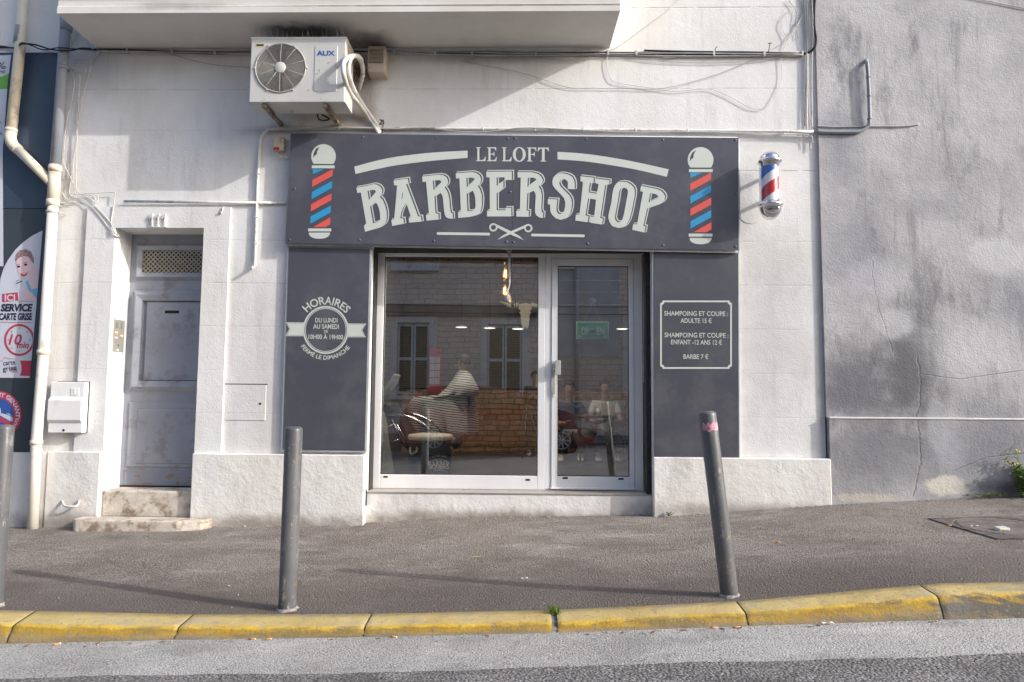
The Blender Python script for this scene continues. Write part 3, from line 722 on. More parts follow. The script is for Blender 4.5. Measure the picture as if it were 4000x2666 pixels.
mb.pxpoly([L9([(205, 1330), (320, 1332), (308, 1487), (202, 1485), (218, 1440), (218, 1380)])], q, 1)
arcpts = [(-20, 1340), (20, 1330), (50, 1295), (90, 1310), (140, 1312)]
for a, b in zip(arcpts, arcpts[1:]): mb.pxpoly([L9([a, b, (b[0], b[1] + 5), (a[0], a[1] + 5)])], q, 1)
mb.build('lettering', PM, pb)
# no parking disc
c9 = crop(0, 1400, 4.48)
pc = thing('tow_away_sign', 'round blue and red tow-away sticker partly hidden by the bollard', 'sign', P(-5, 953, yp))
cc = (-5, 953)
mb = MB(); mb.pxpoly([ell(cc[0], cc[1], 54.5, n=56)], yp, 1); mb.build('disc', PM, pc)
mb = MB(); mb.pxpoly([ell(cc[0], cc[1], 37, n=48)], yp - .0008, 7)
mb.pxpoly([[c9(-300, 860), c9(-300, 960), c9(185, 1190), c9(215, 1140)]], yp - .0012, 1); mb.build('blue_field', PM, pc)
mb = MB(); q = yp - .002
mb.pxpoly([[c9(*p) for p in [(20, 990), (30, 962), (105, 985), (128, 962), (165, 970), (205, 1005), (222, 1050), (218, 1095), (190, 1110), (160, 1090), (60, 1035), (22, 1010)]]], q, 0)
mb.pxpoly([[c9(*p) for p in [(-60, 1000), (5, 872), (12, 872), (20, 1000), (-60, 1030)]]], q, 0)
mb.pxpoly([[c9(*p) for p in [(112, 988), (130, 970), (148, 975), (155, 1000)]]], q - .0005, 7); mb.pxpoly([[c9(*p) for p in [(160, 1002), (166, 982), (195, 1005), (208, 1030)]]], q - .0005, 7)
mb.build('towed_car_symbol', PM, pc)
mb = MB()
text_px(mb, 'STATIONNEMENT GENANT', 0, 0, 10, q, m=0, off=.03, arc=(cc[0], cc[1], 41, 1), w=162, ang=-.25)
text_px(mb, 'ROUTE', 0, 0, 7, q, m=0, off=.03, arc=(cc[0], cc[1], 49, -1), w=30, ang=1.08)
mb.build('lettering', PM, pc)

# ------------------------------------------------------------------ drainpipes
yq = -.115
def pipe_seg(mb, pts, r, n=20): mb.tube(pts, r, n)
gp = thing('grey_drainpipe', 'grey drainpipe coming down beside the balcony into the cream pipe', 'drainpipe', P(140, 250, yq))
mb = MB(); rg = .048
mb.tube([P(153, -60, yq), P(150, 70, yq), P(127, 384, yq)], rg, 20); mb.build('pipe', M_GPIPE, gp)
mb = MB(); mb.tube([P(155, 40, yq), P(152, 72, yq)], rg + .006, 20); mb.build('collar', M_GPIPE, gp)
def bracket(x, y, yq_, r, mat, par):
    mb = MB(); c = P(x, y, yq_)
    mb.lathe([(r, -.012), (r + .006, -.012), (r + .006, .012), (r, .012)], c, (0, 0, 1), 20)
    for s_ in (-1, 1): mb.box((c.x + s_ * (r + .003), -.11, c.z - .012), (c.x + s_ * (r + .022), -.104, c.z + .012)); mb.tube([(c.x + s_ * (r + .012), -.1, c.z), (c.x + s_ * (r + .012), 0, c.z)], .004, 6)
    mb.build('pipe_clip', mat, par)
bracket(146, 158, yq, rg, M_GPIPE, gp)
cp = thing('cream_drainpipe', 'cream drainpipe with an elbow joining the vertical pipe down to the pavement', 'drainpipe', P(70, 1200, yq))
rc = .047
mb = MB(); mb.tube([P(60, -80, yq), P(46, 110, yq), P(26, 300, yq)], rc, 20)
el = [P(26, 300, yq), P(24, 318, yq), P(30, 333, yq), P(42, 345, yq)]
mb.tube(smooth_pts(el, 5), rc + .004, 20)
mb.tube([P(42, 345, yq), P(118, 420, yq)], rc - .002, 20)
mb.build('branch_pipe', M_CPIPE, cp)
mb = MB(); mb.tube([P(48, 62, yq), P(44, 100, yq)], rc + .003, 20); mb.build('repair_sleeve', M_GPIPE, cp)
mb = MB(); mb.tube([P(127, 380, yq), P(122, 470, yq)], rc + .006, 20); mb.build('junction', M_CPIPE, cp)
mb = MB(); mb.tube([P(122, 470, yq), P(100, 810, yq), P(84, 1010, yq), P(75, 1216, yq)], rc, 20)
mb.build('pipe', M_CPIPEW, cp)
for y0_, y1_, r_ in ((382, 396, .011), (460, 474, .011), (805, 815, .008), (1012, 1022, .007), (296, 304, .006)):
    xx = {382: 127, 460: 122, 805: 100, 1012: 84, 296: 26}[y0_]
    mb = MB(); mb.tube([P(xx, y0_, yq), P(xx - .06 * (y1_ - y0_), y1_, yq)], rc + r_, 20); mb.build('collar', M_CPIPE, cp)
bracket(120, 488, yq, rc, M_STEEL, cp)

# ------------------------------------------------------------------ meter box
y0 = -.13
mbx = thing('meter_box', 'white plastic meter box with stepped cover between drainpipe and door', 'meter box', P(150, 940, -.06))
mb = MB()
prof = [(878, -.09), (913, -.09), (920, -.12), (966, -.12), (972, -.095), (995, -.095)]
xl0, xl1 = PX(112, 940, -.1), PX(190, 940, -.1)
pz_ = [(PZ(150, a, b), b) for a, b in prof]
vs = []
loop = [(-.021, pz_[0][0])] + [(b, z) for z, b in pz_] + [(-.021, pz_[-1][0])]
bm = bmesh.new()
fa = [bm.verts.new((xl0, y, z)) for y, z in loop]; fb = [bm.verts.new((xl1, y, z)) for y, z in loop]
bm.faces.new(fa); bm.faces.new(fb[::-1])
for i in range(len(loop)):
    j = (i + 1) % len(loop); bm.faces.new((fa[j], fa[i], fb[i], fb[j]))
bmesh.ops.recalc_face_normals(bm, faces=bm.faces)
bmesh.ops.bevel(bm, geom=bm.edges[:], offset=.006, segments=2, affect='EDGES', profile=.5)
mb.bm(bm); mb.build('cover', M_ALU, mbx)
mb = MB(); mb.box((xl0 + .02, -.028, pz_[-1][0] - .003), (xl1 + .007, -.0221, pz_[0][0] + .006)); mb.build('gap_shade_plate', M_BLACK, mbx)  # dark plate behind the cover stands in for the shaded gap
mb = MB(); a, b = P(163, 892, -.095), P(181, 909, -.095); mb.box((a.x, -.0945, b.z), (b.x, -.088, a.z), bev=.002)
mb.box(((a.x + b.x) / 2 - .006, -.098, b.z + .015), ((a.x + b.x) / 2 + .004, -.09, a.z - .015), bev=.001); mb.build('latch', M_ALU, mbx)
mb = MB(); mb.lathe([(0, .002), (.011, .002), (.012, 0)], P(146, 989, -.0955), (0, -1, 0), 12); mb.build('lock', M_BLACK, mbx)

# ------------------------------------------------------------------ intercom on the door jamb
ic = thing('intercom', 'steel intercom plate with name buttons on the sunlit door jamb', 'intercom', (DX0, .1, PZ(262, 770)))
def J(px, py, off=.004):              # onto the jamb plane x = DX0
    d = ray(px, py); t = (DX0 + off - CAM.x) / d.x; return CAM + d * t
a, b, c, d_ = J(251, 733), J(275, 734), J(271, 808), J(247, 808)
yv0, yv1 = .035, .215; zv0, zv1 = (c.z + d_.z) / 2, (a.z + b.z) / 2
mb = MB(); mb.box((DX0, yv0, zv0), (DX0 + .006, yv1, zv1), bev=.002); mb.build('plate', pm('dull_steel_plate', (.36, .36, .32), .45, .3, var=.1, vs=10), ic)
M_BTN = pm('amber_name_strip', S(190, 150, 90), .4); M_BTNW = pm('white_name_strip', (.7, .7, .66), .4)
for r_ in range(3):
    for c_ in range(2):
        mb = MB(); y_ = yv0 + .022 + c_ * .09; z_ = zv1 - .135 - r_ * .026
        mb.box((DX0 + .004, y_, z_), (DX0 + .009, y_ + .045, z_ + .016), bev=.001); mb.build('button', M_BTN if (r_ + c_) % 2 else M_BTNW, ic)
mb = MB()
for c_ in range(2):
    for r_ in range(5): mb.box((DX0 + .004, yv0 + .03 + c_ * .08, zv1 - .035 - r_ * .012), (DX0 + .0066, yv0 + .06 + c_ * .08, zv1 - .031 - r_ * .012))
mb.box((DX0 + .004, yv0 + .08, zv0 + .055), (DX0 + .0068, yv0 + .092, zv0 + .075)); mb.build('speaker_slots', M_BLACK, ic)
mb = MB(); mb.box((DX0 + .006, yv0 + .06, zv0 + .008), (DX0 + .0072, yv0 + .10, zv0 + .028)); mb.build('sticker', M_PAPER, ic)

# ------------------------------------------------------------------ air conditioner
ya, yb = -.50, -.235
ac = thing('air_conditioner', 'white rust-stained air conditioner outdoor unit hung under the balcony', 'air conditioner', P(690, 240, -.3))
M_AC = pm('white_enamel_sheet', (.58, .575, .55), .4, var=.05, vs=3, dirt=(.36, .27, .18), ds=11, da=(.61, .68))
ax0, ax1 = PX(574, 160, ya), PX(794, 160, ya); az1, az0 = PZ(685, 88, ya), PZ(685, 234, ya)
fc = P(645, 157, ya); fr_ = 61.5 * 6.0 / F_PX
mb = MB()
circ = [(fc.x + fr_ * math.cos(t), ya, fc.z + fr_ * math.sin(t)) for t in [2 * math.pi * i / 48 for i in range(48)]]
r_ = .012
mb.poly([[(ax0 + r_, ya, az0), (ax1 - r_, ya, az0), (ax1 - r_, ya, az1), (ax0 + r_, ya, az1)], circ])
for xs, xe in ((ax0 + r_, ax0), (ax1 - r_, ax1)):
    q0 = None
    pr = [(xs + (xe - xs) * math.sin(t), ya + r_ * (1 - math.cos(t))) for t in [math.pi / 2 * i / 4 for i in range(5)]] + [(xe, yb)]
    for (xa_, ya_), (xb_, yb_) in zip(pr, pr[1:]): mb.quad((xa_, ya_, az0), (xb_, yb_, az0), (xb_, yb_, az1), (xa_, ya_, az1))
tp = [(ax0 + r_, ya), (ax1 - r_, ya), (ax1, ya + r_), (ax1, yb), (ax0, yb), (ax0, ya + r_)]
mb.add([(x, y, az1) for x, y in tp], [range(6)]); mb.add([(x, y, az0) for x, y in tp], [range(6)]); mb.quad((ax0, yb, az0), (ax1, yb, az0), (ax1, yb, az1), (ax0, yb, az1))
mb.build('casing', M_AC, ac)
mb = MB(); mb.box((ax0 - .004, ya - .003, az1 - .012), (ax1 + .004, yb + .003, az1 + .012), bev=.006, seg=2); mb.build('top_cover', M_AC, ac)
mb = MB()
wl = [(fc.x + fr_ * math.cos(t), fc.z + fr_ * math.sin(t)) for t in [2 * math.pi * i / 48 for i in range(48)]]
for i in range(48):
    a, b = wl[i], wl[(i + 1) % 48]; mb.quad((a[0], ya, a[1]), (b[0], ya, b[1]), (b[0], ya + .12, b[1]), (a[0], ya + .12, a[1]))
mb.add([(x, ya + .12, z) for x, z in wl], [range(48)]); M_ACIN = pm('dark_fan_cavity', (.06, .055, .045), .7, var=.3); mb.build('fan_housing', M_ACIN, ac)
fan = MB()
for k in range(3):
    t0 = k * 2.094 + .5; vs = []
    for i in range(7):
        rr = .05 + (fr_ - .07) * i / 6
        for j in range(5):
            t = t0 + j * .26 * (1 - .15 * i / 6) + .12 * i / 6; vs.append((fc.x + rr * math.cos(t), ya + .05 + .012 * j, fc.z + rr * math.sin(t)))
    fan.add(vs, [(i * 5 + j, i * 5 + j + 1, i * 5 + j + 6, i * 5 + j + 5) for i in range(6) for j in range(4)], 0, True)
fan.build('fan', pm('dusty_fan_blade', S(112, 104, 82), .6, var=.25), ac)
mb = MB(); NR = 20
for i in range(NR):
    rr = .062 + (fr_ - .066) * i / (NR - 1)
    mb.tube([(fc.x + rr * math.cos(t), ya - .004 - .012 * (1 - (i / NR) ** 2), fc.z + rr * math.sin(t)) for t in [2 * math.pi * j / 56 for j in range(56)]], .0015 if i < NR - 1 else .006, 5, closed=True)
for k in range(10):
    t = 2 * math.pi * k / 10 + .31
    mb.tube([(fc.x + rr_ * math.cos(t), ya - .006 - .012 * (1 - (rr_ / fr_) ** 2), fc.z + rr_ * math.sin(t)) for rr_ in (.05, .12, .18, fr_)], .0026, 5)
for k in range(6):
    t = math.pi / 3 * k + .0; c = (fc.x + (fr_ + .006) * math.cos(t), ya - .004, fc.z + (fr_ + .006) * math.sin(t)); mb.ball(c, .010, n=8, k=6)
gr = mb.build('fan_grille', pm('grey_wire', S(178, 176, 172), .5, var=.1), ac)
mb = MB(); mb.lathe([(0, .012), (.045, .011), (.053, .006), (.054, 0)], (fc.x, ya - .012, fc.z), (0, -1, 0), 28); mb.build('hub', M_AC, gr)
c4 = crop(900, 0, 2.24)
mb = MB()
p_, q_ = P(*c4(742, 405), ya), P(*c4(930, 800), ya)
mb.box((p_.x, ya - .004, q_.z), (q_.x, ya + .002, p_.z), bev=.003); mb.build('service_panel', M_AC, ac)
mb = MB(); a = c4(835, 487); text_px(mb, 'AUX', a[0], a[1], 11, ya - .0055, w=42, off=.035)
mb.build('brand_lettering', pm('blue_brand_ink', S(38, 92, 170), .45), ac)
mb = MB(); p_, q_ = P(*c4(222, 382), ya), P(*c4(298, 412), ya); mb.box((p_.x, ya - .002, q_.z), (q_.x, ya + .001, p_.z)); h_ = mb.build('handle_recess', pm('yellowed_plastic', S(200, 185, 140), .5), ac)
mb = MB(); p_, q_ = P(*c4(230, 390), ya), P(*c4(290, 405), ya); mb.box((p_.x, ya - .003, q_.z), (q_.x, ya, p_.z)); mb.build('slot', M_BLACK, h_)
mb = MB(); mb.box((ax1, ya + .05, az1 - .14), (ax1 + .003, ya + .14, az1 - .06)); mb.build('side_handle', pm('yellowed_handle', S(190, 170, 110), .5), ac)
for u, v in ((300, 865), (550, 865), (803, 865), (357, 334), (797, 334)):
    mb = MB(); mb.lathe([(0, .003), (.006, .002), (.007, 0)], P(*c4(u, v), ya - .001), (0, -1, 0), 8); mb.build('screw', M_STEEL, ac)
M_RUST = pm('rusty_galvanised_steel', S(150, 140, 125), .6, .3, var=.2, vs=8, dirt=S(95, 62, 40), ds=9, da=(.48, .62))
for u0 in (604, 745):
    mb = MB(); p_ = P(u0, 238, -.49); x_ = p_.x
    mb.box((x_ - .02, -.47, az0 - .036), (x_ + .02, -.012, az0 - .004), bev=.003)
    zlow = PZ(640 if u0 == 604 else 778, 290, -.01)
    mb.tube([(x_, -.45, az0 - .03), (x_, -.02, zlow + .03)], .014, 6)
    mb.box((x_ - .02, -.018, zlow), (x_ + .02, -.001, az0 + .0), bev=.002)
    mb.build('bracket', M_RUST, ac)
mb = MB()
for i in range(34):
    x_ = ax0 + .03 + (ax1 - ax0) * i / 35; l = (U(-.04, .04), U(-.03, .05)); y_ = U(-.47, -.33)
    mb.tube([(x_, y_, az1 + .01), (x_ + l[0], y_ + l[1], az1 + .01 + U(.08, .125))], .0013, 4)
mb.build('bird_spike', M_STEEL, ac)
# insulated hoses
M_INSUL = pm('white_wrapped_insulation', (.66, .64, .60), .75, var=.15, vs=14, bump=.3, bs=50, dirt=(.38, .34, .29), ds=10, da=(.55, .8))
for k, (pts, r_) in enumerate((([(1008, 720, -.53), (990, 640, -.58), (990, 560, -.58), (1030, 505, -.50), (1110, 495, -.36), (1150, 560, -.24), (1158, 650, -.15), (1120, 790, -.06)], .022),
                               ([(1150, 530, -.28), (1110, 490, -.36), (1060, 505, -.46), (1034, 590, -.47), (1048, 690, -.42), (1090, 800, -.24), (1180, 950, -.08), (1270, 1080, -.03), (1310, 1170, -.03)], .020),
                               ([(990, 600, -.58), (1005, 700, -.55), (1055, 820, -.32), (1140, 930, -.12), (1230, 1060, -.035), (1300, 1175, -.05)], .019))):
    mb = MB(); mb.tube(smooth_pts([P(*c4(u, v), y) for u, v, y in pts], 6), r_, 10)
    h = mb.build('insulated_hose', M_INSUL, ac)
mb = MB(); mb.tube(smooth_pts([P(*c4(u, v), -.15) for u, v in ((760, 1000), (775, 1045), (820, 1055), (865, 1040), (800, 1005))], 5), .008, 6); mb.build('drain_hose', M_BCABLE, ac)
mb = MB(); mb.lathe([(.012, 0), (.012, -.03), (.008, -.03)], (PX(598, 262, -.3) + .3, -.3, az0), (0, 0, 1), 10); mb.build('drain_spigot', M_AC, ac)
# bird nest of twigs
nest = MB(); c_ = P(*c4(1120, 600), -.1)
for i in range(170):
    t = U(0, 6.28); rr = abs(random.gauss(0, .055)); p0_ = c_ + V3(rr * math.cos(t) * .8, U(-.07, .07), rr * math.sin(t) * 1.5)
    d_ = V3(U(-1, 1), U(-.5, .5), U(-1, 1)).normalized() * U(.04, .11); mid = p0_ + d_ * .5 + V3(U(-.01, .01), U(-.01, .01), U(-.01, .01))
    nest.tube([p0_, mid, p0_ + d_], .0018, 4)
for i in range(14):
    p0_ = P(*c4(U(1180, 1230), U(600, 650)), -.04); nest.tube([p0_, P(*c4(U(1215, 1290), U(655, 690)), -.04)], .0016, 4)
o = nest.build('bird_nest', pm('dry_twigs', S(120, 92, 66), .85, var=.4, vs=40)); tag(o, 'brown twig bird nest wedged behind the air conditioner hoses', 'nest')
# vent
vt = thing('vent_box', 'beige louvred vent box on the wall right of the air conditioner', 'vent', P(866, 140, -.1))
yv = -.17; M_BEIGE = pm('beige_plastic', S(190, 178, 158), .5, var=.1, vs=6, dirt=S(120, 105, 88), ds=9, da=(.55, .8))
vx0, vx1, vz1, vz0 = PX(845, 130, yv), PX(885, 130, yv), PZ(864, 106, yv), PZ(864, 166, yv)
mb = MB(); mb.box((vx0, yv, vz0), (vx1, 0, vz1), bev=.006); mb.build('housing', M_BEIGE, vt)
mb = MB(); p_, q_ = P(849, 112, yv), P(880, 145, yv); mb.box((p_.x, yv - .002, q_.z), (q_.x, yv + .001, p_.z)); mb.build('louvre_opening', M_BLACK, vt)
for i in range(11):
    mb = MB(); z = q_.z + (p_.z - q_.z) * (i + .5) / 11; mb.obox((((p_.x + q_.x) / 2), yv - .008, z), ((q_.x - p_.x) / 2, 0, 0), (0, .007, .0015), (0, -.0006, .0022)); mb.build('slat', M_BEIGE, vt)
# fireman switch box
kb = thing('key_box', 'small cream box with red window above the sign corner', 'switch box', P(640, 330, -.02))
mb = MB(); p_, q_ = P(628, 314, -.07), P(651, 346, -.07)
mb.box((p_.x, -.07, q_.z), (q_.x, 0, p_.z), bev=.006)
mb.build('box', M_BEIGE, kb)
mb = MB(); mb.lathe([(0, .012), (.018, .010), (.02, 0)], P(648, 322, -.07), (0, -1, 0), 14); mb.build('knob', M_BEIGE, kb)
mb = MB(); p_, q_ = P(629, 339, -.07), P(642, 345, -.07); mb.box((p_.x, -.074, q_.z), (q_.x, -.069, p_.z)); mb.build('red_window', pm('red_lens', S(190, 25, 35), .25), kb)
mb = MB(); mb.tube(smooth_pts([P(634, 346, -.04), P(636, 354, -.04), P(645, 361, -.03), P(664, 361, -.03)], 5), .006, 6); mb.build('cable', M_WCABLE, kb)

# ------------------------------------------------------------------ signs
ysn = -.10
sg = thing('shop_sign', 'long slate grey sign board lettered BARBERSHOP above the shop window', 'sign', P(1180, 570, ysn))
cor = [P(669, 307, ysn), P(1697, 317, ysn), P(1697, 576, ysn), P(657, 559, ysn)]
mid = (cor[0] + cor[1]) / 2; seam = PX(1178, 450, ysn)
def lerp(a, b, x): return a + (b - a) * ((x - a.x) / (b.x - a.x))
mb = MB()
for a, b, c, d_ in (((cor[0]), lerp(cor[0], cor[1], seam - .001), lerp(cor[3], cor[2], seam - .001), cor[3]), (lerp(cor[0], cor[1], seam + .001), cor[1], cor[2], lerp(cor[3], cor[2], seam + .001))):
    mb.prism([[a, b, c, d_]], (0, .012, 0))
mb.build('panel', M_SIGN, sg)
mb = MB()
for a, b in ((0, 3), (3, 2), (2, 1), (1, 0)):
    mb.tube([cor[a] + V3(0, .035, 0), cor[b] + V3(0, .035, 0)], .022, 4)
mb.box((cor[3].x + .06, -.066, cor[3].z + .03), (cor[2].x - .06, -.0605, cor[0].z - .03)); mb.build('frame', M_SIGNEDGE, sg)
c5 = crop(1050, 500, 2.353); c6 = crop(1950, 500, 2.353)
t1, t2, t3 = ysn - .0012, ysn - .0020, ysn - .0028
MATS = [M_LET, M_SRED, M_SBLUE, M_SDARK]
def bulge(u, v, x, y, r, chord):
    a = math.asin((chord - y) / r); n = 40
    return [(x + r * math.cos(t), y + r * math.sin(t)) for t in [math.pi - a + (math.pi + 2 * a) * i / n for i in range(n + 1)]]
def emblem(f, bx, by, br, chord, cap, stripes, base, bowl, hl):
    mb = MB(); L = lambda pts: [f(*p) for p in pts]
    mb.pxpoly([L(bulge(0, 0, bx, by, br, chord))], t1, 0)
    mb.pxpoly([L(hl)], t2, 3)
    mb.pxpoly([L([(cap[0], cap[1]), (cap[2], cap[1]), (cap[2], cap[3]), (cap[0], cap[3])])], t1, 0)
    for m, pts in stripes: mb.pxpoly([L(pts)], t1, m)
    mb.pxpoly([L([(base[0], base[1]), (base[2], base[1]), (base[2], base[3]), (base[0], base[3])])], t1, 0)
    xa, xb, v, bot = bowl
    mb.pxpoly([L([(xa + (xb - xa) * (.5 - .5 * math.cos(t)), v + (bot - v) * math.sin(t) ** .8) for t in [math.pi * i / 24 for i in range(25)]])], t1, 0)
    return mb.build('barber_pole_emblem', MATS, sg)
emblem(c5, 503, 263, 113, 332, (395, 345, 605, 372), [(2, [(404, 380), (510, 380), (404, 427)]), (1, [(588, 380), (586, 440), (398, 543), (400, 480)]), (2, [(583, 488), (581, 553), (393, 655), (396, 590)]),
    (1, [(577, 602), (575, 665), (386, 768), (389, 703)]), (2, [(571, 714), (569, 778), (382, 881), (384, 815)]), (1, [(566, 823), (564, 887), (520, 912), (408, 912)])], (362, 925, 574, 952), (368, 562, 963, 1020),
    [(467, 172), (430, 195), (412, 235), (406, 280), (422, 255), (440, 246), (445, 215)])
emblem(c6, 1851, 295, 118, 365, (1744, 380, 1962, 407), [(2, [(1757, 412), (1870, 412), (1757, 460)]), (1, [(1947, 412), (1947, 475), (1757, 580), (1757, 515)]), (2, [(1947, 527), (1947, 590), (1757, 695), (1757, 630)]),
    (1, [(1948, 642), (1948, 706), (1758, 810), (1758, 745)]), (2, [(1948, 757), (1948, 822), (1758, 926), (1758, 860)]), (1, [(1950, 868), (1950, 935), (1905, 960), (1785, 960)])], (1742, 972, 1960, 1000), (1750, 1952, 1012, 1070),
    [(1810, 203), (1775, 228), (1757, 265), (1751, 312), (1765, 288), (1783, 278), (1788, 245)])
mb = MB()
def cr(pts, n=6): return [(p.x, p.y) for p in smooth_pts([(a, b, 0) for a, b in pts], n)]
upp = cr([(785, 357), (1000, 300), (1200, 262), (1500, 228), (1827, 209)]); low = cr([(1827, 276), (1500, 303), (1200, 340), (1000, 378), (797, 424)])
mb.pxpoly([[c5(*p) for p in upp + low]], t1, 0); mb.build('arched_bar', MATS, sg); mb = MB()
upp = cr([(536, 220), (800, 240), (1100, 285), (1350, 335), (1558, 382)]); low = cr([(1541, 450), (1300, 393), (1100, 355), (800, 310), (536, 290)])
mb.pxpoly([[c6(*p) for p in upp + low]], t1, 0)
mb.build('arched_bar', MATS, sg)
# LE LOFT
mb = MB()
def glyph(polys, x0, x1, v0, v1, sl=.006):
    for loops in polys:
        mb.pxpoly([[c5(x0 + (x1 - x0) * a, v0 + (v1 - v0) * b + sl * (x0 - 1905)) for a, b in l] for l in loops], t1, 0)
gL = [[[(0, 0), (.46, 0), (.46, .045), (.34, .07), (.34, .92), (.62, .92), (.82, .86), (.93, .68), (1, .68), (.95, 1), (0, 1), (0, .955), (.13, .93), (.13, .07), (0, .045)]]]
gE = [[[(0, 0), (.93, 0), (.96, .25), (.9, .25), (.8, .10), (.65, .07), (.36, .07), (.36, .46), (.6, .46), (.68, .40), (.70, .34), (.76, .34), (.76, .64), (.70, .64), (.68, .57), (.6, .53), (.36, .53), (.36, .92), (.68, .92), (.85, .86), (.94, .70), (1, .70), (.96, 1), (0, 1), (0, .955), (.14, .93), (.14, .07), (0, .045)]]]
gF = [[[(0, 0), (.96, 0), (1, .27), (.93, .27), (.82, .11), (.65, .07), (.40, .07), (.40, .46), (.64, .46), (.73, .40), (.75, .34), (.82, .34), (.82, .64), (.75, .64), (.73, .57), (.64, .53), (.40, .53), (.40, .93), (.58, .955), (.58, 1), (0, 1), (0, .955), (.15, .93), (.15, .07), (0, .045)]]]
gT = [[[(.02, 0), (.98, 0), (1, .27), (.94, .27), (.84, .11), (.72, .075), (.62, .075), (.62, .93), (.76, .955), (.76, 1), (.24, 1), (.24, .955), (.38, .93), (.38, .075), (.28, .075), (.16, .11), (.06, .27), (0, .27)]]]
gO = [[ell(.5, .5, .5, .53, 32), ell(.5, .5, .27, .46, 32)]]
glyph(gL, 1905, 1995, 178, 306); glyph(gE, 2006, 2095, 178, 306); glyph(gL, 2143, 2233, 178, 306); glyph(gO, 2242, 2362, 178, 306); glyph(gF, 2372, 2460, 178, 306); glyph(gT, 2472, 2574, 178, 306)
mb.build('name_lettering', MATS, sg)
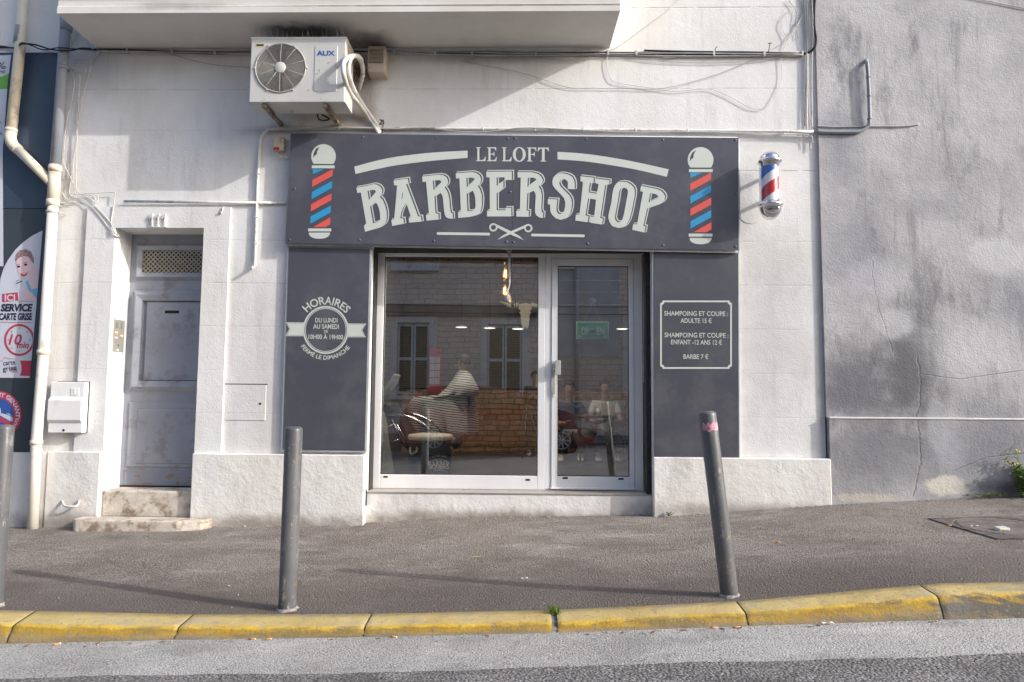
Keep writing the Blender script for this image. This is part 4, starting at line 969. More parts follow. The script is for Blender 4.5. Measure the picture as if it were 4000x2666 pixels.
# BARBERSHOP, traced letter by letter
k1, k2, k3, k4 = crop(1370, 640, 4.9), crop(1640, 640, 4.9), crop(1960, 640, 4.9), crop(2280, 640, 4.9)
LET = [
 (k1, [[(108, 462), (300, 425), (440, 392), (500, 400), (560, 435), (600, 490), (605, 540), (590, 590), (555, 635), (610, 690), (655, 790), (685, 900), (692, 1000), (684, 1080), (660, 1140), (600, 1195), (520, 1235), (440, 1258), (275, 1303), (252, 1190), (298, 1160), (192, 550), (125, 565)],
       [(320, 520), (430, 500), (470, 510), (482, 540), (350, 695)], [(370, 820), (470, 735), (510, 780), (540, 860), (560, 960), (565, 1075), (530, 1110), (430, 1145)]]),
 (k1, [[(818, 325), (1092, 282), (1108, 378), (1060, 392), (1290, 1010), (1345, 1008), (1355, 1108), (1115, 1130), (1108, 1035), (1152, 1020), (1065, 760), (1030, 800), (1000, 850), (972, 920), (955, 1000), (952, 1048), (1010, 1048), (1018, 1150), (792, 1193), (775, 1080), (832, 1060), (888, 412), (833, 418)],
       [(988, 540), (998, 575), (988, 660), (972, 680)]]),
 (k2, [[(45, 245), (370, 210), (450, 220), (510, 260), (540, 320), (540, 370), (520, 410), (475, 455), (520, 520), (550, 600), (565, 680), (575, 800), (585, 900), (600, 945), (628, 945), (632, 1055), (560, 1050), (500, 1025), (475, 970), (462, 880), (440, 650), (425, 600), (390, 552), (280, 625), (300, 950), (355, 960), (360, 1070), (128, 1093), (115, 985), (175, 965), (117, 345), (52, 352)],
       [(250, 325), (370, 315), (405, 330), (410, 360), (262, 505)]]),
 (k2, [[(688, 185), (1000, 160), (1080, 180), (1140, 220), (1172, 280), (1170, 340), (1145, 395), (1108, 428), (1150, 490), (1180, 580), (1192, 680), (1186, 800), (1172, 890), (1150, 940), (1120, 970), (1040, 1000), (950, 1020), (735, 1040), (728, 930), (785, 910), (757, 280), (692, 285)],
       [(890, 270), (1000, 268), (1045, 285), (1048, 310), (897, 452)], [(897, 572), (1010, 510), (1045, 590), (1060, 680), (1065, 800), (1055, 870), (1000, 905), (912, 912)]]),
 (k2, [[(1270, 155), (1760, 150), (1763, 313), (1622, 313), (1622, 262), (1470, 262), (1470, 425), (1600, 340), (1600, 465), (1470, 565), (1470, 890), (1640, 890), (1640, 845), (1750, 845), (1752, 1003), (1740, 1010), (1285, 1010), (1285, 905), (1340, 895), (1335, 262), (1272, 262)]]),
 (k3, [[(302, 160), (580, 165), (680, 190), (750, 240), (785, 310), (780, 360), (745, 405), (705, 432), (745, 500), (765, 590), (765, 700), (758, 800), (760, 900), (770, 930), (795, 935), (787, 1042), (720, 1030), (660, 990), (638, 940), (636, 860), (650, 620), (640, 570), (607, 512), (490, 570), (475, 895), (520, 905), (515, 1018), (280, 1012), (275, 905), (348, 890), (362, 268), (302, 265)],
       [(500, 268), (600, 268), (655, 290), (655, 330), (490, 445)]]),
 (k3, [[(1395, 490), (1262, 485), (1265, 350), (1225, 305), (1190, 293), (1150, 305), (1120, 330), (1100, 360), (1108, 400), (1130, 440), (1290, 600), (1330, 670), (1345, 740), (1340, 840), (1310, 950), (1270, 1010), (1200, 1055), (1130, 1075), (1040, 1050), (965, 985), (930, 920), (925, 780), (880, 780), (882, 675), (1065, 685), (1045, 860), (1052, 910), (1080, 955), (1120, 968), (1160, 945), (1195, 900), (1212, 820), (1215, 740), (1190, 660), (1140, 600), (1020, 480), (975, 410), (968, 340), (985, 270), (1040, 215), (1110, 185), (1180, 185), (1280, 210), (1350, 255), (1385, 320), (1398, 390)]]),
 (k4, [[(-60, 240), (195, 268), (185, 375), (120, 370), (95, 550), (250, 575), (285, 390), (228, 380), (232, 285), (492, 318), (488, 395), (412, 410), (318, 1040), (368, 1050), (350, 1165), (115, 1130), (125, 1025), (200, 1015), (235, 688), (85, 665), (35, 990), (95, 1005), (75, 1122), (-162, 1088), (-150, 980), (-80, 970), (-12, 350), (-62, 340)]]),
 (k4, [[(750, 345), (830, 355), (900, 395), (955, 450), (980, 520), (975, 620), (940, 800), (910, 950), (870, 1080), (820, 1170), (760, 1215), (680, 1232), (600, 1215), (540, 1190), (490, 1110), (470, 1030), (475, 970), (530, 740), (550, 570), (570, 480), (600, 410), (670, 360)],
       [(770, 460), (820, 475), (845, 510), (845, 570), (800, 800), (770, 960), (735, 1085), (690, 1120), (650, 1120), (610, 1085), (597, 1040), (610, 940), (655, 720), (680, 540), (700, 490), (730, 468)]]),
 (k4, [[(1098, 425), (1400, 485), (1480, 520), (1540, 580), (1560, 640), (1545, 700), (1500, 745), (1420, 785), (1215, 860), (1142, 1190), (1185, 1200), (1165, 1318), (930, 1268), (945, 1160), (1022, 1160), (1135, 540), (1080, 525)],
       [(1275, 568), (1330, 570), (1400, 595), (1430, 630), (1425, 655), (1240, 742)]]),
]
for f, loops in LET:
    mb = MB()
    sh = lambda l, dx, dy: [(a + dx, b + dy) for a, b in l]
    o1 = [sh(offset_loop(loops[0], 12), 31, -21)] + [sh(offset_loop(l, -12), 31, -21) for l in loops[1:]]
    o2 = [sh(l, 23, -16) for l in loops]
    mb.pxpoly([[f(*p) for p in l] for l in o1], ysn - .0010, 0)
    mb.pxpoly([[f(*p) for p in l] for l in o2], ysn - .0018, 3)
    mb.pxpoly([[f(*p) for p in l] for l in loops], ysn - .0026, 0)
    mb.build('letter', MATS, sg)
# scissors and bars
mb = MB()
def rbar(f, x0, y0, x1, y1, h):
    n = 8; L = [(x0 + h * math.cos(t), y0 + h * math.sin(t)) for t in [math.pi / 2 + math.pi * i / n for i in range(n + 1)]] + [(x1 + h * math.cos(t), y1 + h * math.sin(t)) for t in [-math.pi / 2 + math.pi * i / n for i in range(n + 1)]]
    mb.pxpoly([[f(*p) for p in L]], t1, 0)
rbar(c5, 1555, 971, 2022, 977, 12); mb.build('rule', MATS, sg); mb = MB(); rbar(c6, 305, 985, 775, 993, 12)
mb.build('rule', MATS, sg)
mb = MB()
mb.pxpoly([[c5(*p) for p in ell(2064, 915, 38)], [c5(*p) for p in ell(2064, 915, 23)]], t1, 0); mb.pxpoly([[c5(*p) for p in ell(2385, 922, 38)], [c5(*p) for p in ell(2385, 922, 23)]], t1, 0)
mb.pxpoly([[c5(*p) for p in [(2078, 880), (2235, 955), (2300, 992), (2346, 1033), (2280, 1005), (2210, 975), (2092, 912)]]], t2, 0)
mb.pxpoly([[c5(*p) for p in [(2372, 887), (2215, 955), (2150, 990), (2098, 1031), (2170, 1000), (2235, 972), (2358, 918)]]], t3, 0)
mb.build('scissors_emblem', MATS, sg)
mb = MB()
for f, u, v in [(c5, 865, 88), (c5, 1540, 93), (c5, 2197, 96), (c5, 2262, 96), (c6, 800, 102), (c6, 1503, 110), (c6, 2172, 112), (c5, 190, 1028), (c5, 833, 1028), (c5, 1517, 1037), (c5, 2183, 1047), (c5, 2247, 1050), (c6, 812, 1063), (c6, 1507, 1078), (c6, 2172, 1090), (c6, 2172, 602), (c5, 2218, 590), (c5, 235, 560)]:
    mb = MB(); mb.lathe([(0, .006), (.008, .005), (.012, 0)], P(*f(u, v), ysn), (0, -1, 0), 12); mb.build('screw', M_SIGN, sg)
# side panels
def side_panel(name, label, quad, y):
    o = thing(name, label, 'sign', P((quad[0][0] + quad[1][0]) / 2, quad[2][1], y))
    mb = MB(); mb.prism([[P(a, b, y) for a, b in quad]], (0, .02, 0)); mb.build('panel', M_SIGN, o)
    return o
yl = -.045
lp = side_panel('opening_hours_sign', 'tall slate panel left of the window with round HORAIRES badge', [(664, 569), (850, 573), (838, 1036), (650, 1034)], yl)
mb = MB(); q = [P(a, b, yl + .004) for a, b in ((661, 564), (855, 569), (842, 1040), (646, 1037))]; mb.prism([q], (0, .04, 0)); mb.build('edge_frame', M_SIGNEDGE, lp)
rp = side_panel('price_sign', 'tall slate panel right of the door with framed price list', [(1502, 577), (1696, 580), (1698, 1051), (1503, 1050)], yl)
mb = MB(); q = [P(a, b, yl + .004) for a, b in ((1498, 572), (1698, 575), (1700, 1053), (1500, 1052))]; mb.prism([q], (0, .04, 0)); mb.build('edge_frame', M_SIGNEDGE, rp)
c7 = crop(1080, 1100, 4.481); c8 = crop(1900, 950, 2.24)
u1, u2, u3 = yl - .0012, yl - .002, yl - .0028
K7 = lambda l: [c7(*p) for p in l]
mb = MB()
mb.pxpoly([K7(ell(862, 850, 400, 420, 64)), K7(ell(862, 850, 372, 391, 64))], u2, 0)
mb.pxpoly([K7(ell(862, 850, 380, 400, 64)), K7(ell(862, 850, 372, 391, 64))], u3, 3) if False else None
mb.pxpoly([K7(ell(862, 850, 362, 381, 64)), K7(ell(862, 850, 350, 369, 64))], u2, 0)
mb.build('badge_ring', MATS, lp)
mb = MB()
mb.pxpoly([K7([(165, 715), (484, 718), (474, 780), (462, 850), (466, 960), (157, 957), (222, 832)])], u1, 0); mb.build('ribbon', MATS, lp); mb = MB()
mb.pxpoly([K7([(1252, 735), (1570, 738), (1503, 855), (1565, 978), (1250, 978), (1262, 900), (1262, 800)])], u1, 0)
mb.build('ribbon', MATS, lp)
mb = MB()
def dash(a, b, n):
    for i in range(n):
        t0, t1_ = (i + .2) / n, (i + .75) / n; dx, dy = b[0] - a[0], b[1] - a[1]; L = math.hypot(dx, dy); nx_, ny_ = -dy / L * 4, dx / L * 4
        p, q = (a[0] + dx * t0, a[1] + dy * t0), (a[0] + dx * t1_, a[1] + dy * t1_)
        mb.pxpoly([K7([(p[0] + nx_, p[1] + ny_), (q[0] + nx_, q[1] + ny_), (q[0] - nx_, q[1] - ny_), (p[0] - nx_, p[1] - ny_)])], u2, 3)
for a, b, n in (((185, 730), (460, 733), 12), ((180, 943), (450, 945), 12), ((190, 740), (240, 832), 5), ((240, 832), (185, 935), 5), ((1275, 748), (1545, 750), 12), ((1270, 963), (1545, 964), 12), ((1545, 755), (1488, 855), 5), ((1488, 855), (1545, 960), 5)): dash(a, b, n)
mb.build('stitching', MATS, lp)
kk = .58825 / 4.481
def t7(s, u, v, h, w_): mb = MB(); a = c7(u, v); text_px(mb, s, a[0], a[1], h * kk, u3, w=w_ * kk, m=0, off=.016, slope=.012); mb.build('lettering', MATS, lp)
t7('DU LUNDI', 873, 718, 82, 388); t7('AU SAMEDI', 867, 828, 84, 450); t7('DE', 866, 898, 50, 68); t7('10H00 À 19H00', 864, 1010, 82, 605)
cc = c7(864, 850); mb = MB()
text_px(mb, 'HORAIRES', 0, 0, 140 * kk, u2, m=0, off=.014, arc=(cc[0], cc[1], 450 * kk, 1), w=830 * kk * .91, ang=.03); mb.build('lettering', MATS, lp); mb = MB()
text_px(mb, 'FERMÉ LE DIMANCHE', 0, 0, 75 * kk, u2, m=0, off=.016, arc=(cc[0], cc[1] - 2, 535 * kk, -1), w=1010 * kk, ang=-.02)
mb.build('lettering', MATS, lp)
mb = MB(); k8 = .58825 / 2.24
def fr8(x0, y0, x1, y1, r, inn):
    pts = []
    for cx_, cy_, a0 in ((x0, y0, 90), (x1, y0, 180), (x1, y1, 270), (x0, y1, 360)):
        for i in range(7):
            t = math.radians(a0 - 90 * i / 6); pts.append((cx_ + r * math.cos(t), cy_ + r * math.sin(t)))
    return pts
o_ = fr8(1520, 503, 2148, 1101, 22, 0); i_ = fr8(1535, 518, 2133, 1086, 22, 1)
mb.pxpoly([[c8(*p) for p in o_], [c8(*p) for p in i_]], u2, 0)
mb.build('border', MATS, rp)
def t8(s, u, v, h, w_): mb = MB(); a = c8(u, v); text_px(mb, s, a[0], a[1], h * k8, u2, w=w_ * k8, m=0, off=.010, slope=.008); mb.build('lettering', MATS, rp)
t8('SHAMPOING ET COUPE :', 1835, 637, 42, 558); t8('ADULTE 15 €', 1835, 699, 42, 272); t8('SHAMPOING ET COUPE :', 1838, 826, 42, 558); t8('ENFANT -12 ANS 12 €', 1838, 888, 42, 446); t8('BARBE 7 €', 1833, 1014, 42, 218)

# ------------------------------------------------------------------ barber pole on the wall
kp = crop(2850, 550, 4.48); yb_ = -.20
bp = thing('barber_pole', 'chrome barber pole with red, white and blue spiral mounted on the wall', 'barber pole', P(1768, 490, -.05))
top, bot = P(*kp(700, 460), yb_), P(*kp(708, 1075), yb_); cxp = (top.x + bot.x) / 2
k_ = .58825 / 4.48 * 6.3 / F_PX
R_ = 152 * k_
def spiral():
    t = NT('barber_spiral'); o = t.xyz()
    a = t.math('ARCTAN2', t.math('SUBTRACT', o[0], cxp), t.math('SUBTRACT', yb_, o[1]))
    ph = t.math('FRACT', t.math('ADD', t.math('SUBTRACT', t.math('MULTIPLY', o[2], 2.37), t.math('MULTIPLY', a, .119)), .145 - 2.37 * P(*kp(700, 790), yb_ - R_).z + 20))
    red = t.math('MULTIPLY', t.math('GREATER_THAN', ph, .0), t.math('LESS_THAN', ph, .29)); blu = t.math('MULTIPLY', t.math('GREATER_THAN', ph, .5), t.math('LESS_THAN', ph, .79))
    c = t.mix(red, (.78, .78, .80), S(196, 40, 48)); c = t.mix(blu, c, S(45, 98, 178))
    t.principled(c, .25, 0, Coat_Weight=1.0, Coat_Roughness=.03); return t.mat
mb = MB(); mb.lathe([(R_, 0), (R_, top.z - bot.z)], (cxp, yb_, bot.z), (0, 0, 1), 40); mb.build('cylinder', spiral(), bp)
h1 = P(*kp(690, 200), yb_).z - top.z
mb = MB(); mb.lathe([(R_ * .98, -.004), (R_ * 1.06, 0), (R_ * 1.08, .012), (R_ * 1.12, .02), (R_ * 1.34, .034), (R_ * 1.42, .046), (R_ * 1.34, .058), (R_ * 1.22, .062)] + [(R_ * 1.2 * math.cos(t), .062 + (h1 - .062) * math.sin(t)) for t in [math.pi / 2 * i / 10 for i in range(11)]], (cxp, yb_, top.z), (0, 0, 1), 40); mb.build('top_cap', M_CHROME, bp)
h2 = bot.z - P(*kp(700, 1390), yb_).z
mb = MB(); mb.lathe([(R_ * .98, .004), (R_ * 1.06, 0), (R_ * 1.08, -.008), (R_ * 1.15, -.014), (R_ * 1.36, -.024), (R_ * 1.44, -.034), (R_ * 1.36, -.046), (R_ * 1.25, -.05)] + [(R_ * 1.23 * math.cos(t), -.05 - (h2 - .05) * math.sin(t)) for t in [math.pi / 2 * i / 10 for i in range(11)]], (cxp, yb_, bot.z), (0, 0, 1), 40); mb.build('bottom_cap', M_CHROME, bp)
mb = MB(); xs_ = P(*kp(505, 800), -.12).x
mb.box((cxp - R_ * .9, yb_ + R_ * .7, bot.z - .06), (cxp + R_ * .6, yb_ + R_ * 1.1, top.z + .03), bev=.006); mb.tube([(cxp, yb_ + R_, bot.z + .06), (cxp, 0, bot.z + .06)], .018, 10); mb.tube([(cxp, yb_ + R_, top.z - .05), (cxp, 0, top.z - .05)], .018, 10); mb.build('bracket', M_CHROME, bp)
# painted-over rounded patch plate on the wall under it
mb = MB(); ce = P(*kp(370, 1320), 0); rr_ = 185 * .58825 / 4.48 * 6.5 / F_PX
plp = [(ce.x + rr_ * math.cos(t), -.004, ce.z - rr_ * .72 * math.sin(t)) for t in [math.pi * i / 20 for i in range(21)]] + [(ce.x - rr_, -.004, PZ(1725, 396)), (ce.x + rr_, -.004, PZ(1725, 396))]
mb.prism([plp], (0, .0038, 0)); mb.build('backing_plate', M_WALL, shop)
# ------------------------------------------------------------------ cables and conduits
def cable(name, label, pts, mat, r=.004, Y=-.012, group=None, n=5, cat='cable', clip=None):
    pp = smooth_pts([P(p[0], p[1], p[2] if len(p) > 2 else Y) for p in pts], n)
    mb = MB(); mb.tube(pp, r, 6); o = mb.build(name, mat); tag(o, label, cat, group); return o
gA = 'cables bundled along the wall under the balcony'
lA = 'pale cable in the sagging bundle strung along the wall at the foot of the balcony'
bn = [(223, 114), (290, 117), (395, 119), (495, 121), (570, 121), (700, 121), (830, 119), (893, 119), (1000, 119), (1100, 121), (1230, 123), (1400, 122), (1550, 123), (1700, 124), (1845, 124)]
for k in range(5):
    dy = (-4, -1.5, 1.5, 4, 6.5)[k]
    pts = [(x, y + dy * .75 + U(-1.6, 1.6), -.012 - .008 * (k % 3)) for x, y in bn]
    cable('wall_cable', lA, pts, (M_WCABLE, M_BCABLE, M_GCABLE, M_BCABLE, M_WCABLE)[k], (.006, .0055, .0065, .006, .005)[k], group=gA)
clip_g = 'clips holding the bundled cables'
for x in (293, 396, 494, 905, 1000, 1085, 1231, 1397, 1462, 1640, 1756, 1843):
    mb = MB(); c = P(x, interp([(a, b) for a, b in bn], x), -.02); mb.obox(c, (.009, 0, 0), (0, .014, 0), (0, 0, .026), bev=.003); o = mb.build('cable_clip', M_WCABLE); tag(o, 'small plastic clip gripping the cable bundle below the balcony line', 'cable clip', clip_g)
cable('black_cable', 'black twisted cable clipped above the navy panel and looped round the cream pipe', [(-60, 108, -.02), (0, 109, -.02), (38, 110, -.05), (46, 103, -.175), (62, 101, -.175), (85, 104, -.09), (110, 112, -.03), (140, 117, -.175), (165, 116, -.1), (190, 111, -.03), (225, 114, -.02)], M_BCABLE, .008)
cable('black_cable', 'thin black cable sagging beside the thicker one above the navy panel', [(-60, 112, -.02), (0, 106, -.02), (40, 113, -.06), (48, 99, -.18), (70, 104, -.17), (100, 115, -.05), (135, 110, -.18), (175, 113, -.1), (225, 116, -.02)], M_BCABLE, .006)
cable('black_cable', 'black cable running right and turning up the corner of the grey wall', [(1480, 117), (1600, 120), (1720, 121), (1800, 123), (1845, 124), (1862, 119, -.03), (1873, 107, -.05), (1876, 90, -.05), (1872, 60, -.05), (1872, 20, -.05), (1876, -30, -.05)], M_BCABLE, .012)
cable('white_cable', 'thin cable hanging in a shallow curve left of the air conditioner', [(360, 118), (400, 127), (450, 141), (500, 150), (575, 155)], M_GCABLE, .003)
gB = 'white cables dropping down the wall right of the grey pipe'; lB = 'thin white cable dropping down the wall between the grey pipe and the doorway'
for pts in ([(226, 114), (212, 132), (208, 160), (195, 190), (181, 205), (178, 260), (175, 330), (168, 380), (172, 440), (180, 446), (255, 443), (264, 448), (258, 490), (255, 520), (262, 535), (290, 546, .2)],
            [(232, 118), (215, 135), (205, 165), (196, 200), (186, 240), (177, 310), (176, 380), (176, 440), (190, 448), (215, 450), (220, 465), (218, 473), (240, 495), (255, 515), (268, 540), (288, 545, .2)],
            [(228, 121), (217, 128), (208, 136), (170, 139)], [(212, 140), (195, 144), (170, 146)], [(168, 150), (188, 153), (198, 162), (190, 168), (165, 160)],
            [(165, 160), (170, 190), (165, 230), (157, 260), (150, 300), (147, 350), (145, 372), (160, 405), (178, 440), (215, 462)],
            [(184, 175), (180, 240), (176, 300), (172, 345), (165, 400), (160, 445), (175, 455), (195, 462), (230, 498), (250, 525), (266, 543), (290, 547, .2)],
            [(142, 440), (150, 455), (165, 461), (190, 460)], [(160, 75), (166, 100), (163, 108), (175, 85), (185, 70)], [(198, 90), (205, 107), (215, 113)],
            [(217, 448), (225, 452), (223, 465), (218, 474), (252, 510)], [(139, 470), (165, 465), (172, 466)]):
    cable('white_cable', lB, pts, M_WCABLE, .0042, -.03 if True else 0, group=gB, n=4)
gC = 'thin loose wires hanging on the wall right of the balcony'; lC = 'thin loose wire hanging in curves on the white wall right of the balcony'
for pts in ([(1360, 122), (1420, 128), (1500, 140), (1620, 145), (1720, 141), (1800, 131), (1858, 124)],
            [(1060, 140), (1200, 168), (1300, 200), (1360, 203), (1440, 204), (1520, 204), (1620, 180), (1690, 155), (1740, 132), (1760, 122)],
            [(1396, 125), (1394, 150), (1404, 182), (1425, 192), (1480, 200), (1545, 210), (1600, 206), (1640, 207), (1690, 230), (1730, 250), (1765, 243), (1795, 188), (1795, 130), (1808, 93), (1795, 60), (1805, 35), (1817, 25)],
            [(1375, 122), (1420, 108), (1480, 65), (1540, 20), (1575, -20)], [(1660, 122), (1700, 128), (1740, 128), (1765, 118), (1790, 105), (1806, 95), (1830, 60), (1848, 25), (1866, -10)],
            [(1806, 95), (1825, 70), (1845, 35), (1842, 0), (1838, -30)], [(1812, 0), (1830, 28), (1828, 55), (1834, 88)], [(1850, -20), (1846, 20), (1835, 50), (1808, 94)],
            [(1340, 122), (1350, 138), (1300, 140), (1120, 131), (1060, 126), (960, 120)], [(1085, 122), (1070, 136), (1080, 142), (1098, 130), (1110, 128)],
            [(1500, 122), (1530, 133), (1560, 130), (1585, 122)]):
    cable('loose_wire', lC, pts, M_WCABLE if R() < .5 else M_GCABLE, .0028, -.016, group=gC, n=5)
gD = 'cables running down the corner between the white and grey walls'; lD = 'white cable running down the joint between the white wall and the grey wall'
for k in range(4):
    x = 1850 + 5 * k
    cable('corner_cable', lD, [(x - 2 + U(-2, 2), -30), (x + U(-3, 3), 60), (x + U(-3, 3), 122), (x - 1 + U(-2, 2), 220), (x + U(-1, 2), 290 + 12 * k)] + ([(x + 2, 345)] if k == 2 else []), M_WCABLE if k else M_GCABLE, .0055, -.02 - .006 * (k % 2), group=gD)
cable('grey_cable', 'thin grey cable pinned across the grey wall behind the conduit elbow', [(1872, 290, -.04), (1925, 292, -.04), (1995, 291, -.04), (2060, 291, -.04), (2092, 289, -.04), (2112, 286, -.035)], M_GCABLE, .006)
cable('grey_cable', 'thin dark cable crossing the top corner of the grey wall', [(2200, -10, -.04), (2280, 5, -.04), (2380, 25, -.04)], M_GCABLE, .004)
cd1 = thing('conduit', 'long white conduit along the wall above the sign, turning up grey at right', 'conduit', P(1200, 296, -.02))
mb = MB(); pts = [P(583, 612, -.06), P(580, 617, -.07), P(576, 615, -.075)]
mb.tube(smooth_pts([P(577, 617, -.075), P(583, 614, -.05), P(586, 600, -.025), P(589, 500, -.02), P(593, 400, -.02), P(598, 330, -.02), P(603, 312, -.02), P(615, 301, -.02), P(640, 297, -.02), P(890, 295, -.02), P(1200, 298, -.02), P(1600, 301, -.02), P(1872, 303, -.045)], 4), .0145, 10); mb.build('white_tube', M_WPVC, cd1)
M_GRT = pm('grey_steel_conduit', S(140, 148, 152), .5, var=.1)
mb = MB(); mb.tube(smooth_pts([P(1870, 303, -.045), P(1950, 304, -.05), P(1978, 301, -.05), P(1993, 290, -.055), P(1998, 275, -.065), P(1996, 200, -.07), P(1993, 152, -.07), P(1991, 143, -.055), P(1990, 139, -.02)], 5), .017, 10); mb.build('grey_tube', M_GRT, cd1)
for x, y, Y in ((1995, 178, -.07), (1997, 221, -.07), (1998, 273, -.065)):
    mb = MB(); c = P(x, y, Y); mb.lathe([(.017, -.007), (.021, -.007), (.021, .007), (.017, .007)], c, (0, 0, 1), 12); mb.build('pipe_clip', M_GRT, cd1)
for x in (640, 780, 890, 1000, 1110, 1230, 1340, 1460, 1580, 1690, 1800):
    mb = MB(); c = P(x, interp([(640, 297), (890, 295), (1200, 298), (1872, 303)], x), -.02); mb.obox(c, (.008, 0, 0), (0, .017, 0), (0, 0, .018), bev=.004); mb.build('pipe_clip', M_WPVC, cd1)
for x, y in ((588, 560), (590, 500), (593, 400)):
    mb = MB(); c = P(x, y, -.02); mb.obox(c, (.018, 0, 0), (0, .017, 0), (0, 0, .008), bev=.004); mb.build('pipe_clip', M_WPVC, cd1)
cable('white_cable', 'white cable wound loosely round the conduit above the sign', [(620, 299), (760, 294), (900, 296), (980, 294), (1060, 303), (1130, 302), (1200, 294), (1300, 297), (1450, 304), (1600, 303), (1700, 306), (1800, 309), (1860, 312), (1868, 330)], M_WCABLE, .0045, -.04)
mb = MB(); mb.tube([P(285, 463, -.035), P(660, 467, -.02)], .013, 8); o = mb.build('white_trunking', M_WPVC); tag(o, 'straight white tube running level over the doorway to the sign', 'conduit')
mb = MB(); mb.tube(smooth_pts([P(513, 476, -.03), P(510, 488, -.035), P(507, 492, -.03)], 4), .006, 6); mb.ball(P(508, 489, -.035), .011); o = mb.build('wall_hook', M_WPVC); tag(o, 'short painted hook on the lintel right of the house number', 'hook')
mb = MB(); mb.tube(smooth_pts([P(*c4(u, v), -.03) for u, v in ((1295, 1100), (1330, 1060), (1305, 1048), (1345, 1075), (1310, 1090), (1340, 1050), (1325, 1170))], 4), .004, 6); o = mb.build('cable_coil', M_BCABLE); tag(o, 'tangled dark cable ends where the hoses enter behind the sign', 'cable')
mb = MB(); c = P(1681, 398 - 280, -.02)
mb.tube([P(1766, 122, -.02), P(1769, 100, -.05)], .004, 6); mb.tube([P(1765, 100, -.05), P(1774, 99, -.05)], .004, 6); o = mb.build('wall_nail', M_IRON); tag(o, 'rusty nail standing up from the cable line near the grey wall', 'nail')
mb = MB(); mb.tube([P(1642, 122, -.02), P(1644, 112, -.04), P(1648, 107, -.05)], .004, 6); o = mb.build('wall_nail', M_IRON); tag(o, 'bent nail above the cable line mid wall', 'nail')
# webbing strap on the shutter
M_WEB = pm('grey_webbing', S(165, 165, 162), .8, var=.2, vs=60)
mb = MB(); ys = .10
ctr = [(1170, 573), (1170, 590), (1171, 620), (1172, 640), (1171, 655), (1167, 668), (1166, 680)]
wd = [14, 6.5, 6, 5.5, 5, 5, 5]; tw = [0, .1, .3, .7, 1.1, .6, .3]
pts = [P(a, b, ys) for a, b in ctr]; L = []; Rr = []
for p, w_, t in zip(pts, wd, tw):
    h = w_ * .5 * 6.6 / F_PX; d_ = V3(math.cos(t), math.sin(t), 0) * h; L.append(p - d_); Rr.append(p + d_)
L = smooth_pts(L, 4); Rr = smooth_pts(Rr, 4); o_ = V3(0, .003, 0)
for i in range(len(L) - 1):
    mb.quad(L[i], Rr[i], Rr[i + 1], L[i + 1]); mb.quad(L[i] + o_, Rr[i] + o_, Rr[i + 1] + o_, L[i + 1] + o_); mb.quad(L[i], L[i + 1], L[i + 1] + o_, L[i] + o_); mb.quad(Rr[i], Rr[i + 1], Rr[i + 1] + o_, Rr[i] + o_)
mb.ball(P(1166, 686, ys), (.03, .022, .04)); o = mb.build('pull_strap', M_WEB); tag(o, 'grey webbing strap with a knotted end hanging from the shutter before the window', 'strap')

# ------------------------------------------------------------------ ground
def asphalt(name, dark, light, grain, bumpd, stain, stone=(.30, .29, .28), band=None):
    t = NT(name)
    c = t.mix(t.ramp(t.noise(.9, 7, .65), .36, .64), dark, light)
    sp = t.noise(grain, 2, .5); c = t.mix(t.ramp(sp, .50, .74), c, stone)
    c = t.mix(t.ramp(sp, .48, .30), c, tuple(a * .35 for a in dark))
    c = t.mix(t.math('MULTIPLY', t.ramp(t.noise(3.3, 9, .75), .52, .68), stain), c, stone)
    c = t.mix(t.math('MULTIPLY', t.ramp(t.noise(1.6, 6, .7, stretch=(1, 1.6, 1)), .48, .62), .42), c, tuple(a * .55 for a in dark))
    c = t.mix(t.math('MULTIPLY', t.ramp(t.noise(2.3, 7, .7, stretch=(.6, 1.6, 1)), .54, .68), .26), c, tuple(min(1, a * 1.5) for a in stone))
    if band is not None:
        yy = t.math('ADD', t.xyz()[1], t.math('MULTIPLY', t.math('SUBTRACT', t.noise(1.4, 6, .7), .5), 1.1))
        c = t.mix(t.math('MULTIPLY', t.ramp(yy, band[0], band[1]), .75), c, tuple(a * .62 for a in dark))
    vor = t.n('ShaderNodeTexVoronoi'); vor.inputs['Scale'].default_value = grain * .9; t.link(t.pos(), vor.inputs['Vector'])
    h = t.math('ADD', t.math('MULTIPLY', sp, 1.0), t.math('MULTIPLY', vor.outputs['Distance'], -.9)); h = t.math('ADD', h, t.math('MULTIPLY', t.noise(7, 4), .8))
    t.principled(c, .88, 0, t.bump(h, 1.0, bumpd)); return t.mat
M_PAVE = asphalt('brown_pavement_asphalt', (.172, .142, .122), (.264, .229, .203), 90, .007, .30, stone=(.40, .37, .345), band=(-1.2, -2.3))
M_ROAD = asphalt('dark_road_asphalt', (.150, .143, .138), (.205, .196, .19), 75, .007, .2, stone=(.38, .37, .36))
M_GUT = asphalt('grey_gutter_concrete', (.35, .338, .322), (.44, .428, .41), 110, .003, .4, stone=(.54, .53, .51))
xs = [-14 + .1 * i for i in range(281)]
ys_ = [YK + (0.02 - YK) * j / 14 for j in range(15)] + [.12]
mb = MB(); nx_ = len(xs)
vs = [(x, y, ground(x, min(y, -.03))) for y in ys_ for x in xs]
mb.add(vs, [(j * nx_ + i, j * nx_ + i + 1, (j + 1) * nx_ + i + 1, (j + 1) * nx_ + i) for j in range(len(ys_) - 1) for i in range(nx_ - 1)], 0, True)
o = mb.build('pavement', M_PAVE); tag(o, kind='structure')
def gut_edge(x): return interp(T_GE, x)
T_GE = []
for px, py in ((-400, 1566), (0, 1558), (600, 1551), (1176, 1536), (1760, 1519), (2353, 1503), (2800, 1492)):
    p = G(px, py, roadz); T_GE.append((p.x, p.y))
mb = MB(); vs = []
xg_ = [-14 + .025 * i for i in range(1121)]
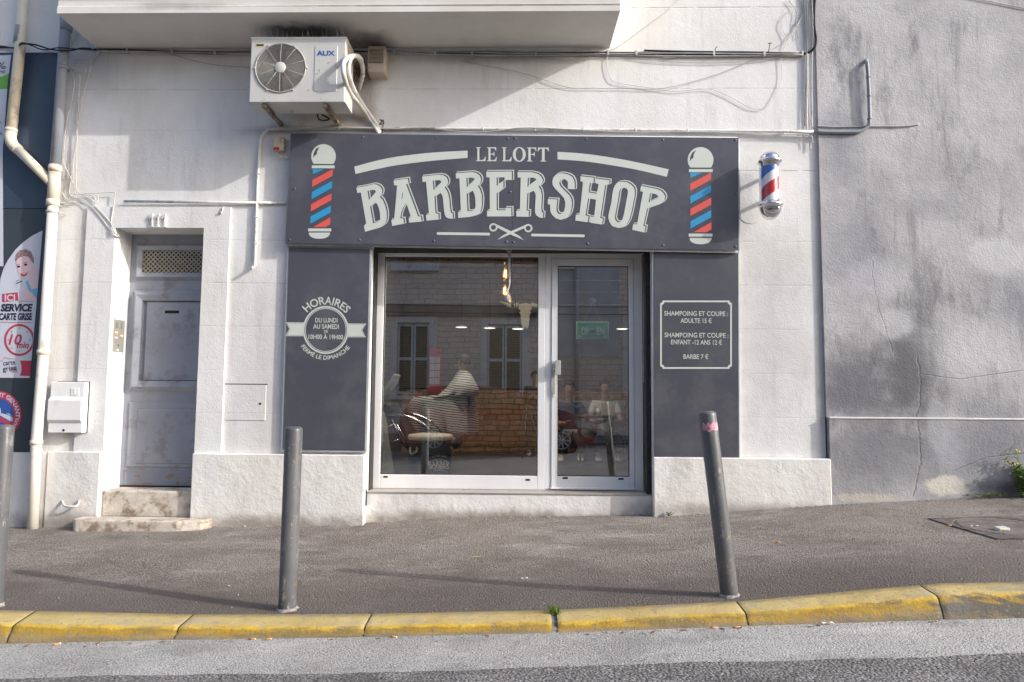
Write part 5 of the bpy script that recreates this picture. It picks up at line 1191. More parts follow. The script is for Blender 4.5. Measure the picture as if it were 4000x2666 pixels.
for x in xg_:
    e = gut_edge(x) + .010 * math.sin(x * 3.1) + .006 * math.sin(x * 9 + 1) + U(-.006, .006)
    for k in range(7):
        y = (YB + .06) + (e - (YB + .06)) * k / 6; vs.append((x, y, roadz(x, y) + .0035 * (1 if k < 6 else .15)))
mb.add(vs, [(i * 7 + k + 1, (i + 1) * 7 + k + 1, (i + 1) * 7 + k, i * 7 + k) for i in range(len(xg_) - 1) for k in range(6)], 0, True)
o = mb.build('gutter', M_GUT); tag(o, kind='structure')
yr = [YB + .08, -3.0, -3.3, -3.6, -4, -4.6, -5.4, -6.5, -7.6, -8.9]
mb = MB(); vs = [(x, y, roadz(x, y)) for y in yr for x in xs]
mb.add(vs, [((j + 1) * nx_ + i, (j + 1) * nx_ + i + 1, j * nx_ + i + 1, j * nx_ + i) for j in range(len(yr) - 1) for i in range(nx_ - 1)], 0, True)
o = mb.build('road', M_ROAD); tag(o, kind='structure')
ZR = roadz(0, -8.9)
mb = MB(); mb.quad((-250, -250, -1.3), (250, -250, -1.3), (250, 250, -1.3), (-250, 250, -1.3)); o = mb.build('ground', M_ROAD); tag(o, kind='structure')
mb = MB(); mb.box((-14, -12.5, -1.2), (14, -9.0, ZR + .13)); o = mb.build('far_pavement', M_PAVE); tag(o, kind='structure')
# kerb stones
def kerbmat():
    t = NT('worn_yellow_kerb_paint'); o = t.xyz(); at = t.n('ShaderNodeAttribute'); at.attribute_name = 'prof'; pf = at.outputs['Fac']
    pf = t.math('ADD', pf, t.math('MULTIPLY', t.math('SUBTRACT', t.noise(5, 8, .75), .5), .55))
    top = t.mix(t.ramp(t.noise(2.4, 8, .7), .3, .7), (.50, .37, .14), (.60, .47, .20))
    top = t.mix(t.math('MULTIPLY', t.ramp(t.noise(9, 8, .75, stretch=(.5, 1, 1)), .50, .62), .6), top, (.40, .35, .27))
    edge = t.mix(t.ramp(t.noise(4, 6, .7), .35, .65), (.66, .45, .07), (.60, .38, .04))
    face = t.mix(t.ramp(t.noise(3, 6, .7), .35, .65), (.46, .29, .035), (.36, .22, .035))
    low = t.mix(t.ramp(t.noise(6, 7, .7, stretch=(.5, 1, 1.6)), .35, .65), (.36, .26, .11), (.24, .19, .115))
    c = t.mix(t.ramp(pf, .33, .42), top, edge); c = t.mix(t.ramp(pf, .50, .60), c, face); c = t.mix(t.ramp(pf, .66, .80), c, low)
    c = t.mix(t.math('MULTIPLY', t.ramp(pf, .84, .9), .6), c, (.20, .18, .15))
    side = t.math('MULTIPLY', t.ramp(pf, .36, .46), t.ramp(pf, .90, .80))
    k = t.math('MULTIPLY', side, t.ramp(t.noise(3.4, 9, .75, stretch=(.5, 1, 2.6)), .47, .57)); c = t.mix(t.math('MULTIPLY', k, .6), c, (.17, .14, .08))
    tyre = t.math('MULTIPLY', t.ramp(o[0], 1.5, 2.2), t.math('MULTIPLY', side, t.ramp(t.noise(3.0, 7, .6, stretch=(.6, 1, 2.6), dist=.8), .43, .50)))
    c = t.mix(t.math('MULTIPLY', tyre, .85), c, (.10, .10, .095))
    sm = t.math('MULTIPLY', t.ramp(o[0], 1.9, 2.5), t.ramp(t.noise(2.6, 7, .6, stretch=(.35, 1.6, 1), dist=.5), .47, .55)); c = t.mix(t.math('MULTIPLY', sm, .6), c, (.22, .22, .21))
    chip = t.ramp(t.noise(30, 7, .75), .57, .62); c = t.mix(t.math('MULTIPLY', chip, .7), c, (.38, .36, .32))
    h = t.math('ADD', t.math('MULTIPLY', t.noise(75, 5, .65), .9), t.noise(14, 5)); h = t.math('SUBTRACT', h, t.math('MULTIPLY', chip, .5))
    t.principled(c, .85, 0, t.bump(h, .8, .007)); return t.mat
M_KERB = kerbmat()
kx = [P(x, 1470, YB).x for x in (-2320, -1870, -1420, -970, -520, 14, 398, 833, 1274, 1722, 2172, 2640, 3090, 3540, 3990, 4440)]
kfar = 'yellow kerb stone farther along the road, beyond the bollards'
klab = [kfar] * 4 + ['plain yellow kerb stone left of the first joint at the picture edge', 'yellow kerb stone between the edge bollard and the upright bollard', 'yellow kerb stone at the foot of the upright bollard', 'straight yellow kerb stone under the shop window, grass tuft at its right end',
        'yellow kerb stone in front of the shop door, starting at the grass tuft', 'tyre-marked yellow kerb stone right of the leaning bollard', 'black-scraped yellow kerb stone below the manhole cover'] + [kfar] * 4
for i in range(len(kx) - 1):
    a, b = kx[i] + (.004 if i != 8 else .02), kx[i + 1] - (.004 if i != 7 else .012)
    mb = MB(); n = 60; ring = []
    for j in range(n + 1):
        s_ = j / n; x = a + (b - a) * s_
        e = max(0, 1 - min(s_, 1 - s_) * (b - a) / .012); dn = .005 * e * e
        jit = lambda k: .0025 * math.sin(x * 17 + k * 2.1) + .002 * math.sin(x * 41 + k)
        zb_, za_, zf_ = interp(T_KB, x), interp(T_KA, x), interp(T_KF, x)
        ring.append([(x, YK, zb_ - .3), (x, YK, zb_ - dn * .3), (x, YK - .07, zb_ + (za_ - zb_) * .4 - dn * .5 + jit(0) * .3), (x, YA + .014 + dn, za_ + .003 - dn + jit(1) * .5), (x, YA + .001 + dn, za_ - .002 - dn + jit(2)), (x, YA - .006 + dn, za_ - .011 - dn * .5 + jit(3)), (x, YA - .013 + dn, za_ - .034), (x, (YA + YB) / 2 - .008 + dn, (za_ + zf_) / 2 - .01), (x, YB + dn * .5, zf_), (x, YB, zf_ - .3)])
    m_ = len(ring[0]); mb.add([p for r_ in ring for p in r_], [(j * m_ + k, j * m_ + k + 1, (j + 1) * m_ + k + 1, (j + 1) * m_ + k) for j in range(n) for k in range(m_ - 1)], 0, True)
    o = mb.build('kerb_stone', M_KERB)
    at_ = o.data.attributes.new('prof', 'FLOAT', 'POINT'); at_.data.foreach_set('value', [k / 9 for _ in ring for k in range(m_)])
    tag(o, klab[i], 'kerb stone', 'yellow kerb stones along the road')
M_MORT = pm('crumbling_mortar', (.26, .24, .21), .95, var=.35, vs=25, bump=.8, bs=90)
for i, x in enumerate(kx[1:-1]):
    zb_, za_, zf_ = interp(T_KB, x), interp(T_KA, x), interp(T_KF, x)
    h = .009 if i != 7 else .024
    mb = MB(); pr = [(YK, zb_ - .012), (YA + .03, za_ - .010), (YA, za_ - .026), (YB + .008, zf_ - .02), (YB + .008, zf_ - .3), (YK, zb_ - .3)]
    mb.prism([[(x - h, y, z) for y, z in pr]], (2 * h, 0, 0)); o = mb.build('kerb_joint', M_MORT); tag(o, kind='structure')

# ------------------------------------------------------------------ bollards
def bollmat():
    t = NT('scratched_grey_bollard_paint')
    c = t.mix(t.ramp(t.noise(3, 5), .3, .7), S(86, 88, 92), S(104, 105, 107))
    k = t.ramp(t.noise(26, 8, .75, stretch=(1, 1, .3)), .58, .62); c = t.mix(t.math('MULTIPLY', k, .7), c, S(165, 160, 152))
    k = t.ramp(t.noise(11, 8, .7), .58, .64); c = t.mix(t.math('MULTIPLY', k, .55), c, S(140, 112, 92))
    c = t.mix(t.math('MULTIPLY', t.ramp(t.noise(60, 2), .66, .72), .6), c, S(150, 150, 148))
    t.principled(c, .38, .0, t.bump(t.noise(30, 4), .08, .004)); return t.mat
M_BOLL = bollmat()
M_CONC = pm('broken_concrete', (.30, .28, .26), .9, var=.25, vs=18, bump=.8, bs=60)
for bxp, byp, txp, typ, w_, lab in ((660, 1401, 675.5, 983, 41, 'upright dark grey steel bollard on the kerb below the opening hours panel'), (1676.5, 1369, 1624.5, 948, 41, 'leaning grey steel bollard with a pink sticker in front of the price panel'), (-15, 1392, 11, 979, 39, 'grey steel bollard cut off by the left picture edge')):
    b = G(bxp, byp); Yb = b.y
    tp_ = P(txp, typ, Yb); dep = (b - CAM).dot(FWD); r_ = w_ / 2 * dep / F_PX * .985
    t = thing('bollard', lab, 'bollard', b, 'grey steel bollards along the kerb')
    ax = (tp_ - b); Ln = ax.length; ax.normalize()
    mb = MB(); mb.lathe([(r_, -.05), (r_, Ln - .016), (r_ * .97, Ln - .008), (r_ * .88, Ln - .001), (r_ * .6, Ln + .006), (0, Ln + .009)], b, ax, 36); mb.build('post', M_BOLL, t)
    if txp > 1000:
        M_STK = pm('pink_sticker', S(212, 150, 165), .6, var=.3, vs=55, dirt=S(110, 60, 75), ds=45, da=(.58, .62))
        mb = MB(); n = 14; a0 = ax.orthogonal(); fx = V3(1, 0, 0) - ax * ax.x; fx.normalize(); fy = ax.cross(fx)
        if fy.y > 0: fy = -fy
        vs = []
        for i in range(n + 1):
            th = -.95 + 2.1 * i / n
            for h in (Ln - .108 + .006 * math.sin(i), Ln - .062 + .008 * math.sin(i * 1.7)): vs.append(b + ax * h + (fx * math.sin(th) + fy * math.cos(th)) * (r_ + .0012))
        mb.add(vs, [(2 * i, 2 * i + 2, 2 * i + 3, 2 * i + 1) for i in range(n)], 0, True); mb.build('sticker', M_STK, t)
    mb = MB(); n = 15; rim = []
    for i in range(n):
        th = 2 * math.pi * i / n; rr = r_ * U(1.02, 1.5); p = b + V3(rr * math.cos(th), rr * math.sin(th), 0); p.z = ground(p.x, p.y) + .002; rim.append(p)
    inn = [b + V3(math.cos(2 * math.pi * i / n) * r_ * .95, math.sin(2 * math.pi * i / n) * r_ * .95, .018) for i in range(n)]
    mb.add(rim + inn, [(i, (i + 1) % n, n + (i + 1) % n, n + i) for i in range(n)], 0, False); mb.build('footing', M_CONC, t)

# ------------------------------------------------------------------ manhole
M_CAST = pm('worn_cast_iron', (.23, .20, .18), .65, .0, var=.25, vs=12, dirt=(.30, .27, .245), ds=10, da=(.5, .75))
A_ = G(2131, 1193); B_ = G(2322, 1187); D_ = G(2292, 1241); C_ = B_ + D_ - A_
cen = (A_ + C_) / 2; uu = (B_ - A_) / 2; vv = (D_ - A_) / 2
mh = thing('manhole_cover', 'square cast iron manhole frame with round chequered lid in the pavement', 'manhole cover', cen)
nrm = uu.cross(vv).normalized(); nrm = nrm if nrm.z > 0 else -nrm
up_ = nrm
mb = MB(); k = 40
sq = [];
per = [(-1, -1), (1, -1), (1, 1), (-1, 1)]
vs = []
for i in range(k):
    t = 2 * math.pi * i / k; c_, s_ = math.cos(t), math.sin(t); m_ = max(abs(c_), abs(s_))
    vs.append(cen + uu * (c_ / m_) + vv * (s_ / m_) + up_ * .004); vs.append(cen + (uu * c_ + vv * s_) * .90 + up_ * .004)
mb.add(vs, [(2 * i, 2 * ((i + 1) % k), 2 * ((i + 1) % k) + 1, 2 * i + 1) for i in range(k)])
for i in range(44):                   # raised ribs of the frame corners
    for s_ in (-1, 1):
        a = -1 + 2 * (i + .5) / 44
        lim_ = math.sqrt(max(0, .93 ** 2 - a * a)) if abs(a) < .93 else 0
        if lim_ < .96: 
            p0, p1 = cen + uu * a + vv * s_ * (lim_ + .02) + up_ * .006, cen + uu * a + vv * s_ * .985 + up_ * .006
            if (p1 - p0).length > .01: mb.obox((p0 + p1) / 2, (p1 - p0) / 2, uu.normalized() * .004, up_ * .003)
mb.build('frame', M_CAST, mh)
mb = MB(); mb.add([cen + (uu * math.cos(2 * math.pi * i / k) + vv * math.sin(2 * math.pi * i / k)) * .88 + up_ * .005 for i in range(k)], [range(k)])
for i in range(-15, 16):
    for j in range(-15, 16):
        a, b = i / 16 * .86, j / 16 * .86
        if a * a + b * b < .84 ** 2: mb.obox(cen + uu * a + vv * b + up_ * .006, uu.normalized() * .0075, vv.normalized() * .0075, up_ * .0035)
mb.build('lid', M_CAST, mh)
# ------------------------------------------------------------------ litter
M_PK = pm('pale_packet_card', S(205, 208, 205), .45, var=.05)
M_PKY = pm('yellow_packet_print', S(205, 190, 60), .45); M_PKD = pm('dark_packet_print', S(60, 75, 85), .45)
pk = G(2302, 1222); t = thing('cigarette_packet', 'crumpled white and yellow cigarette packet lying on the manhole lid', 'packet', pk)
mb = MB(); axx, ayy = V3(.042, .006, .002), V3(-.006, .028, .004); mb.obox(pk + V3(0, 0, .022), axx, ayy, V3(0.002, 0, .011), bev=.003); mb.build('carton', M_PK, t)
mb = MB(); f_ = pk + V3(0, 0, .022) - ayy * 1.03
mb.add([f_ - axx * .95 + V3(0, 0, -.009), f_ + axx * .5 + V3(0, 0, -.009), f_ + axx * .5 + V3(0, 0, -.002), f_ - axx * .95 + V3(0, 0, -.002)], [(0, 1, 2, 3)]); mb.build('dark_print', M_PKD, t)
mb = MB(); mb.add([f_ - axx * .95 + V3(0, 0, .000), f_ - axx * .1 + V3(0, 0, .000), f_ - axx * .1 + V3(0, 0, .008), f_ - axx * .95 + V3(0, 0, .008)], [(0, 1, 2, 3)]); mb.build('yellow_print', M_PKY, t)
M_BUTT = pm('orange_filter_paper', S(205, 140, 75), .7, var=.15); M_BUTTW = pm('white_cigarette_paper', (.7, .68, .64), .7)
lg = 'cigarette butts lying along kerb and wall'
for px, py, an, fn, lab in ((312, 1214, .1, ground, 'orange cigarette butt at the foot of the lower door step'), (528, 1209, .3, ground, 'cigarette butt against the wall right of the door steps'), (131, 1484, 1.0, roadz, 'cigarette butt in the gutter near the left picture edge, standing askew'), (580, 1472, 0, roadz, 'cigarette butt in the gutter, left one of the pair below the upright bollard'), (617, 1472, .4, roadz, 'cigarette butt in the gutter, right one of the pair below the upright bollard'),
                         (905, 1467, -.2, roadz, 'cigarette butt in the gutter just right of the second kerb joint'), (1788, 1249, 0, ground, 'cigarette butt alone on the pavement right of the leaning bollard'), (1641, 1446, 0, roadz, 'cigarette butt in the gutter left of the joint by the leaning bollard'), (1693, 1445, .1, roadz, 'cigarette butt in the gutter directly below the leaning bollard'), (2181, 1210, -.3, ground, 'cigarette butt beside the manhole frame')):
    p = G(px, py, fn); p.z += .008; d_ = V3(math.cos(an), math.sin(an), 0)
    t = thing('cigarette_butt', lab, 'cigarette butt', p, lg)
    mb = MB(); mb.tube([p - d_ * .019, p + d_ * .010], .0048, 8); mb.build('filter', M_BUTT, t)
    mb = MB(); mb.tube([p + d_ * .010, p + d_ * .017], .0046, 8); mb.build('paper_end', M_BUTTW, t)
M_LEAF = pm('dry_leaf', S(120, 80, 55), .8, var=.4, vs=60); M_SCRAP = pm('white_paper_scrap', (.75, .75, .75), .8)
lf = [(150, 1482), (195, 1489), (298, 1482), (60, 1487), (372, 1478), (225, 1481), (1350, 1461), (1430, 1457), (1500, 1456), (1570, 1451), (1660, 1448), (1700, 1446), (1880, 1440), (2050, 1434), (1480, 1459), (1120, 1464), (870, 1470), (760, 1473), (1860, 1443), (2140, 1432)]
for px, py in lf:
    p = G(px, py, roadz); p.z += .007; a = U(0, 3.1); d_ = V3(math.cos(a), math.sin(a), U(-.1, .2)) * U(.010, .026); e_ = V3(-math.sin(a), math.cos(a), U(-.2, .4)) * U(.004, .009)
    mb = MB(); mb.add([p - d_, p - d_ * .3 + e_, p + d_ * .4 + e_ * .8, p + d_, p + d_ * .3 - e_, p - d_ * .4 - e_ * .8], [(0, 1, 2, 3, 4, 5)]); o = mb.build('dry_leaf', M_LEAF); tag(o, 'small brown dry leaf lying in the gutter at the foot of the yellow kerb', 'leaf', 'dry leaves along the gutter')
for px, py, fn, sx, sy, lab in ((1206, 1334, ground, .022, .007, 'tiny white paper scrap in the middle of the pavement'), (1903, 1438, roadz, .03, .012, 'white paper scrap in the gutter below the tyre-marked kerb stone'), (2280, 1213, ground, .03, .008, 'twisted pale scrap lying on the manhole lid left of the packet')):
    p = G(px - (40 if px == 2280 else 0), py, fn); p.z += .012
    mb = MB(); mb.add([p + V3(-sx, -sy, 0), p + V3(0, -sy * .6, .008), p + V3(sx, -sy, .002), p + V3(sx * .9, sy, .006), p + V3(0, sy, .001), p + V3(-sx, sy * .8, .005)], [(0, 1, 4, 5), (1, 2, 3, 4)]); o = mb.build('paper_scrap', M_SCRAP); tag(o, lab, 'paper scrap')
p = G(1099, 1282); p.z += .006; mb = MB(); mb.tube(smooth_pts([p + V3(-.06, -.015, 0), p + V3(-.02, -.005, .003), p + V3(.01, .008, .002), p + V3(.05, .012, .004)], 4), .003, 5); o = mb.build('straw_twig', pm('pale_straw', S(190, 170, 130), .8)); tag(o, 'thin pale straw twig lying mid pavement before the window', 'twig')
# loose pale grit scattered on the asphalt, uncountable
mb = MB()
for i in range(620):
    x = U(-4.2, 4.6); y = U(-2.45, -.08); z = ground(x, y); r_ = abs(random.gauss(0, .0022)) + .0016
    mb.ball((x, y, z + r_ * .3), (r_ * U(.8, 1.4), r_ * U(.8, 1.4), r_ * .7), n=5, k=3)
for i in range(260):
    x = U(-4, 4.4); y = YB - abs(random.gauss(0, .03)) - .003; r_ = abs(random.gauss(0, .0025)) + .0015; mb.ball((x, y, roadz(x, y) + .005), (r_, r_, r_ * .7), n=5, k=3)
for i in range(420):
    x = U(-3.9, 4.2); y = -.065 - abs(random.gauss(0, .035)); r_ = abs(random.gauss(0, .003)) + .002
    if SX0 < x < SX1: y += .11
    mb.ball((x, y, ground(x, min(-.03, y)) + r_ * .3), (r_ * U(.8, 1.6), r_, r_ * .8), n=5, k=3)
o = mb.build('grit', pm('pale_grit', (.36, .33, .29), .9, var=.5, vs=90)); tag(o, kind='stuff')

# ------------------------------------------------------------------ weeds
M_WEED = pm('weed_leaf', (.13, .23, .03), .6, var=.4, vs=30, Subsurface_Weight=.0); M_STEM = pm('weed_stem', (.12, .15, .05), .7, var=.2); M_FLOW = pm('yellow_flower', (.72, .52, .03), .6, var=.1); M_DEAD = pm('dead_stalk', (.28, .22, .12), .8, var=.3)
def leaf(mb, p, d, w_, up_=V3(0, 0, 1)):
    d = Vector(d); s_ = d.cross(up_); s_ = (s_.normalized() if s_.length > 1e-5 else V3(1, 0, 0)) * w_; q = V3(0, 0, d.length * .12)
    mb.add([p, p + d * .35 + s_ + q, p + d * .75 + s_ * .7 + q, p + d, p + d * .75 - s_ * .7 + q, p + d * .35 - s_ + q], [(0, 1, 2, 3), (0, 3, 4, 5)])
wb = G(2343, 1136); wb.y = -.12; wb.z = ground(wb.x, -.12)
wt = thing('flowering_weed', 'tall green weed with small yellow flowers at the foot of the grey wall', 'weed', wb)
mbs, mbl, mbf = MB(), MB(), []
for i in range(15):
    a = U(0, 6.28); h = U(.22, .46) if i else .52; b0 = wb + V3(U(-.10, .14), U(-.05, .03), 0); tipx = U(-.16, .2)
    pts = smooth_pts([b0, b0 + V3(tipx * .2, U(-.02, .02), h * .4), b0 + V3(tipx * .6, U(-.04, .02), h * .75), b0 + V3(tipx, U(-.05, .03), h)], 4)
    mbs.tube(pts, [.004 - .0025 * j / (len(pts) - 1) for j in range(len(pts))], 5)
    for j, p in enumerate(pts[1:]):
        for _ in range(5 if p.z - wb.z < .27 else 2):
            an = U(0, 6.28); leaf(mbl, p, V3(math.cos(an), math.sin(an) * .6, U(-.2, .6)) * U(.02, .055), U(.006, .013))
    for _ in range(2): mbf.append(pts[-1] + V3(U(-.025, .025), U(-.02, .02), U(-.03, .015)))
for i in range(140):
    p = wb + V3(random.gauss(.03, .075), random.gauss(-.02, .03), abs(random.gauss(.10, .08))); an = U(0, 6.28); leaf(mbl, p, V3(math.cos(an), math.sin(an), U(-.2, .5)) * U(.03, .06), U(.008, .016))
mbs.build('stem', M_STEM, wt); mbl.build('foliage', M_WEED, wt)
for p in mbf[:22]:
    m_ = MB(); m_.lathe([(0, .006), (.009, .003), (.008, -.004), (0, -.006)], p, (U(-.3, .3), -1, U(0, .6)), 8); m_.build('flower', M_FLOW, wt)
m_ = MB()
for i in range(30):
    p = wb + V3(U(-.12, .15), U(-.06, .03), 0); m_.tube([p, p + V3(U(-.06, .06), U(-.03, .03), U(.05, .16))], .0018, 4)
m_.build('dead_stalks', M_DEAD, wt)
wb2 = G(2290, 1140); t = thing('trailing_weed', 'sparse pale weed trailing along the foot of the grey wall', 'weed', wb2)
m_, l_ = MB(), MB()
for i in range(9):
    x0_ = U(-.05, .1); pts = []
    for j in range(6):
        x = wb2.x + x0_ - j * U(.03, .075); y = -.09 - .02 * R(); pts.append(V3(x, y, ground(x, y) + .012 + .035 * math.sin(j * 1.1 + i) ** 2))
    pts = smooth_pts(pts, 3); m_.tube(pts, .0022, 4)
    for p in pts[::2]: an = U(0, 6.28); leaf(l_, p, V3(math.cos(an), math.sin(an), .5) * U(.01, .022), .004)
m_.build('stem', M_STEM, t); l_.build('foliage', M_WEED, t)
tb = V3(P(1274, 1404, YK - .03).x, YK - .02, interp(T_KB, P(1274, 1404, YK).x)); m_ = MB()
for i in range(60):
    a = U(0, 6.28); h = U(.02, .055); b0 = tb + V3(U(-.022, .022), U(-.05, .03), -.01); tip = b0 + V3(math.cos(a) * .03, math.sin(a) * .025, h); s_ = V3(-math.sin(a), math.cos(a), 0) * .0028
    mid_ = (b0 + tip) / 2 + V3(0, 0, h * .15); m_.add([b0 - s_, b0 + s_, mid_ + s_ * .8, tip, mid_ - s_ * .8], [(0, 1, 2, 3, 4)])
o = m_.build('grass_tuft', M_WEED); tag(o, 'small green grass tuft growing in the wide kerb joint', 'grass tuft')
wb3 = V3(P(1538, 1184, -.1).x, -.10, 0); wb3.z = ground(wb3.x, -.1); m_ = MB()
for i in range(16): an = U(0, 6.28); leaf(m_, wb3 + V3(U(-.03, .03), U(-.02, .02), U(.0, .03)), V3(math.cos(an), math.sin(an), U(.1, .9)) * U(.02, .04), .008)
o = m_.build('weed_sprout', M_WEED); tag(o, 'tiny leafy weed at the wall foot right of the shop threshold', 'weed')
# ------------------------------------------------------------------ shop interior
def rubble(name, cols, mort, bw=.42, bh=.2, ms=.018, bump=.8, rough=.85):
    """coursed rubble stone: bricks of uneven size, warped by noise"""
    t = NT(name); o = t.xyz(); nz = t.n('ShaderNodeTexNoise'); nz.inputs['Scale'].default_value = 2.2 / bw * .4; nz.inputs['Detail'].default_value = 5; t.link(t.pos(), nz.inputs['Vector'])
    sp = t.n('ShaderNodeSeparateColor'); t.link(nz.outputs['Color'], sp.inputs[0])
    cb_ = t.n('ShaderNodeCombineXYZ'); t.link(t.math('ADD', o[0], t.math('MULTIPLY', t.math('SUBTRACT', sp.outputs[0], .5), bw * .9)), cb_.inputs[0]); t.link(t.math('ADD', o[2], t.math('MULTIPLY', t.math('SUBTRACT', sp.outputs[1], .5), bh * .9)), cb_.inputs[1])
    b = t.n('ShaderNodeTexBrick'); b.offset = .43; b.squash = 1.4; b.squash_frequency = 3; b.inputs['Scale'].default_value = 1; b.inputs['Mortar Size'].default_value = ms; b.inputs['Mortar Smooth'].default_value = .6; b.inputs['Brick Width'].default_value = bw; b.inputs['Row Height'].default_value = bh; b.inputs['Bias'].default_value = 0
    for nm, cc in (('Color1', cols[0]), ('Color2', cols[1]), ('Mortar', mort)): b.inputs[nm].default_value = (*cc, 1)
    t.link(cb_.outputs[0], b.inputs['Vector'])
    c = t.mix(t.math('MULTIPLY', t.ramp(t.noise(12, 6), .35, .75), .6), b.outputs['Color'], cols[2]); c = t.mix(b.outputs['Fac'], c, mort)
    h = t.math('SUBTRACT', t.math('MULTIPLY', t.noise(30, 5), .5), t.math('MULTIPLY', b.outputs['Fac'], 1.2))
    t.principled(c, rough, 0, t.bump(h, bump, .02)); return t.mat
M_STONE_IN = rubble('warm_stone_cladding', (S(165, 130, 98), S(132, 102, 76), S(182, 152, 120)), S(104, 82, 62), .20, .085, .009)
M_INWALL = pm('dark_interior_tone', (.11, .10, .09), .8, var=.1); M_INCEIL = pm('interior_ceiling_paint', (.45, .42, .38), .8, var=.08)
def floor_tiles():
    t = NT('dark_floor_tile'); o = t.xyz(); br = None
    g = None
    for ax, per in ((0, .6), (1, .6)):
        f = t.math('ABSOLUTE', t.math('SUBTRACT', t.math('FRACT', t.math('ADD', t.math('DIVIDE', o[ax], per), 20.33)), .5)); k = t.math('GREATER_THAN', f, .494); g = k if g is None else t.math('MAXIMUM', g, k)
    c = t.mix(t.ramp(t.noise(2, 5), .3, .7), (.055, .048, .042), (.08, .07, .06)); c = t.mix(g, c, (.16, .14, .12)); t.principled(c, .28); return t.mat
rx0, rx1, ry0, ry1, rz1 = -2.0, 1.75, .42, 4.5, 3.5
mb = MB(); mb.quad((rx0, ry1, ZFLOOR), (rx1, ry1, ZFLOOR), (rx1, ry1, rz1), (rx0, ry1, rz1)); mb.build('stone_back_wall', M_STONE_IN, shop)
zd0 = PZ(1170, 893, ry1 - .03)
mb = MB(); mb.box((rx0 + .001, ry1 - .03, zd0), (rx1 - .001, ry1 - .002, PZ(1060, 612, ry1))); mb.build('dim_wall_panel', M_INWALL, shop)  # added dark panel puts the dimness of the middle wall into colour
mb = MB(); mb.quad((rx0, ry0, ZFLOOR), (rx0, ry1, ZFLOOR), (rx0, ry1, rz1), (rx0, ry0, rz1)); mb.quad((rx1, ry1, ZFLOOR), (rx1, ry0, ZFLOOR), (rx1, ry0, rz1), (rx1, ry1, rz1))
mb.poly([rect(rx0, rx1, ZFLOOR - .3, rz1, ry0), rect(SX0, SX1, ZFLOOR - .2, SZ1, ry0)]); mb.build('interior_wall', M_INWALL, shop)
mb = MB(); mb.quad((rx0, ry0, rz1), (rx1, ry0, rz1), (rx1, ry1, rz1), (rx0, ry1, rz1)); mb.build('ceiling', M_INCEIL, shop)
mb = MB(); mb.quad((rx0, .36, ZFLOOR), (rx1, .36, ZFLOOR), (rx1, ry1, ZFLOOR), (rx0, ry1, ZFLOOR)); mb.build('shop_floor', floor_tiles(), shop)
# disc lamps seen through the window, then ceiling panels out of view
E_LED = emit('unseen_lamp_diffuser', (1, .90, .72), LED_S); E_DISC = emit('lit_disc_diffuser', (1, .93, .8), 1.6)
gl = 'small disc lamps hanging in the shop'
for i, (px, py, lab) in enumerate(((1060, 753, 'lit disc lamp hanging in the shop, nearest the first shuttered reflection'), (1125, 755, 'lit disc lamp hanging mid shop between the two others behind the window'), (1190, 757, 'lit disc lamp hanging in the shop close to the skull'), (1430, 757, 'lit disc lamp hanging in the shop behind the glass door'))):
    c = P(px, py, 3.3); t = thing('disc_lamp', lab, 'lamp', c, gl)
    mb = MB(); mb.lathe([(0, .035), (.03, .035), (.085, .016), (.09, .005)], c, (0, 0, 1), 20); mb.build('lamp_shade', M_INWALL, t)
    mb = MB(); mb.lathe([(.085, .004), (.06, -.001), (0, -.003)], c, (0, 0, 1), 20); mb.build('diffuser', E_DISC, t)
    mb = MB(); mb.tube([c + V3(0, 0, .05), (c.x, c.y, rz1)], .004, 5); mb.build('cord', M_BLACK, t)
for lx_, ly_ in ((-.3, 2.6), (-.8, 1.0)):  # front panel added out of view to brighten things near the window
  c = V3(lx_, ly_, rz1 - .01); t = thing('unseen_ceiling_lamp', 'unseen lit lamp panel on the shop ceiling', 'lamp', c, 'unseen flat lamps on the shop ceiling')
  mb = MB(); mb.box((c.x - .5, c.y - .2, c.z - .03), (c.x + .5, c.y + .2, c.z)); mb.build('casing', M_ALU, t)
  mb = MB(); mb.quad((c.x - .46, c.y - .16, c.z - .033), (c.x + .46, c.y - .16, c.z - .033), (c.x + .46, c.y + .16, c.z - .033), (c.x - .46, c.y + .16, c.z - .033)); mb.build('diffuser', E_LED, t)
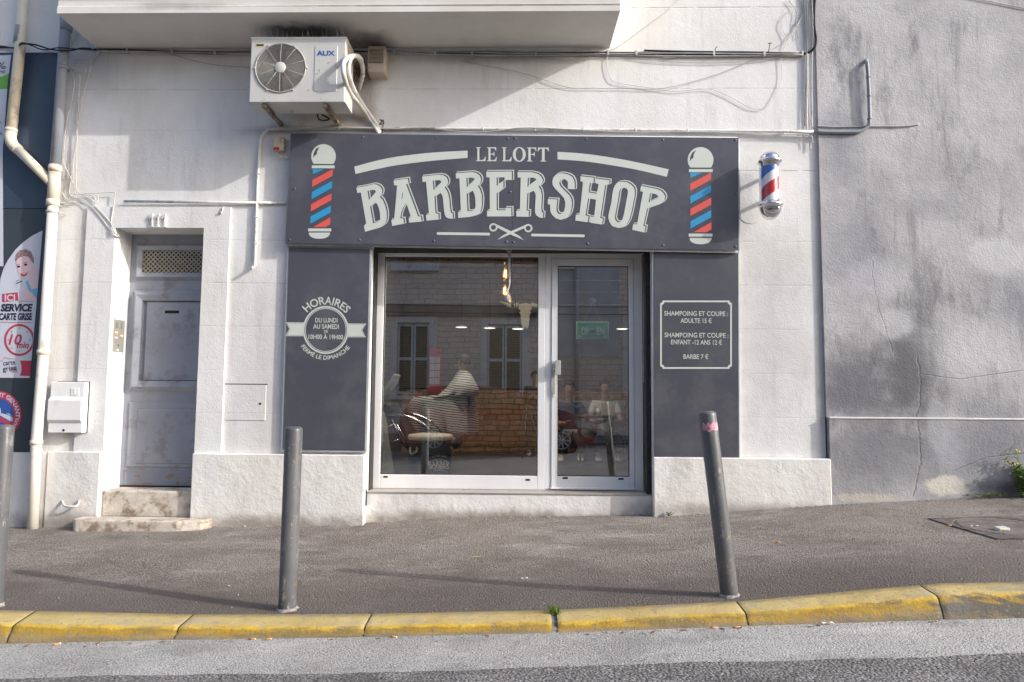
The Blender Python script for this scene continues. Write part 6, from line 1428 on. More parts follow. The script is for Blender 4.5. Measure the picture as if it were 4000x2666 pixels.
# edison bulbs
E_FIL = emit('glowing_filament', (1, .66, .26), FIL_S)
def bulbglass():
    t = NT('amber_bulb_glass'); g = t.n('ShaderNodeBsdfGlossy'); g.inputs['Roughness'].default_value = .02
    tr = t.n('ShaderNodeBsdfTransparent'); tr.inputs['Color'].default_value = (1, .72, .36, 1); mx = t.n('ShaderNodeMixShader'); mx.inputs[0].default_value = .12
    t.link(tr.outputs[0], mx.inputs[1]); t.link(g.outputs[0], mx.inputs[2]); em = t.n('ShaderNodeEmission'); em.inputs[0].default_value = (1, .42, .08, 1); em.inputs[1].default_value = .22; ad = t.n('ShaderNodeAddShader'); t.link(mx.outputs[0], ad.inputs[0]); t.link(em.outputs[0], ad.inputs[1]); t.link(ad.outputs[0], t.out.inputs[0]); return t.mat
M_BULB = bulbglass(); gb = 'amber filament bulbs hanging behind the window'
for px, py, tilt, lab in ((1161, 628, 0, 'upper glowing amber bulb beside the webbing strap behind the window'), (1160, 667, 0, 'large glowing amber bulb at the knot of the webbing strap'), (1168, 683, .5, 'lowest glowing amber bulb with tilted brass socket')):
    c = P(px, py, .75); t = thing('filament_bulb', lab, 'bulb', c, gb); ax = V3(tilt * .6, .1, 1).normalized()
    if py == 683: ax = V3(.5, 0, -1).normalized()
    s_ = 1.0
    mb = MB(); mb.lathe([(0, -.062), (.018, -.058), (.032, -.04), (.034, -.02), (.026, .02), (.016, .05), (.013, .065)], c, ax, 16); mb.build('glass_envelope', M_BULB, t)
    mb = MB()
    for k in range(6):
        a = k * math.pi / 3; b_ = ax.orthogonal().normalized(); d_ = ax.cross(b_); o_ = (b_ * math.cos(a) + d_ * math.sin(a)); mb.tube([c + ax * -.04 + o_ * .012, c + ax * .03 + o_ * .006], .0024, 4)
    mb.build('filament', E_FIL, t)
    mb = MB(); mb.lathe([(.014, .062), (.017, .066), (.017, .11), (.006, .118)], c, ax, 12); mb.build('socket', pm('brass', S(150, 110, 60), .35, .9), t)
    mb = MB(); e_ = c + ax * .118; mb.tube(smooth_pts([e_, e_ + ax * .08, V3(c.x + .03, c.y, c.z + .4), V3(c.x + .02, c.y, rz1)], 4), .004, 5); mb.build('cord', M_BLACK, t)
# skull
M_BONE = pm('pale_bone', S(205, 195, 175), .7, var=.08)
c = P(1207, 715, 4.28); t = thing('bull_skull', 'pale horned bull skull hanging on the stone wall inside', 'skull', c)
kq = 10.8 / F_PX
mb = MB(); sk_ = [(-16, -8), (-15, 2), (-11, 10), (-9, 30), (-7, 40), (-2, 43), (0, 36), (2, 43), (7, 40), (9, 30), (11, 10), (15, 2), (16, -8), (12, -15), (0, -17), (-12, -15)]
mb.prism([[c + V3(a * kq, -.10 + .002 * abs(b) * .3, -b * kq) for a, b in sk_]], (0, .09, 0)); sk0 = mb.build('cranium', M_BONE, t, True)
bv = sk0.modifiers.new('b', 'BEVEL'); bv.width = .02; bv.segments = 2
for s_ in (-1, 1):
    mb = MB(); mb.tube(smooth_pts([c + V3(s_ * 14 * kq, -.05, 12 * kq), c + V3(s_ * 30 * kq, -.07, 10 * kq), c + V3(s_ * 45 * kq, -.09, 15 * kq), c + V3(s_ * 58 * kq, -.1, 20 * kq)], 4), [.05 - .042 * i / 12 for i in range(13)], 8); mb.build('horn', M_BONE, t)
    mb = MB(); mb.ball(c + V3(s_ * 13 * kq, -.092, -1 * kq), (.018, .012, .02)); mb.build('eye_socket', M_BLACK, t)
# open sign on the door glass
yo = .345
c = P(1361, 738, yo); t = thing('open_sign', 'green and white plate reading OPEN hung behind the door glass', 'sign', c)
def sgrn():
    return pm('worn_green_enamel', S(92, 188, 138), .4, var=.12, vs=30)
MG = [sgrn(), pm('white_enamel', (.72, .74, .72), .4), pm('dark_green_print', S(45, 105, 80), .4), pm('red_print', S(150, 70, 70), .4)]
mb = MB(); q = [P(a, b, yo) for a, b in ((1324, 739), (1399, 739), (1399, 779), (1324, 779))]; mb.prism([q], (0, .003, 0), 1); mb.pxpoly([[(1326, 741), (1397, 741), (1397, 777), (1326, 777)]], yo - .0012, 0); mb.build('plate', MG, t)
mb = MB(); text_px(mb, 'HOLLANDS FINEST', 1361, 748.5, 4.6, yo - .002, w=62, m=2); text_px(mb, 'OP', 1344, 769, 17, yo - .002, w=18, m=1, off=.03); text_px(mb, 'EN', 1380, 769, 17, yo - .002, w=18, m=1, off=.03)
text_px(mb, 'REUZEL', 1361.5, 757, 4, yo - .002, w=12, m=1); mb.pxpoly([[(1357, 765), (1356, 760), (1361, 758.5), (1367, 760), (1368, 765)]], yo - .002, 3)
for x in (1332, 1391): mb.pxpoly([[(x - 4, 771), (x + 4, 771), (x + 4, 775.5), (x - 4, 775.5)]], yo - .002, 1)
mb.build('lettering', MG, t)
mb = MB(); top_ = P(1362, 695, yo - .01)
for x in (1342, 1382): mb.tube([top_, P(x, 741, yo - .001)], .0012, 4)
mb.build('string', M_WCABLE, t)
mb = MB(); mb.lathe([(.036, .0), (.03, .008), (.012, .014), (.01, .024), (0, .026)], P(1361, 692, YG + .004), (0, 1, 0), 18); mb.build('suction_cup', pm('clear_rubber', (.6, .62, .62), .2), t)
# barber stool
c = P(989, 1005, .66); t = thing('barber_stool', 'dark ribbed drum stool lettered BARBER with cream padded lid behind the window', 'stool', (c.x, .66, ZFLOOR))
rs = .222; zt = PZ(989, 1014, .45); zl_ = PZ(989, 999, .66)
mb = MB()
prf = [(rs * .97, ZFLOOR + .002), (rs, ZFLOOR + .02), (rs, zt), (rs * .97, zt + .01)]
mb.lathe([(r_, z - ZFLOOR) for r_, z in prf], (c.x, .66, ZFLOOR), (0, 0, 1), 64); body = mb.build('drum', pm('charcoal_ribbed_board', S(62, 66, 68), .5, var=.1), t)
for i, v in enumerate(body.data.vertices):
    if (i % 64) % 2: v.co.x *= .985; v.co.y *= .985
mb = MB(); mb.lathe([(rs * 1.0, zt + .002 - ZFLOOR), (rs * 1.06, zt + .012 - ZFLOOR), (rs * 1.07, zt + .035 - ZFLOOR), (rs * 1.0, zt + .055 - ZFLOOR), (rs * .6, zt + .066 - ZFLOOR), (0, zt + .068 - ZFLOOR)], (c.x, .66, ZFLOOR), (0, 0, 1), 40); mb.build('padded_lid', pm('cream_leatherette', S(225, 215, 198), .5), t)
M_ROPE = pm('sisal_rope', S(185, 160, 120), .9, var=.3, vs=60)
mb = MB(); mb.tube(smooth_pts([P(a, b, y) for a, b, y in ((958, 1029, .46), (957, 1037, .43), (951, 1042, .42), (945, 1044, .43), (942, 1037, .46), (943, 1029, .5))], 4), .011, 8); mb.build('rope_handle', M_ROPE, t)
mb = MB(); mb.tube(smooth_pts([P(a, b, y) for a, b, y in ((1035, 1027, .6), (1040, 1032, .62), (1041, 1040, .64), (1037, 1045, .64))], 4), .011, 8); mb.build('rope_handle', M_ROPE, t)
def onDrum(px, py, lift=.003):
    p = P(px, py, .45); dx = p.x - c.x; d_ = ray(px, py)
    # intersect ray with cylinder
    ox, oy = CAM.x - c.x, CAM.y - .66; a = d_.x ** 2 + d_.y ** 2; b = ox * d_.x + oy * d_.y; cc_ = ox * ox + oy * oy - (rs + lift) ** 2
    disc = max(0, b * b - a * cc_); k = (-b - math.sqrt(disc)) / a; return CAM + d_ * k
MD = [pm('black_print_patch', S(30, 32, 34), .5), pm('white_print', S(215, 215, 212), .5)]
mb = MB(); vs = []; nn_ = 12
for j in range(2):
    for i in range(nn_ + 1): vs.append(onDrum(983 + (1037 - 983) * i / nn_, 1046 + 44 * j, .0015))
mb.add(vs, [(i, i + 1, nn_ + 2 + i, nn_ + 1 + i) for i in range(nn_)], 0); mb.build('print_patch', MD, t)
mb = MB(); pl_ = lambda a, b: onDrum(a, b, .004)
text_px(mb, 'CUT AND SHAVE', 0, 0, 4.2, 0, m=1, arc=(1009, 1105, 55, 1), w=32, place=pl_, off=.01)
text_px(mb, 'BARBER', 0, 0, 15, 0, m=1, arc=(1009, 1160, 87, 1), w=45, place=pl_, off=.03)
text_px(mb, 'Est.', 1001, 1082, 7, 0, m=1, w=10, place=pl_, shear=.3); text_px(mb, '1895', 1013, 1082, 8, 0, m=1, w=13, place=pl_, off=.02)
def arcline(xc, yc, r_, a0, a1, th):
    L = []; n = 16
    for i in range(n):
        t0, t1_ = a0 + (a1 - a0) * i / n, a0 + (a1 - a0) * (i + 1) / n
        q4 = [(xc + r_ * math.sin(t0), yc - r_ * math.cos(t0)), (xc + r_ * math.sin(t1_), yc - r_ * math.cos(t1_)), (xc + (r_ - th) * math.sin(t1_), yc - (r_ - th) * math.cos(t1_)), (xc + (r_ - th) * math.sin(t0), yc - (r_ - th) * math.cos(t0))]
        mb.add([pl_(*p) for p in q4], [(0, 1, 2, 3)], 1)
arcline(1009, 1106, 50.5, -.46, .46, 1.2); arcline(1009, 1160, 85.5, -.27, .27, 1.4)
mb.build('lettering', MD, t)
# barber chair
M_BLKL = pm('black_leatherette', S(46, 48, 52), .32, var=.15, vs=8)
c = P(965, 1010, 1.35); t = thing('barber_chair', 'black reclined barber chair with curved chrome arms behind the stool', 'barber chair', (c.x, 1.35, ZFLOOR))
Yc = 1.35
def slab(pts, th, y0_, y1_, mat, nm, rad=.03):
    mb = MB(); n = len(pts); pp = smooth_pts([P(a, b, Yc) for a, b in pts], 4); L = []
    for i, p in enumerate(pp):
        d_ = (pp[min(i + 1, len(pp) - 1)] - pp[max(i - 1, 0)]).normalized(); nrm_ = V3(-d_.z, 0, d_.x); L.append((p, nrm_))
    ring = []
    for i, (p, nr) in enumerate(L):
        k = min(1, min(i, len(L) - 1 - i) / 1.5 + .35); h = th * k; e = []
        for yy, s_ in ((y0_, .5), (y0_ + .04, 1), (y1_ - .04, 1), (y1_, .5)): e.append(V3(p.x, yy, p.z) + nr * h * s_)
        for yy, s_ in ((y1_, .5), (y1_ - .04, 1), (y0_ + .04, 1), (y0_, .5)): e.append(V3(p.x, yy, p.z) - nr * h * s_)
        ring.append(e)
    m_ = 8; mb.add([v for r_ in ring for v in r_], [(i * m_ + j, i * m_ + (j + 1) % m_, (i + 1) * m_ + (j + 1) % m_, (i + 1) * m_ + j) for i in range(len(ring) - 1) for j in range(m_)], 0, True)
    mb.add(ring[0], [range(8)]); mb.add(ring[-1], [range(8)[::-1]]); return mb.build(nm, mat, t, True)
slab([(893, 930), (905, 945), (925, 985), (943, 1020)], .055, Yc - .26, Yc + .26, M_BLKL, 'backrest')
slab([(940, 1022), (985, 1014), (1030, 1012), (1058, 1022)], .065, Yc - .28, Yc + .28, M_BLKL, 'seat')
for yy in (Yc - .30, Yc + .30):
    mb = MB(); mb.tube(smooth_pts([P(a, b, Yc) + V3(0, yy - Yc, 0) for a, b in ((903, 952), (930, 952), (960, 960), (990, 978), (1012, 1000), (1020, 1022))], 4), .014, 8); mb.build('chrome_arm', M_CHROME, t)
mb = MB()
for a in (((900, 965), (930, 1020)), ((880, 985), (905, 975)), ((893, 1020), (920, 1008)), ((910, 975), (938, 1018))): mb.tube([P(a[0][0], a[0][1], Yc - .28), P(a[1][0], a[1][1], Yc - .28)], .010, 6)
mb.build('side_frame', M_CHROME, t)
mb = MB(); b_ = P(985, 1040, Yc); mb.lathe([(.26, .0), (.26, .02), (.06, .05), (.05, .3)], (b_.x, Yc, ZFLOOR), (0, 0, 1), 24); mb.build('pedestal', M_CHROME, t)
# shampoo basin unit at the left edge
c = P(884, 900, .85); t = thing('shampoo_basin', 'white shampoo basin on a grey column at the left edge of the window', 'basin', (c.x, .85, ZFLOOR))
mb = MB(); pr = [(872, 905), (905, 858), (907, 862), (900, 880), (890, 895), (872, 912)]
mb.prism([[P(a, b, .75) for a, b in pr]], (0, .35, 0)); o = mb.build('basin', M_AC, t, True); bv = o.modifiers.new('b', 'BEVEL'); bv.width = .01; bv.segments = 2
mb = MB(); x_, z_ = P(875, 960, .85).x, P(875, 960, .85).z
mb.lathe([(.20, 0), (.17, .2), (.12, .45), (.10, .62), (.06, .75)], (x_ - .04, .9, ZFLOOR), (0, 0, 1), 24); mb.build('column', M_STEEL, t)
# red booth picture on the back wall
t = thing('red_booth_picture', 'red framed wall picture of a booth on the stone wall inside', 'picture', P(1000, 900, 4.45)); MR = pm('red_picture_paint', S(160, 30, 35), .5); 
mb = MB(); a, b = P(986, 800, 4.44), P(1013, 905, 4.44); mb.box((a.x, 4.43, b.z), (b.x, 4.469, a.z)); mb.build('red_panel', MR, t)
mb = MB()
for i in range(2):
    for j in range(4):
        w_ = (b.x - a.x - .05) / 2; h_ = (a.z - b.z) * .62 / 4; x_ = a.x + .02 + i * (w_ + .01); z_ = b.z + .15 + j * h_; mb.box((x_, 4.427, z_), (x_ + w_, 4.431, z_ + h_ - .015))
mb.build('window_print', pm('pale_print', S(170, 175, 180), .5), t)
# waiting bench and table
t = thing('waiting_bench', 'grey cushioned bench along the back of the shop behind the door', 'bench', P(1390, 1040, 3.9)); xw0, xw1 = P(1290, 900, 3.8).x, P(1445, 900, 3.8).x
mb = MB(); mb.box((xw0, 3.55, ZFLOOR + .30), (xw1, 4.1, ZFLOOR + .44), bev=.03, seg=2); mb.build('seat', pm('grey_cushion', (.30, .31, .33), .8), t)
mb = MB(); mb.box((xw0, 4.08, ZFLOOR + .40), (xw1, 4.2, ZFLOOR + .85), bev=.03, seg=2); mb.build('backrest', pm('grey_back_cushion', (.28, .29, .31), .8), t)
for x_ in (xw0 + .06, xw1 - .06):
    for y_ in (3.62, 4.05): mb = MB(); mb.box((x_ - .025, y_ - .025, ZFLOOR), (x_ + .025, y_ + .025, ZFLOOR + .31)); mb.build('leg', M_IRON, t)
t = thing('low_table', 'small dark table before the seated men behind the door glass', 'table', P(1360, 1050, 3.2)); zt_ = PZ(1370, 955, 3.25); xa, xb = P(1325, 950, 3.2).x, P(1412, 950, 3.2).x
mb = MB(); mb.box((xa, 3.0, zt_ - .03), (xb, 3.42, zt_), bev=.006); mb.build('table_top', pm('dark_wood', S(70, 60, 50), .4), t)
for x_ in (xa + .04, xb - .04):
    for y_ in (3.05, 3.37): mb = MB(); mb.tube([(x_, y_, ZFLOOR), (x_, y_, zt_ - .03)], .015, 8); mb.build('leg', M_IRON, t)
c = P(1376, 955, 3.15); t = thing('paper_cup', 'white paper cup standing on the small table behind the door', 'cup', (c.x, 3.15, zt_))
mb = MB(); mb.lathe([(.0, .001), (.026, .001), (.036, .10), (.034, .10), (.025, .006)], (c.x, 3.15, zt_), (0, 0, 1), 16); mb.build('cup_wall', M_SCRAP, t)
mb = MB(); mb.lathe([(.033, .082), (0, .083)], (c.x, 3.15, zt_), (0, 0, 1), 16); mb.build('coffee', M_BLACK, t)

# ------------------------------------------------------------------ people
M_SKIN = pm('skin', (.42, .25, .18), .5, var=.06); M_HAIR = pm('dark_hair', (.02, .016, .013), .6, var=.3, vs=60)
def skin_mesh(joints, edges, root=0, sub=2):
    me = bpy.data.meshes.new('s'); me.from_pydata([tuple(p) for p, r in joints], edges, []); o = bpy.data.objects.new('s', me); COL.objects.link(o)
    md = o.modifiers.new('k', 'SKIN'); md.use_smooth_shade = True
    for i, (p, r) in enumerate(joints):
        v = me.skin_vertices[0].data[i]; rr = r if isinstance(r, tuple) else (r, r); v.radius = rr; v.use_root = (i == root)
    sd = o.modifiers.new('d', 'SUBSURF'); sd.levels = sub; sd.render_levels = sub
    bpy.context.view_layer.update(); dg = bpy.context.evaluated_depsgraph_get(); e = o.evaluated_get(dg).to_mesh()
    vs = [v.co.copy() for v in e.vertices]; fs = [list(p.vertices) for p in e.polygons]; o.evaluated_get(dg).to_mesh_clear(); bpy.data.objects.remove(o); return vs, fs
def hand(mb, p, d, side):
    """palm continues the wrist; five curled fingers"""
    d = Vector(d).normalized(); s_ = Vector(side).normalized(); dn = d.cross(s_).normalized()
    for k, (off, ln) in enumerate(((-.027, .060), (-.010, .072), (.008, .068), (.025, .054))):
        b0 = p + d * .045 + s_ * off; mb.tube([p + d * .01 + s_ * off * .7, b0, b0 + d * ln * .45 + dn * .010, b0 + d * ln * .75 + dn * .030, b0 + d * ln * .85 + dn * .05], [.011, .0095, .0088, .008, .0065], 6)
    mb.tube([p + s_ * -.02, p + s_ * -.045 + d * .02 + dn * .01, p + s_ * -.052 + d * .05 + dn * .025], [.012, .010, .008], 6)
def person(label, loc, J, shirt, trousers, long_sleeve=False, hair=M_HAIR, face=V3(0, -1, 0), shoes=None, hide_legs=False):
    t = thing('person', label, 'person', loc); Vv = lambda k: Vector(J[k]); hd = Vv('head'); fw = Vector(face).normalized(); rt = fw.cross(V3(0, 0, 1)).normalized()
    nk = Vv('neck'); ch = Vv('chest'); pv = Vv('pelvis')
    jt = [(pv, (.13, .11)), ((pv + ch) / 2, (.125, .10)), (ch, (.15, .11)), (nk, .055), (hd + V3(0, 0, -.07) + fw * .01, (.058, .062)), (hd + V3(0, 0, .0), (.074, .085)), (hd + V3(0, 0, .075) - fw * .008, (.06, .07))]
    ed = [(0, 1), (1, 2), (2, 3), (3, 4), (4, 5), (5, 6)]
    for s_ in ('L', 'R'):
        b0 = len(jt); jt += [(Vv('sh' + s_), .055), (Vv('el' + s_), .042), (Vv('wr' + s_), .029), (Vv('wr' + s_) + (Vv('wr' + s_) - Vv('el' + s_)).normalized() * .05, (.038, .02))]; ed += [(2, b0), (b0, b0 + 1), (b0 + 1, b0 + 2), (b0 + 2, b0 + 3)]
        b0 = len(jt); jt += [(Vv('hip' + s_), .085), (Vv('kn' + s_), .055), (Vv('an' + s_), .036), (Vv('an' + s_) + fw * .14 + V3(0, 0, -.05), (.04, .028))]; ed += [(0, b0), (b0, b0 + 1), (b0 + 1, b0 + 2), (b0 + 2, b0 + 3)]
    vs, fs = skin_mesh(jt, ed); mb = MB(); mb.add(vs, fs, 0, True)
    for s_ in ('L', 'R'):
        w_ = Vv('wr' + s_); d_ = (w_ - Vv('el' + s_)); hand(mb, w_ + d_.normalized() * .03, d_, rt if s_ == 'R' else -rt)
    mb.tube([hd + fw * .080 + V3(0, 0, .012), hd + fw * .100 + V3(0, 0, -.022), hd + fw * .082 + V3(0, 0, -.030)], [.006, .013, .008], 6)
    for s_ in (-1, 1): mb.ball(hd + rt * s_ * .078 + V3(0, 0, -.005), (.012, .018, .030), n=8, k=6)
    mb.build('body', M_SKIN, t)
    mb = MB()
    for s_ in (-1, 1): mb.ball(hd + fw * .078 + rt * s_ * .030 + V3(0, 0, .012), (.011, .008, .007), n=8, k=6)
    mb.build('eye', M_IRON, t) if False else mb.build('eyes_shape', M_IRON, t) if False else None
    for s_ in (-1, 1):
        m2 = MB(); m2.ball(hd + fw * .080 + rt * s_ * .030 + V3(0, 0, .012), (.012, .007, .007), n=8, k=6); m2.build('eye', M_BLACK, t)
    m2 = MB(); m2.tube([hd + fw * .078 + rt * -.024 + V3(0, 0, -.052), hd + fw * .088 + V3(0, 0, -.054), hd + fw * .078 + rt * .024 + V3(0, 0, -.052)], .006, 6); m2.build('mouth', pm('lips', (.35, .14, .12), .5), t)
    bm = bmesh.new(); bmesh.ops.create_uvsphere(bm, u_segments=20, v_segments=14, radius=1)
    for v in list(bm.verts):
        if v.co.z < -.25 or (v.co.y > .45 and v.co.z < .42): bm.verts.remove(v)
    mb = MB(); M4 = Matrix.Translation(hd + V3(0, 0, .028)) @ Matrix((( rt.x, fw.x, 0, 0), (rt.y, fw.y, 0, 0), (0, 0, 1, 0), (0, 0, 0, 1))) @ Matrix.Diagonal((.088, .102, .102, 1)); mb.bm(bm, 0, True, M4); mb.build('hair', hair, t)
    js = [(pv + V3(0, 0, .02), (.145, .125)), ((pv + ch) / 2, (.145, .12)), (ch, (.172, .13)), (nk + V3(0, 0, -.05), .07)]; es = [(0, 1), (1, 2), (2, 3)]
    for s_ in ('L', 'R'):
        b0 = len(js); js += [(Vv('sh' + s_), .072), ((Vv('sh' + s_) * .35 + Vv('el' + s_) * .65) if not long_sleeve else Vv('el' + s_), .062)]; es += [(2, b0), (b0, b0 + 1)]
        if long_sleeve: js.append((Vv('wr' + s_), .04)); es.append((b0 + 1, b0 + 2))
    vs, fs = skin_mesh(js, es); mb = MB(); mb.add(vs, fs, 0, True); mb.build('shirt', shirt, t)
    js = [(pv, (.15, .13))]; es = []
    for s_ in ('L', 'R'):
        b0 = len(js); js += [(Vv('hip' + s_), .10), (Vv('kn' + s_), .072), (Vv('an' + s_) + V3(0, 0, .02), .055)]; es += [(0, b0), (b0, b0 + 1), (b0 + 1, b0 + 2)]
    vs, fs = skin_mesh(js, es); mb = MB(); mb.add(vs, fs, 0, True); mb.build('trousers', trousers, t)
    for s_ in ('L', 'R'):
        a = Vv('an' + s_); vs, fs = skin_mesh([(a + V3(0, 0, -.03) - fw * .04, (.048, .042)), (a + fw * .08 + V3(0, 0, -.05), (.05, .036)), (a + fw * .17 + V3(0, 0, -.058), (.04, .024))], [(0, 1), (1, 2)]); mb = MB(); mb.add(vs, fs, 0, True); mb.build('shoe', shoes or M_SCRAP, t)
    return t
M_WSHIRT = pm('white_cotton', (.62, .62, .60), .85, var=.05); M_DSHIRT = pm('dark_blue_cotton', (.035, .05, .075), .85, var=.1); M_JEAN = pm('dark_jeans', (.03, .04, .06), .85, var=.15)
def seated(px, py, Y, lean=0.0):
    h = P(px, py, Y); z0 = h.z
    J = dict(head=h, neck=h + V3(0, .03, -.17), chest=h + V3(0, .06, -.36), pelvis=h + V3(0, .14, -.72))
    for s_, k in (('L', -1), ('R', 1)):
        J['sh' + s_] = h + V3(k * .165, .06, -.25); J['el' + s_] = h + V3(k * .23, -.06, -.50); J['wr' + s_] = h + V3(k * .10, -.27, -.50)
        J['hip' + s_] = h + V3(k * .09, .08, -.74); J['kn' + s_] = h + V3(k * .15, -.34, -.72); J['an' + s_] = V3(h.x + k * .14, h.y - .30, ZFLOOR + .09)
    return J
J = seated(1391, 890, 3.65); person('man in white T-shirt sitting on the bench behind the door glass', (J['pelvis'].x, J['pelvis'].y, ZFLOOR), J, M_WSHIRT, M_JEAN)
J = seated(1308, 893, 3.6); J['wrR'] = J['head'] + V3(.24, -.25, -.42); J['elR'] = J['head'] + V3(.25, -.02, -.48); person('man in dark blue shirt sitting behind the glass door handle', (J['pelvis'].x, J['pelvis'].y, ZFLOOR), J, M_DSHIRT, M_JEAN)
# client under a cape
Yp = 2.15; h = P(1064, 838, Yp); J = dict(head=h, neck=h + V3(.02, 0, -.17), chest=h + V3(.03, 0, -.36), pelvis=h + V3(-.02, 0, -.70))
for s_, k in (('L', -1), ('R', 1)):
    J['sh' + s_] = h + V3(.02, k * .13, -.27); J['el' + s_] = h + V3(-.07, k * .16, -.50); J['wr' + s_] = h + V3(-.26, k * .12, -.54); J['hip' + s_] = h + V3(-.06, k * .09, -.72); J['kn' + s_] = h + V3(-.42, k * .12, -.66); J['an' + s_] = V3(h.x - .46, h.y + k * .12, ZFLOOR + .15)
cl = person('seated client wrapped in a striped barber cape behind the shop window', (h.x + .08, Yp, ZFLOOR), J, M_DSHIRT, M_JEAN, face=V3(-1, 0, 0))
t_ = NT('striped_cape_cloth'); o_ = t_.xyz(); ph = t_.math('FRACT', t_.math('MULTIPLY', t_.math('ADD', t_.math('ADD', o_[2], t_.math('MULTIPLY', o_[0], .12)), t_.math('MULTIPLY', t_.noise(4, 3), .05)), 34.0))
t_.principled(t_.mix(t_.math('GREATER_THAN', ph, .62), (.66, .64, .62), (.10, .09, .10)), .8)
mb = MB(); kq = (Yp + 6.5) / F_PX; rings = []; n = 44
for py, cx_, rx_, ry_, wv in ((852, 1064, 10, .06, 0), (858, 1065, 16, .11, 0), (870, 1065, 23, .20, .02), (892, 1062, 36, .29, .04), (908, 1054, 46, .31, .05), (913, 1018, 68, .27, .05), (925, 1014, 74, .29, .07), (950, 1013, 77, .31, .10), (975, 1018, 74, .32, .13), (992, 1024, 66, .32, .16)):
    c = P(cx_, py, Yp); rings.append([c + V3(rx_ * kq * (1 + wv * math.sin(a * 7 + 1)) * math.cos(a), ry_ * (1 + wv * math.sin(a * 9)) * math.sin(a), .02 * math.sin(a * 3) * (wv > .05)) for a in [2 * math.pi * i / n for i in range(n)]])
mb.add([v for r_ in rings for v in r_], [(i * n + j, i * n + (j + 1) % n, (i + 1) * n + (j + 1) % n, (i + 1) * n + j) for i in range(len(rings) - 1) for j in range(n)], 0, True); mb.build('cape', t_.mat, cl)

# ------------------------------------------------------------------ the street behind the camera, seen mirrored in the glass
Yv = 12.5; yo_ = 2 * YG - Yv
m = lambda px, py: M(px, py, Yv)
M_OPP = rubble('pale_stone_house_wall', (S(215, 196, 180), S(195, 178, 164), S(222, 206, 192)), S(182, 164, 151), .36, .15, .014, .6)
M_OPPG = pm('grey_house_render', S(175, 176, 176), .9, var=.12, vs=2, bump=.3, bs=40); M_OPPP = pm('pale_window_surround', S(205, 202, 198), .85, var=.1, vs=4, dirt=S(90, 88, 86), ds=4, da=(.5, .8)); M_OPPD = pm('dark_course_band', S(120, 110, 104), .9, var=.2, vs=3)  # string course is darker than the rest of the wall
M_SLAT = pm('dull_louvre_slat', S(92, 86, 78), .75, var=.25, vs=14)
M_SHUT = pm('weathered_blue_grey_shutter', S(176, 184, 190), .7, var=.15, vs=20, dirt=S(90, 80, 70), ds=14, da=(.55, .75))
ob = thing('stone_house', 'stone house with louvred shutters mirrored in the shop window', 'house', (0, yo_, ZR))
wins = [((910, 987), (742, 908)), ((1118, 1200), (746, 910)), ((1445, 1525), (740, 900))]
holes = []
for (a, b), (c_, d_) in wins: p0, p1 = m(a, d_), m(b, c_); holes.append((min(p0.x, p1.x), max(p0.x, p1.x), p0.z, p1.z))
xg = m(1262, 800).x; Xa, Xb = -9.5, 9.5; Ht = 7.2
def opp_poly(mb, xa, xb):
    hs = [h for h in holes if h[0] > xa and h[1] < xb]
    loops = [[(xa, yo_, ZR - .2), (xb, yo_, ZR - .2), (xb, yo_, Ht), (xa, yo_, Ht)]] + [[(h[0], yo_, h[2]), (h[1], yo_, h[2]), (h[1], yo_, h[3]), (h[0], yo_, h[3])] for h in hs]; mb.poly(loops)
mb = MB(); opp_poly(mb, Xa, Xb); mb.build('wall', M_OPP, ob)
mb = MB(); mb.box((Xa, yo_ - 6, ZR - .2), (Xb, yo_ - .25, Ht)); mb.build('rear_walls', M_OPPG, ob)
mb = MB(); mb.box((xg, yo_ + .002, m(1300, 800).z), (Xb, yo_ + .03, Ht)); 
mb.build('upper_render', M_OPPG, ob) if False else None
zb0, zb1 = m(1050, 728).z, m(1050, 698).z
mb = MB(); mb.box((Xa, yo_ + .001, zb0), (xg, yo_ + .10, zb1), bev=.02); mb.build('string_course', M_OPPD, ob)
mb = MB(); zz = m(1300, 820).z; mb.box((xg, yo_ + .001, zz), (m(1440, 800).x - .2, yo_ + .03, Ht - .01)); mb.build('grey_render', M_OPPG, ob)
for (a, b, c_, d_) in ((899, 1010, 608, 624), (1235, 1330, 606, 620)):
    p0, p1 = m(a, d_), m(b, c_); mb = MB(); mb.box((p0.x, yo_ + .001, p0.z), (p1.x, yo_ + .12, p1.z), bev=.01); mb.build('upper_sill', M_OPPP, ob)
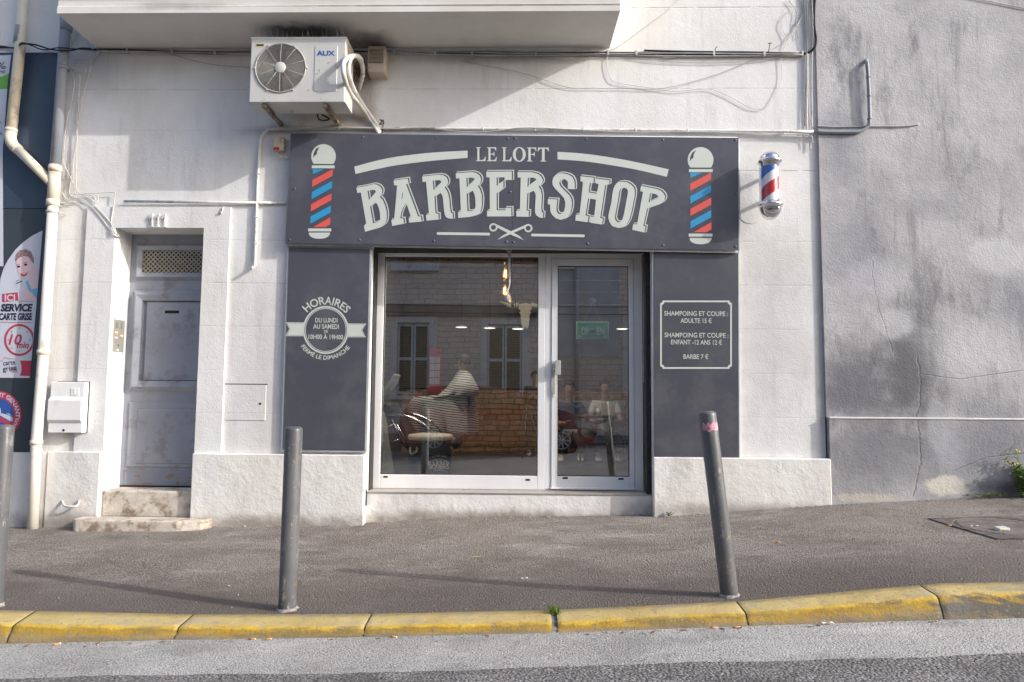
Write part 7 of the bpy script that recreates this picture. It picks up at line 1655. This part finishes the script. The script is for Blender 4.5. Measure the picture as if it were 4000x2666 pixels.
for i, h in enumerate(holes):
    mb = MB(); wd_ = .17
    for q in ((h[0] - wd_, h[0], h[2] - .05, h[3] + .0), (h[1], h[1] + wd_ * 1.3, h[2] - .05, h[3] + .0), (h[0] - wd_, h[1] + wd_ * 1.3, h[3], h[3] + .2)): mb.box((q[0], yo_ - .15, q[2]), (q[1], yo_ + .025, q[3] - .001))
    mb.build('window_surround', M_OPPP, ob)
    mb = MB(); mb.box((h[0] - wd_, yo_ - .1, h[2] - .12), (h[1] + wd_, yo_ + .1, h[2] - .03)); mb.build('window_sill', M_OPPP, ob)
    mb = MB(); mb.box((h[0], yo_ - .24, h[2]), (h[1], yo_ - .2, h[3])); mb.build('dark_window', M_BLACK, ob)
    for k in range(2):
        xa, xb = h[0] + (h[1] - h[0]) * k / 2 + .01, h[0] + (h[1] - h[0]) * (k + 1) / 2 - .01; sw = .055; mb = MB(); ya_, yb_2 = yo_ - .09, yo_ - .05
        mb.box((xa, ya_, h[2] + .02), (xa + sw, yb_2, h[3] - .02)); mb.box((xb - sw, ya_, h[2] + .02), (xb, yb_2, h[3] - .02))
        for zz in (h[2] + .02, (h[2] + h[3]) / 2 - .04, h[3] - .1): mb.box((xa + sw, ya_, zz), (xb - sw, yb_2 - .001, zz + .08))
        lf_ = mb.build('shutter', M_SHUT, ob); mb = MB(); z = h[2] + .11
        while z < h[3] - .12:
            mb.obox(((xa + xb) / 2, yo_ - .07, z), ((xb - xa) / 2 - sw, 0, 0), (0, .016, -.012), (0, .003, .004)); z += .05
        mb.build('louvre_slats', M_SLAT, lf_)
nh = thing('unseen_shade_house', 'unseen low grey house added beside the stone house to shade the road', 'house', (20, yo_, ZR))  # added out of view to shade the mirrored road and car
mb = MB(); mb.box((9.52, yo_ - 6, ZR - .2), (40, yo_ - .02, 5.2)); mb.build('wall', M_OPPG, nh)
mb = MB(); mb.prism([[(9.52, yo_ + .15, 5.2), (9.52, yo_ - 3, 6.4), (9.52, yo_ - 6.2, 5.2)]], (30.5, 0, 0)); mb.build('roof', pm('terracotta_roof', S(170, 110, 85), .9), nh, True)
p0 = m(1325, 560); p1 = m(1325, 1045); t = thing('grey_downpipe', 'grey downpipe on the stone house mirrored in the door glass', 'drainpipe', (p0.x, yo_ + .1, ZR + .13))
mb = MB(); mb.tube([(p0.x, yo_ + .1, ZR + .13), (p0.x, yo_ + .1, Ht)], .065, 14); mb.build('pipe', M_GPIPE, t)
for zz in (m(1325, 790).z, m(1325, 935).z, m(1325, 640).z): mb = MB(); mb.lathe([(.065, -.05), (.08, -.05), (.08, .05), (.065, .05)], (p0.x, yo_ + .1, zz), (0, 0, 1), 14); mb.build('collar', M_GPIPE, t)
for k, py in enumerate((641, 668, 697, 703, 720)):
    a, b = m(800, py - 3), m(1600, py + 5); y_ = yo_ + (.15 if k > 2 else 5.2 - k * .3)
    f_ = 1 if k > 2 else 1
    if k <= 2:
        a, b = M(700, py - 4, .62 - (yo_ + 5.5) ), M(1700, py + 6, .62 - (yo_ + 5.5)); a = V3(-9, a.y, a.z); b = V3(9, b.y, b.z + .02)
    else: a.y = b.y = y_
    mb = MB(); mb.tube([a, (a + b) / 2 + V3(0, 0, -.03), b], .012 if k > 2 else .008, 6); o = mb.build('street_wire', M_BCABLE if k > 2 else M_WCABLE); tag(o, ('dark cable along the front of the stone house' if k > 2 else 'pale overhead wire crossing the reflection'), 'cable', 'dark cables on the stone house' if k > 2 else 'overhead wires in the street')
# parked car
Yc_ = 7.75; yc = 2 * YG - Yc_; mc = lambda px, py: M(px, py, Yc_)
M_RED = pm('red_car_paint', (.17, .008, .016), .3, var=.05, Coat_Weight=1.0, Coat_Roughness=.05); M_TYRE = pm('tyre_rubber', (.02, .02, .02), .8); M_CGL = pm('dark_car_glass', (.03, .04, .045), .05, var=0); M_RIM = pm('alloy_rim', (.45, .46, .47), .35, .8)
zg = roadz(0, -7.3); car = thing('parked_car', 'red hatchback parked across the street, mirrored in the shop window', 'car', (mc(1140, 1040).x, yc - .8, zg))
low = [(922, 1022), (914, 995), (918, 955), (932, 938), (1060, 936), (1200, 938), (1255, 936), (1300, 944), (1335, 956), (1358, 968), (1368, 985), (1367, 1010), (1352, 1024)]
Wd = 1.62
mb = MB(); lp3 = [mc(*p) for p in low]
sl_ = [(0, .0, 1), (.05, 0, 0), (Wd - .05, 0, 0), (Wd, 0, 1)]
rings = []
for off, _, ins in sl_:
    cxm = sum(p.x for p in lp3) / len(lp3); czm = sum(p.z for p in lp3) / len(lp3)
    rings.append([V3(cxm + (p.x - cxm) * (1 - .012 * ins), p.y - off, czm + (p.z - czm) * (1 - .05 * ins)) for p in lp3])
k = len(lp3); mb.add([v for r_ in rings for v in r_], [(i * k + j, i * k + (j + 1) % k, (i + 1) * k + (j + 1) % k, (i + 1) * k + j) for i in range(3) for j in range(k)]); mb.add(rings[0], [range(k)]); mb.add(rings[-1], [range(k)[::-1]])
cab = [(934, 940), (958, 900), (990, 888), (1080, 885), (1145, 891), (1190, 908), (1240, 938)]
cb = [mc(*p) for p in cab]; rr = []
for off, ins in ((.03, 0), (Wd - .03, 0)):
    rr.append([V3(p.x, p.y - (off + (.14 * (1 if off < 1 else -1)) * max(0, min(1, (p.z - cb[0].z) / (cb[3].z - cb[0].z)))), p.z) for p in cb])
k = len(cb); mb.add(rr[0] + rr[1], [(j, (j + 1) % k, k + (j + 1) % k, k + j) for j in range(k)]); mb.add(rr[0], [range(k)]); mb.add(rr[1], [range(k)[::-1]])
o = mb.build('body', M_RED, car, True)
for pts in ([(950, 936), (968, 905), (993, 895), (1085, 893), (1087, 936)], [(1096, 936), (1094, 893), (1142, 898), (1182, 914), (1205, 936)]):
    mb = MB(); pl3 = []
    for p in pts:
        q = mc(*p); f_ = max(0, min(1, (q.z - cb[0].z) / (cb[3].z - cb[0].z))); pl3.append(V3(q.x, q.y - .03 - .14 * f_ + .004, q.z))
    mb.add(pl3, [range(len(pl3))]); mb.build('side_window', M_CGL, car)
pw = [mc(1192, 909), mc(1238, 936)]; mb = MB(); mb.add([V3(pw[0].x + .012, yc - .22, pw[0].z), V3(pw[0].x + .012, yc - Wd + .22, pw[0].z), V3(pw[1].x + .012, yc - Wd + .1, pw[1].z), V3(pw[1].x + .012, yc - .1, pw[1].z)], [(0, 1, 2, 3)]); mb.build('windscreen', M_CGL, car)
for wx in (997, 1291):
    for yy, s_ in ((yc - .02, 1), (yc - Wd + .02, -1)):
        c = V3(mc(wx, 1020).x, yy, zg + .30); mb = MB(); mb.lathe([(.17, .02), (.24, .03), (.29, .01), (.30, -.05), (.30, -.14), (.26, -.17), (.1, -.17)], c, (0, s_, 0), 32); wh = mb.build('wheel', M_TYRE, car)
        mb = MB(); mb.lathe([(.185, .0), (.185, .028), (.165, .03), (.16, .0)], c, (0, s_, 0), 28); mb.lathe([(0, .03), (.045, .028), (.05, 0)], c, (0, s_, 0), 16)
        for q in range(9):
            a = 2 * math.pi * q / 9; mb.obox(c + V3(math.cos(a) * .105, s_ * .018, math.sin(a) * .105), (math.cos(a) * .062, 0, math.sin(a) * .062), (-math.sin(a) * .015, 0, math.cos(a) * .015), (0, .008, 0))
        mb.build('rim', M_RIM, wh)
        if s_ > 0: mb = MB(); mb.lathe([(.31, -.03), (.335, .004), (.36, -.03)], c, (0, s_, 0), 32); mb.build('wheel_arch', M_TYRE, car)
for yy in (yc + .004, yc - Wd + .20):
    mb = MB(); hp = [mc(*p) for p in ((1318, 966), (1330, 960), (1352, 968), (1364, 980), (1362, 988), (1325, 982))]; mb.prism([[V3(p.x + .01, yy, p.z) for p in hp]], (0, -.18, 0)); mb.build('headlight', pm('headlight_glass', (.28, .29, .29), .1, .0), car)
mb = MB(); bp_ = [mc(*p) for p in ((1330, 998), (1369, 990), (1371, 1000), (1330, 1004))]; mb.prism([[V3(p.x + .005, yc + .006, p.z) for p in bp_]], (0, -Wd - .012, 0)); mb.build('bumper_strip', M_TYRE, car)
mb = MB(); mb.box((mc(1080, 950).x, yc, mc(1080, 953).z), (mc(1100, 950).x, yc + .02, mc(1080, 949).z), bev=.005); mb.build('door_handle', M_RED, car)
# tripod with the camera and the photographer
tr = thing('camera_tripod', 'black photo tripod with a camera, mirrored in the window beside the mullion', 'tripod', (0, -6.58, roadz(0, -6.6)))
mb = MB(); mb.box((-.07, -6.64, 1.22), (.07, -6.57, 1.33), bev=.008); mb.lathe([(.035, 0), (.036, .03), (.034, .035), (.025, .036)], (0, -6.572, 1.27), (0, 1, 0), 18); mb.build('camera_body', M_IRON, tr)
mb = MB(); mb.lathe([(.03, 0), (.03, .05), (.045, .06), (.045, .08), (.03, .085)], (0, -6.605, 1.13), (0, 0, 1), 14); mb.tube([(0, -6.605, .75), (0, -6.605, 1.14)], .014, 8); mb.build('tripod_head', M_IRON, tr)
for a in (math.radians(100), math.radians(220), math.radians(335)):
    mb = MB(); f_ = V3(.40 * math.cos(a), -6.605 + .30 * math.sin(a), roadz(0, -6.5)); mb.tube([(0, -6.605, 1.10), f_], [.017, .011], 8); mb.build('leg', M_IRON, tr)
fx = .17; zf = roadz(0, -6.85); J = dict(head=V3(fx, -6.88, zf + 1.60), neck=V3(fx, -6.90, zf + 1.44), chest=V3(fx, -6.91, zf + 1.24), pelvis=V3(fx, -6.9, zf + .92))
for s_, k in (('L', 1), ('R', -1)):
    J['sh' + s_] = V3(fx + k * .16, -6.91, zf + 1.36); J['el' + s_] = V3(fx + k * .22, -6.86, zf + 1.08); J['wr' + s_] = V3(fx - .05 + k * .08, -6.70, zf + 1.18); J['hip' + s_] = V3(fx + k * .09, -6.9, zf + .88); J['kn' + s_] = V3(fx + k * .10, -6.88, zf + .48); J['an' + s_] = V3(fx + k * .11, -6.9, zf + .09)
person('photographer in dark clothes standing at the tripod, mirrored beside the mullion', (fx, -6.9, zf), J, M_DSHIRT, M_JEAN, True, face=V3(-.1, 1, 0))
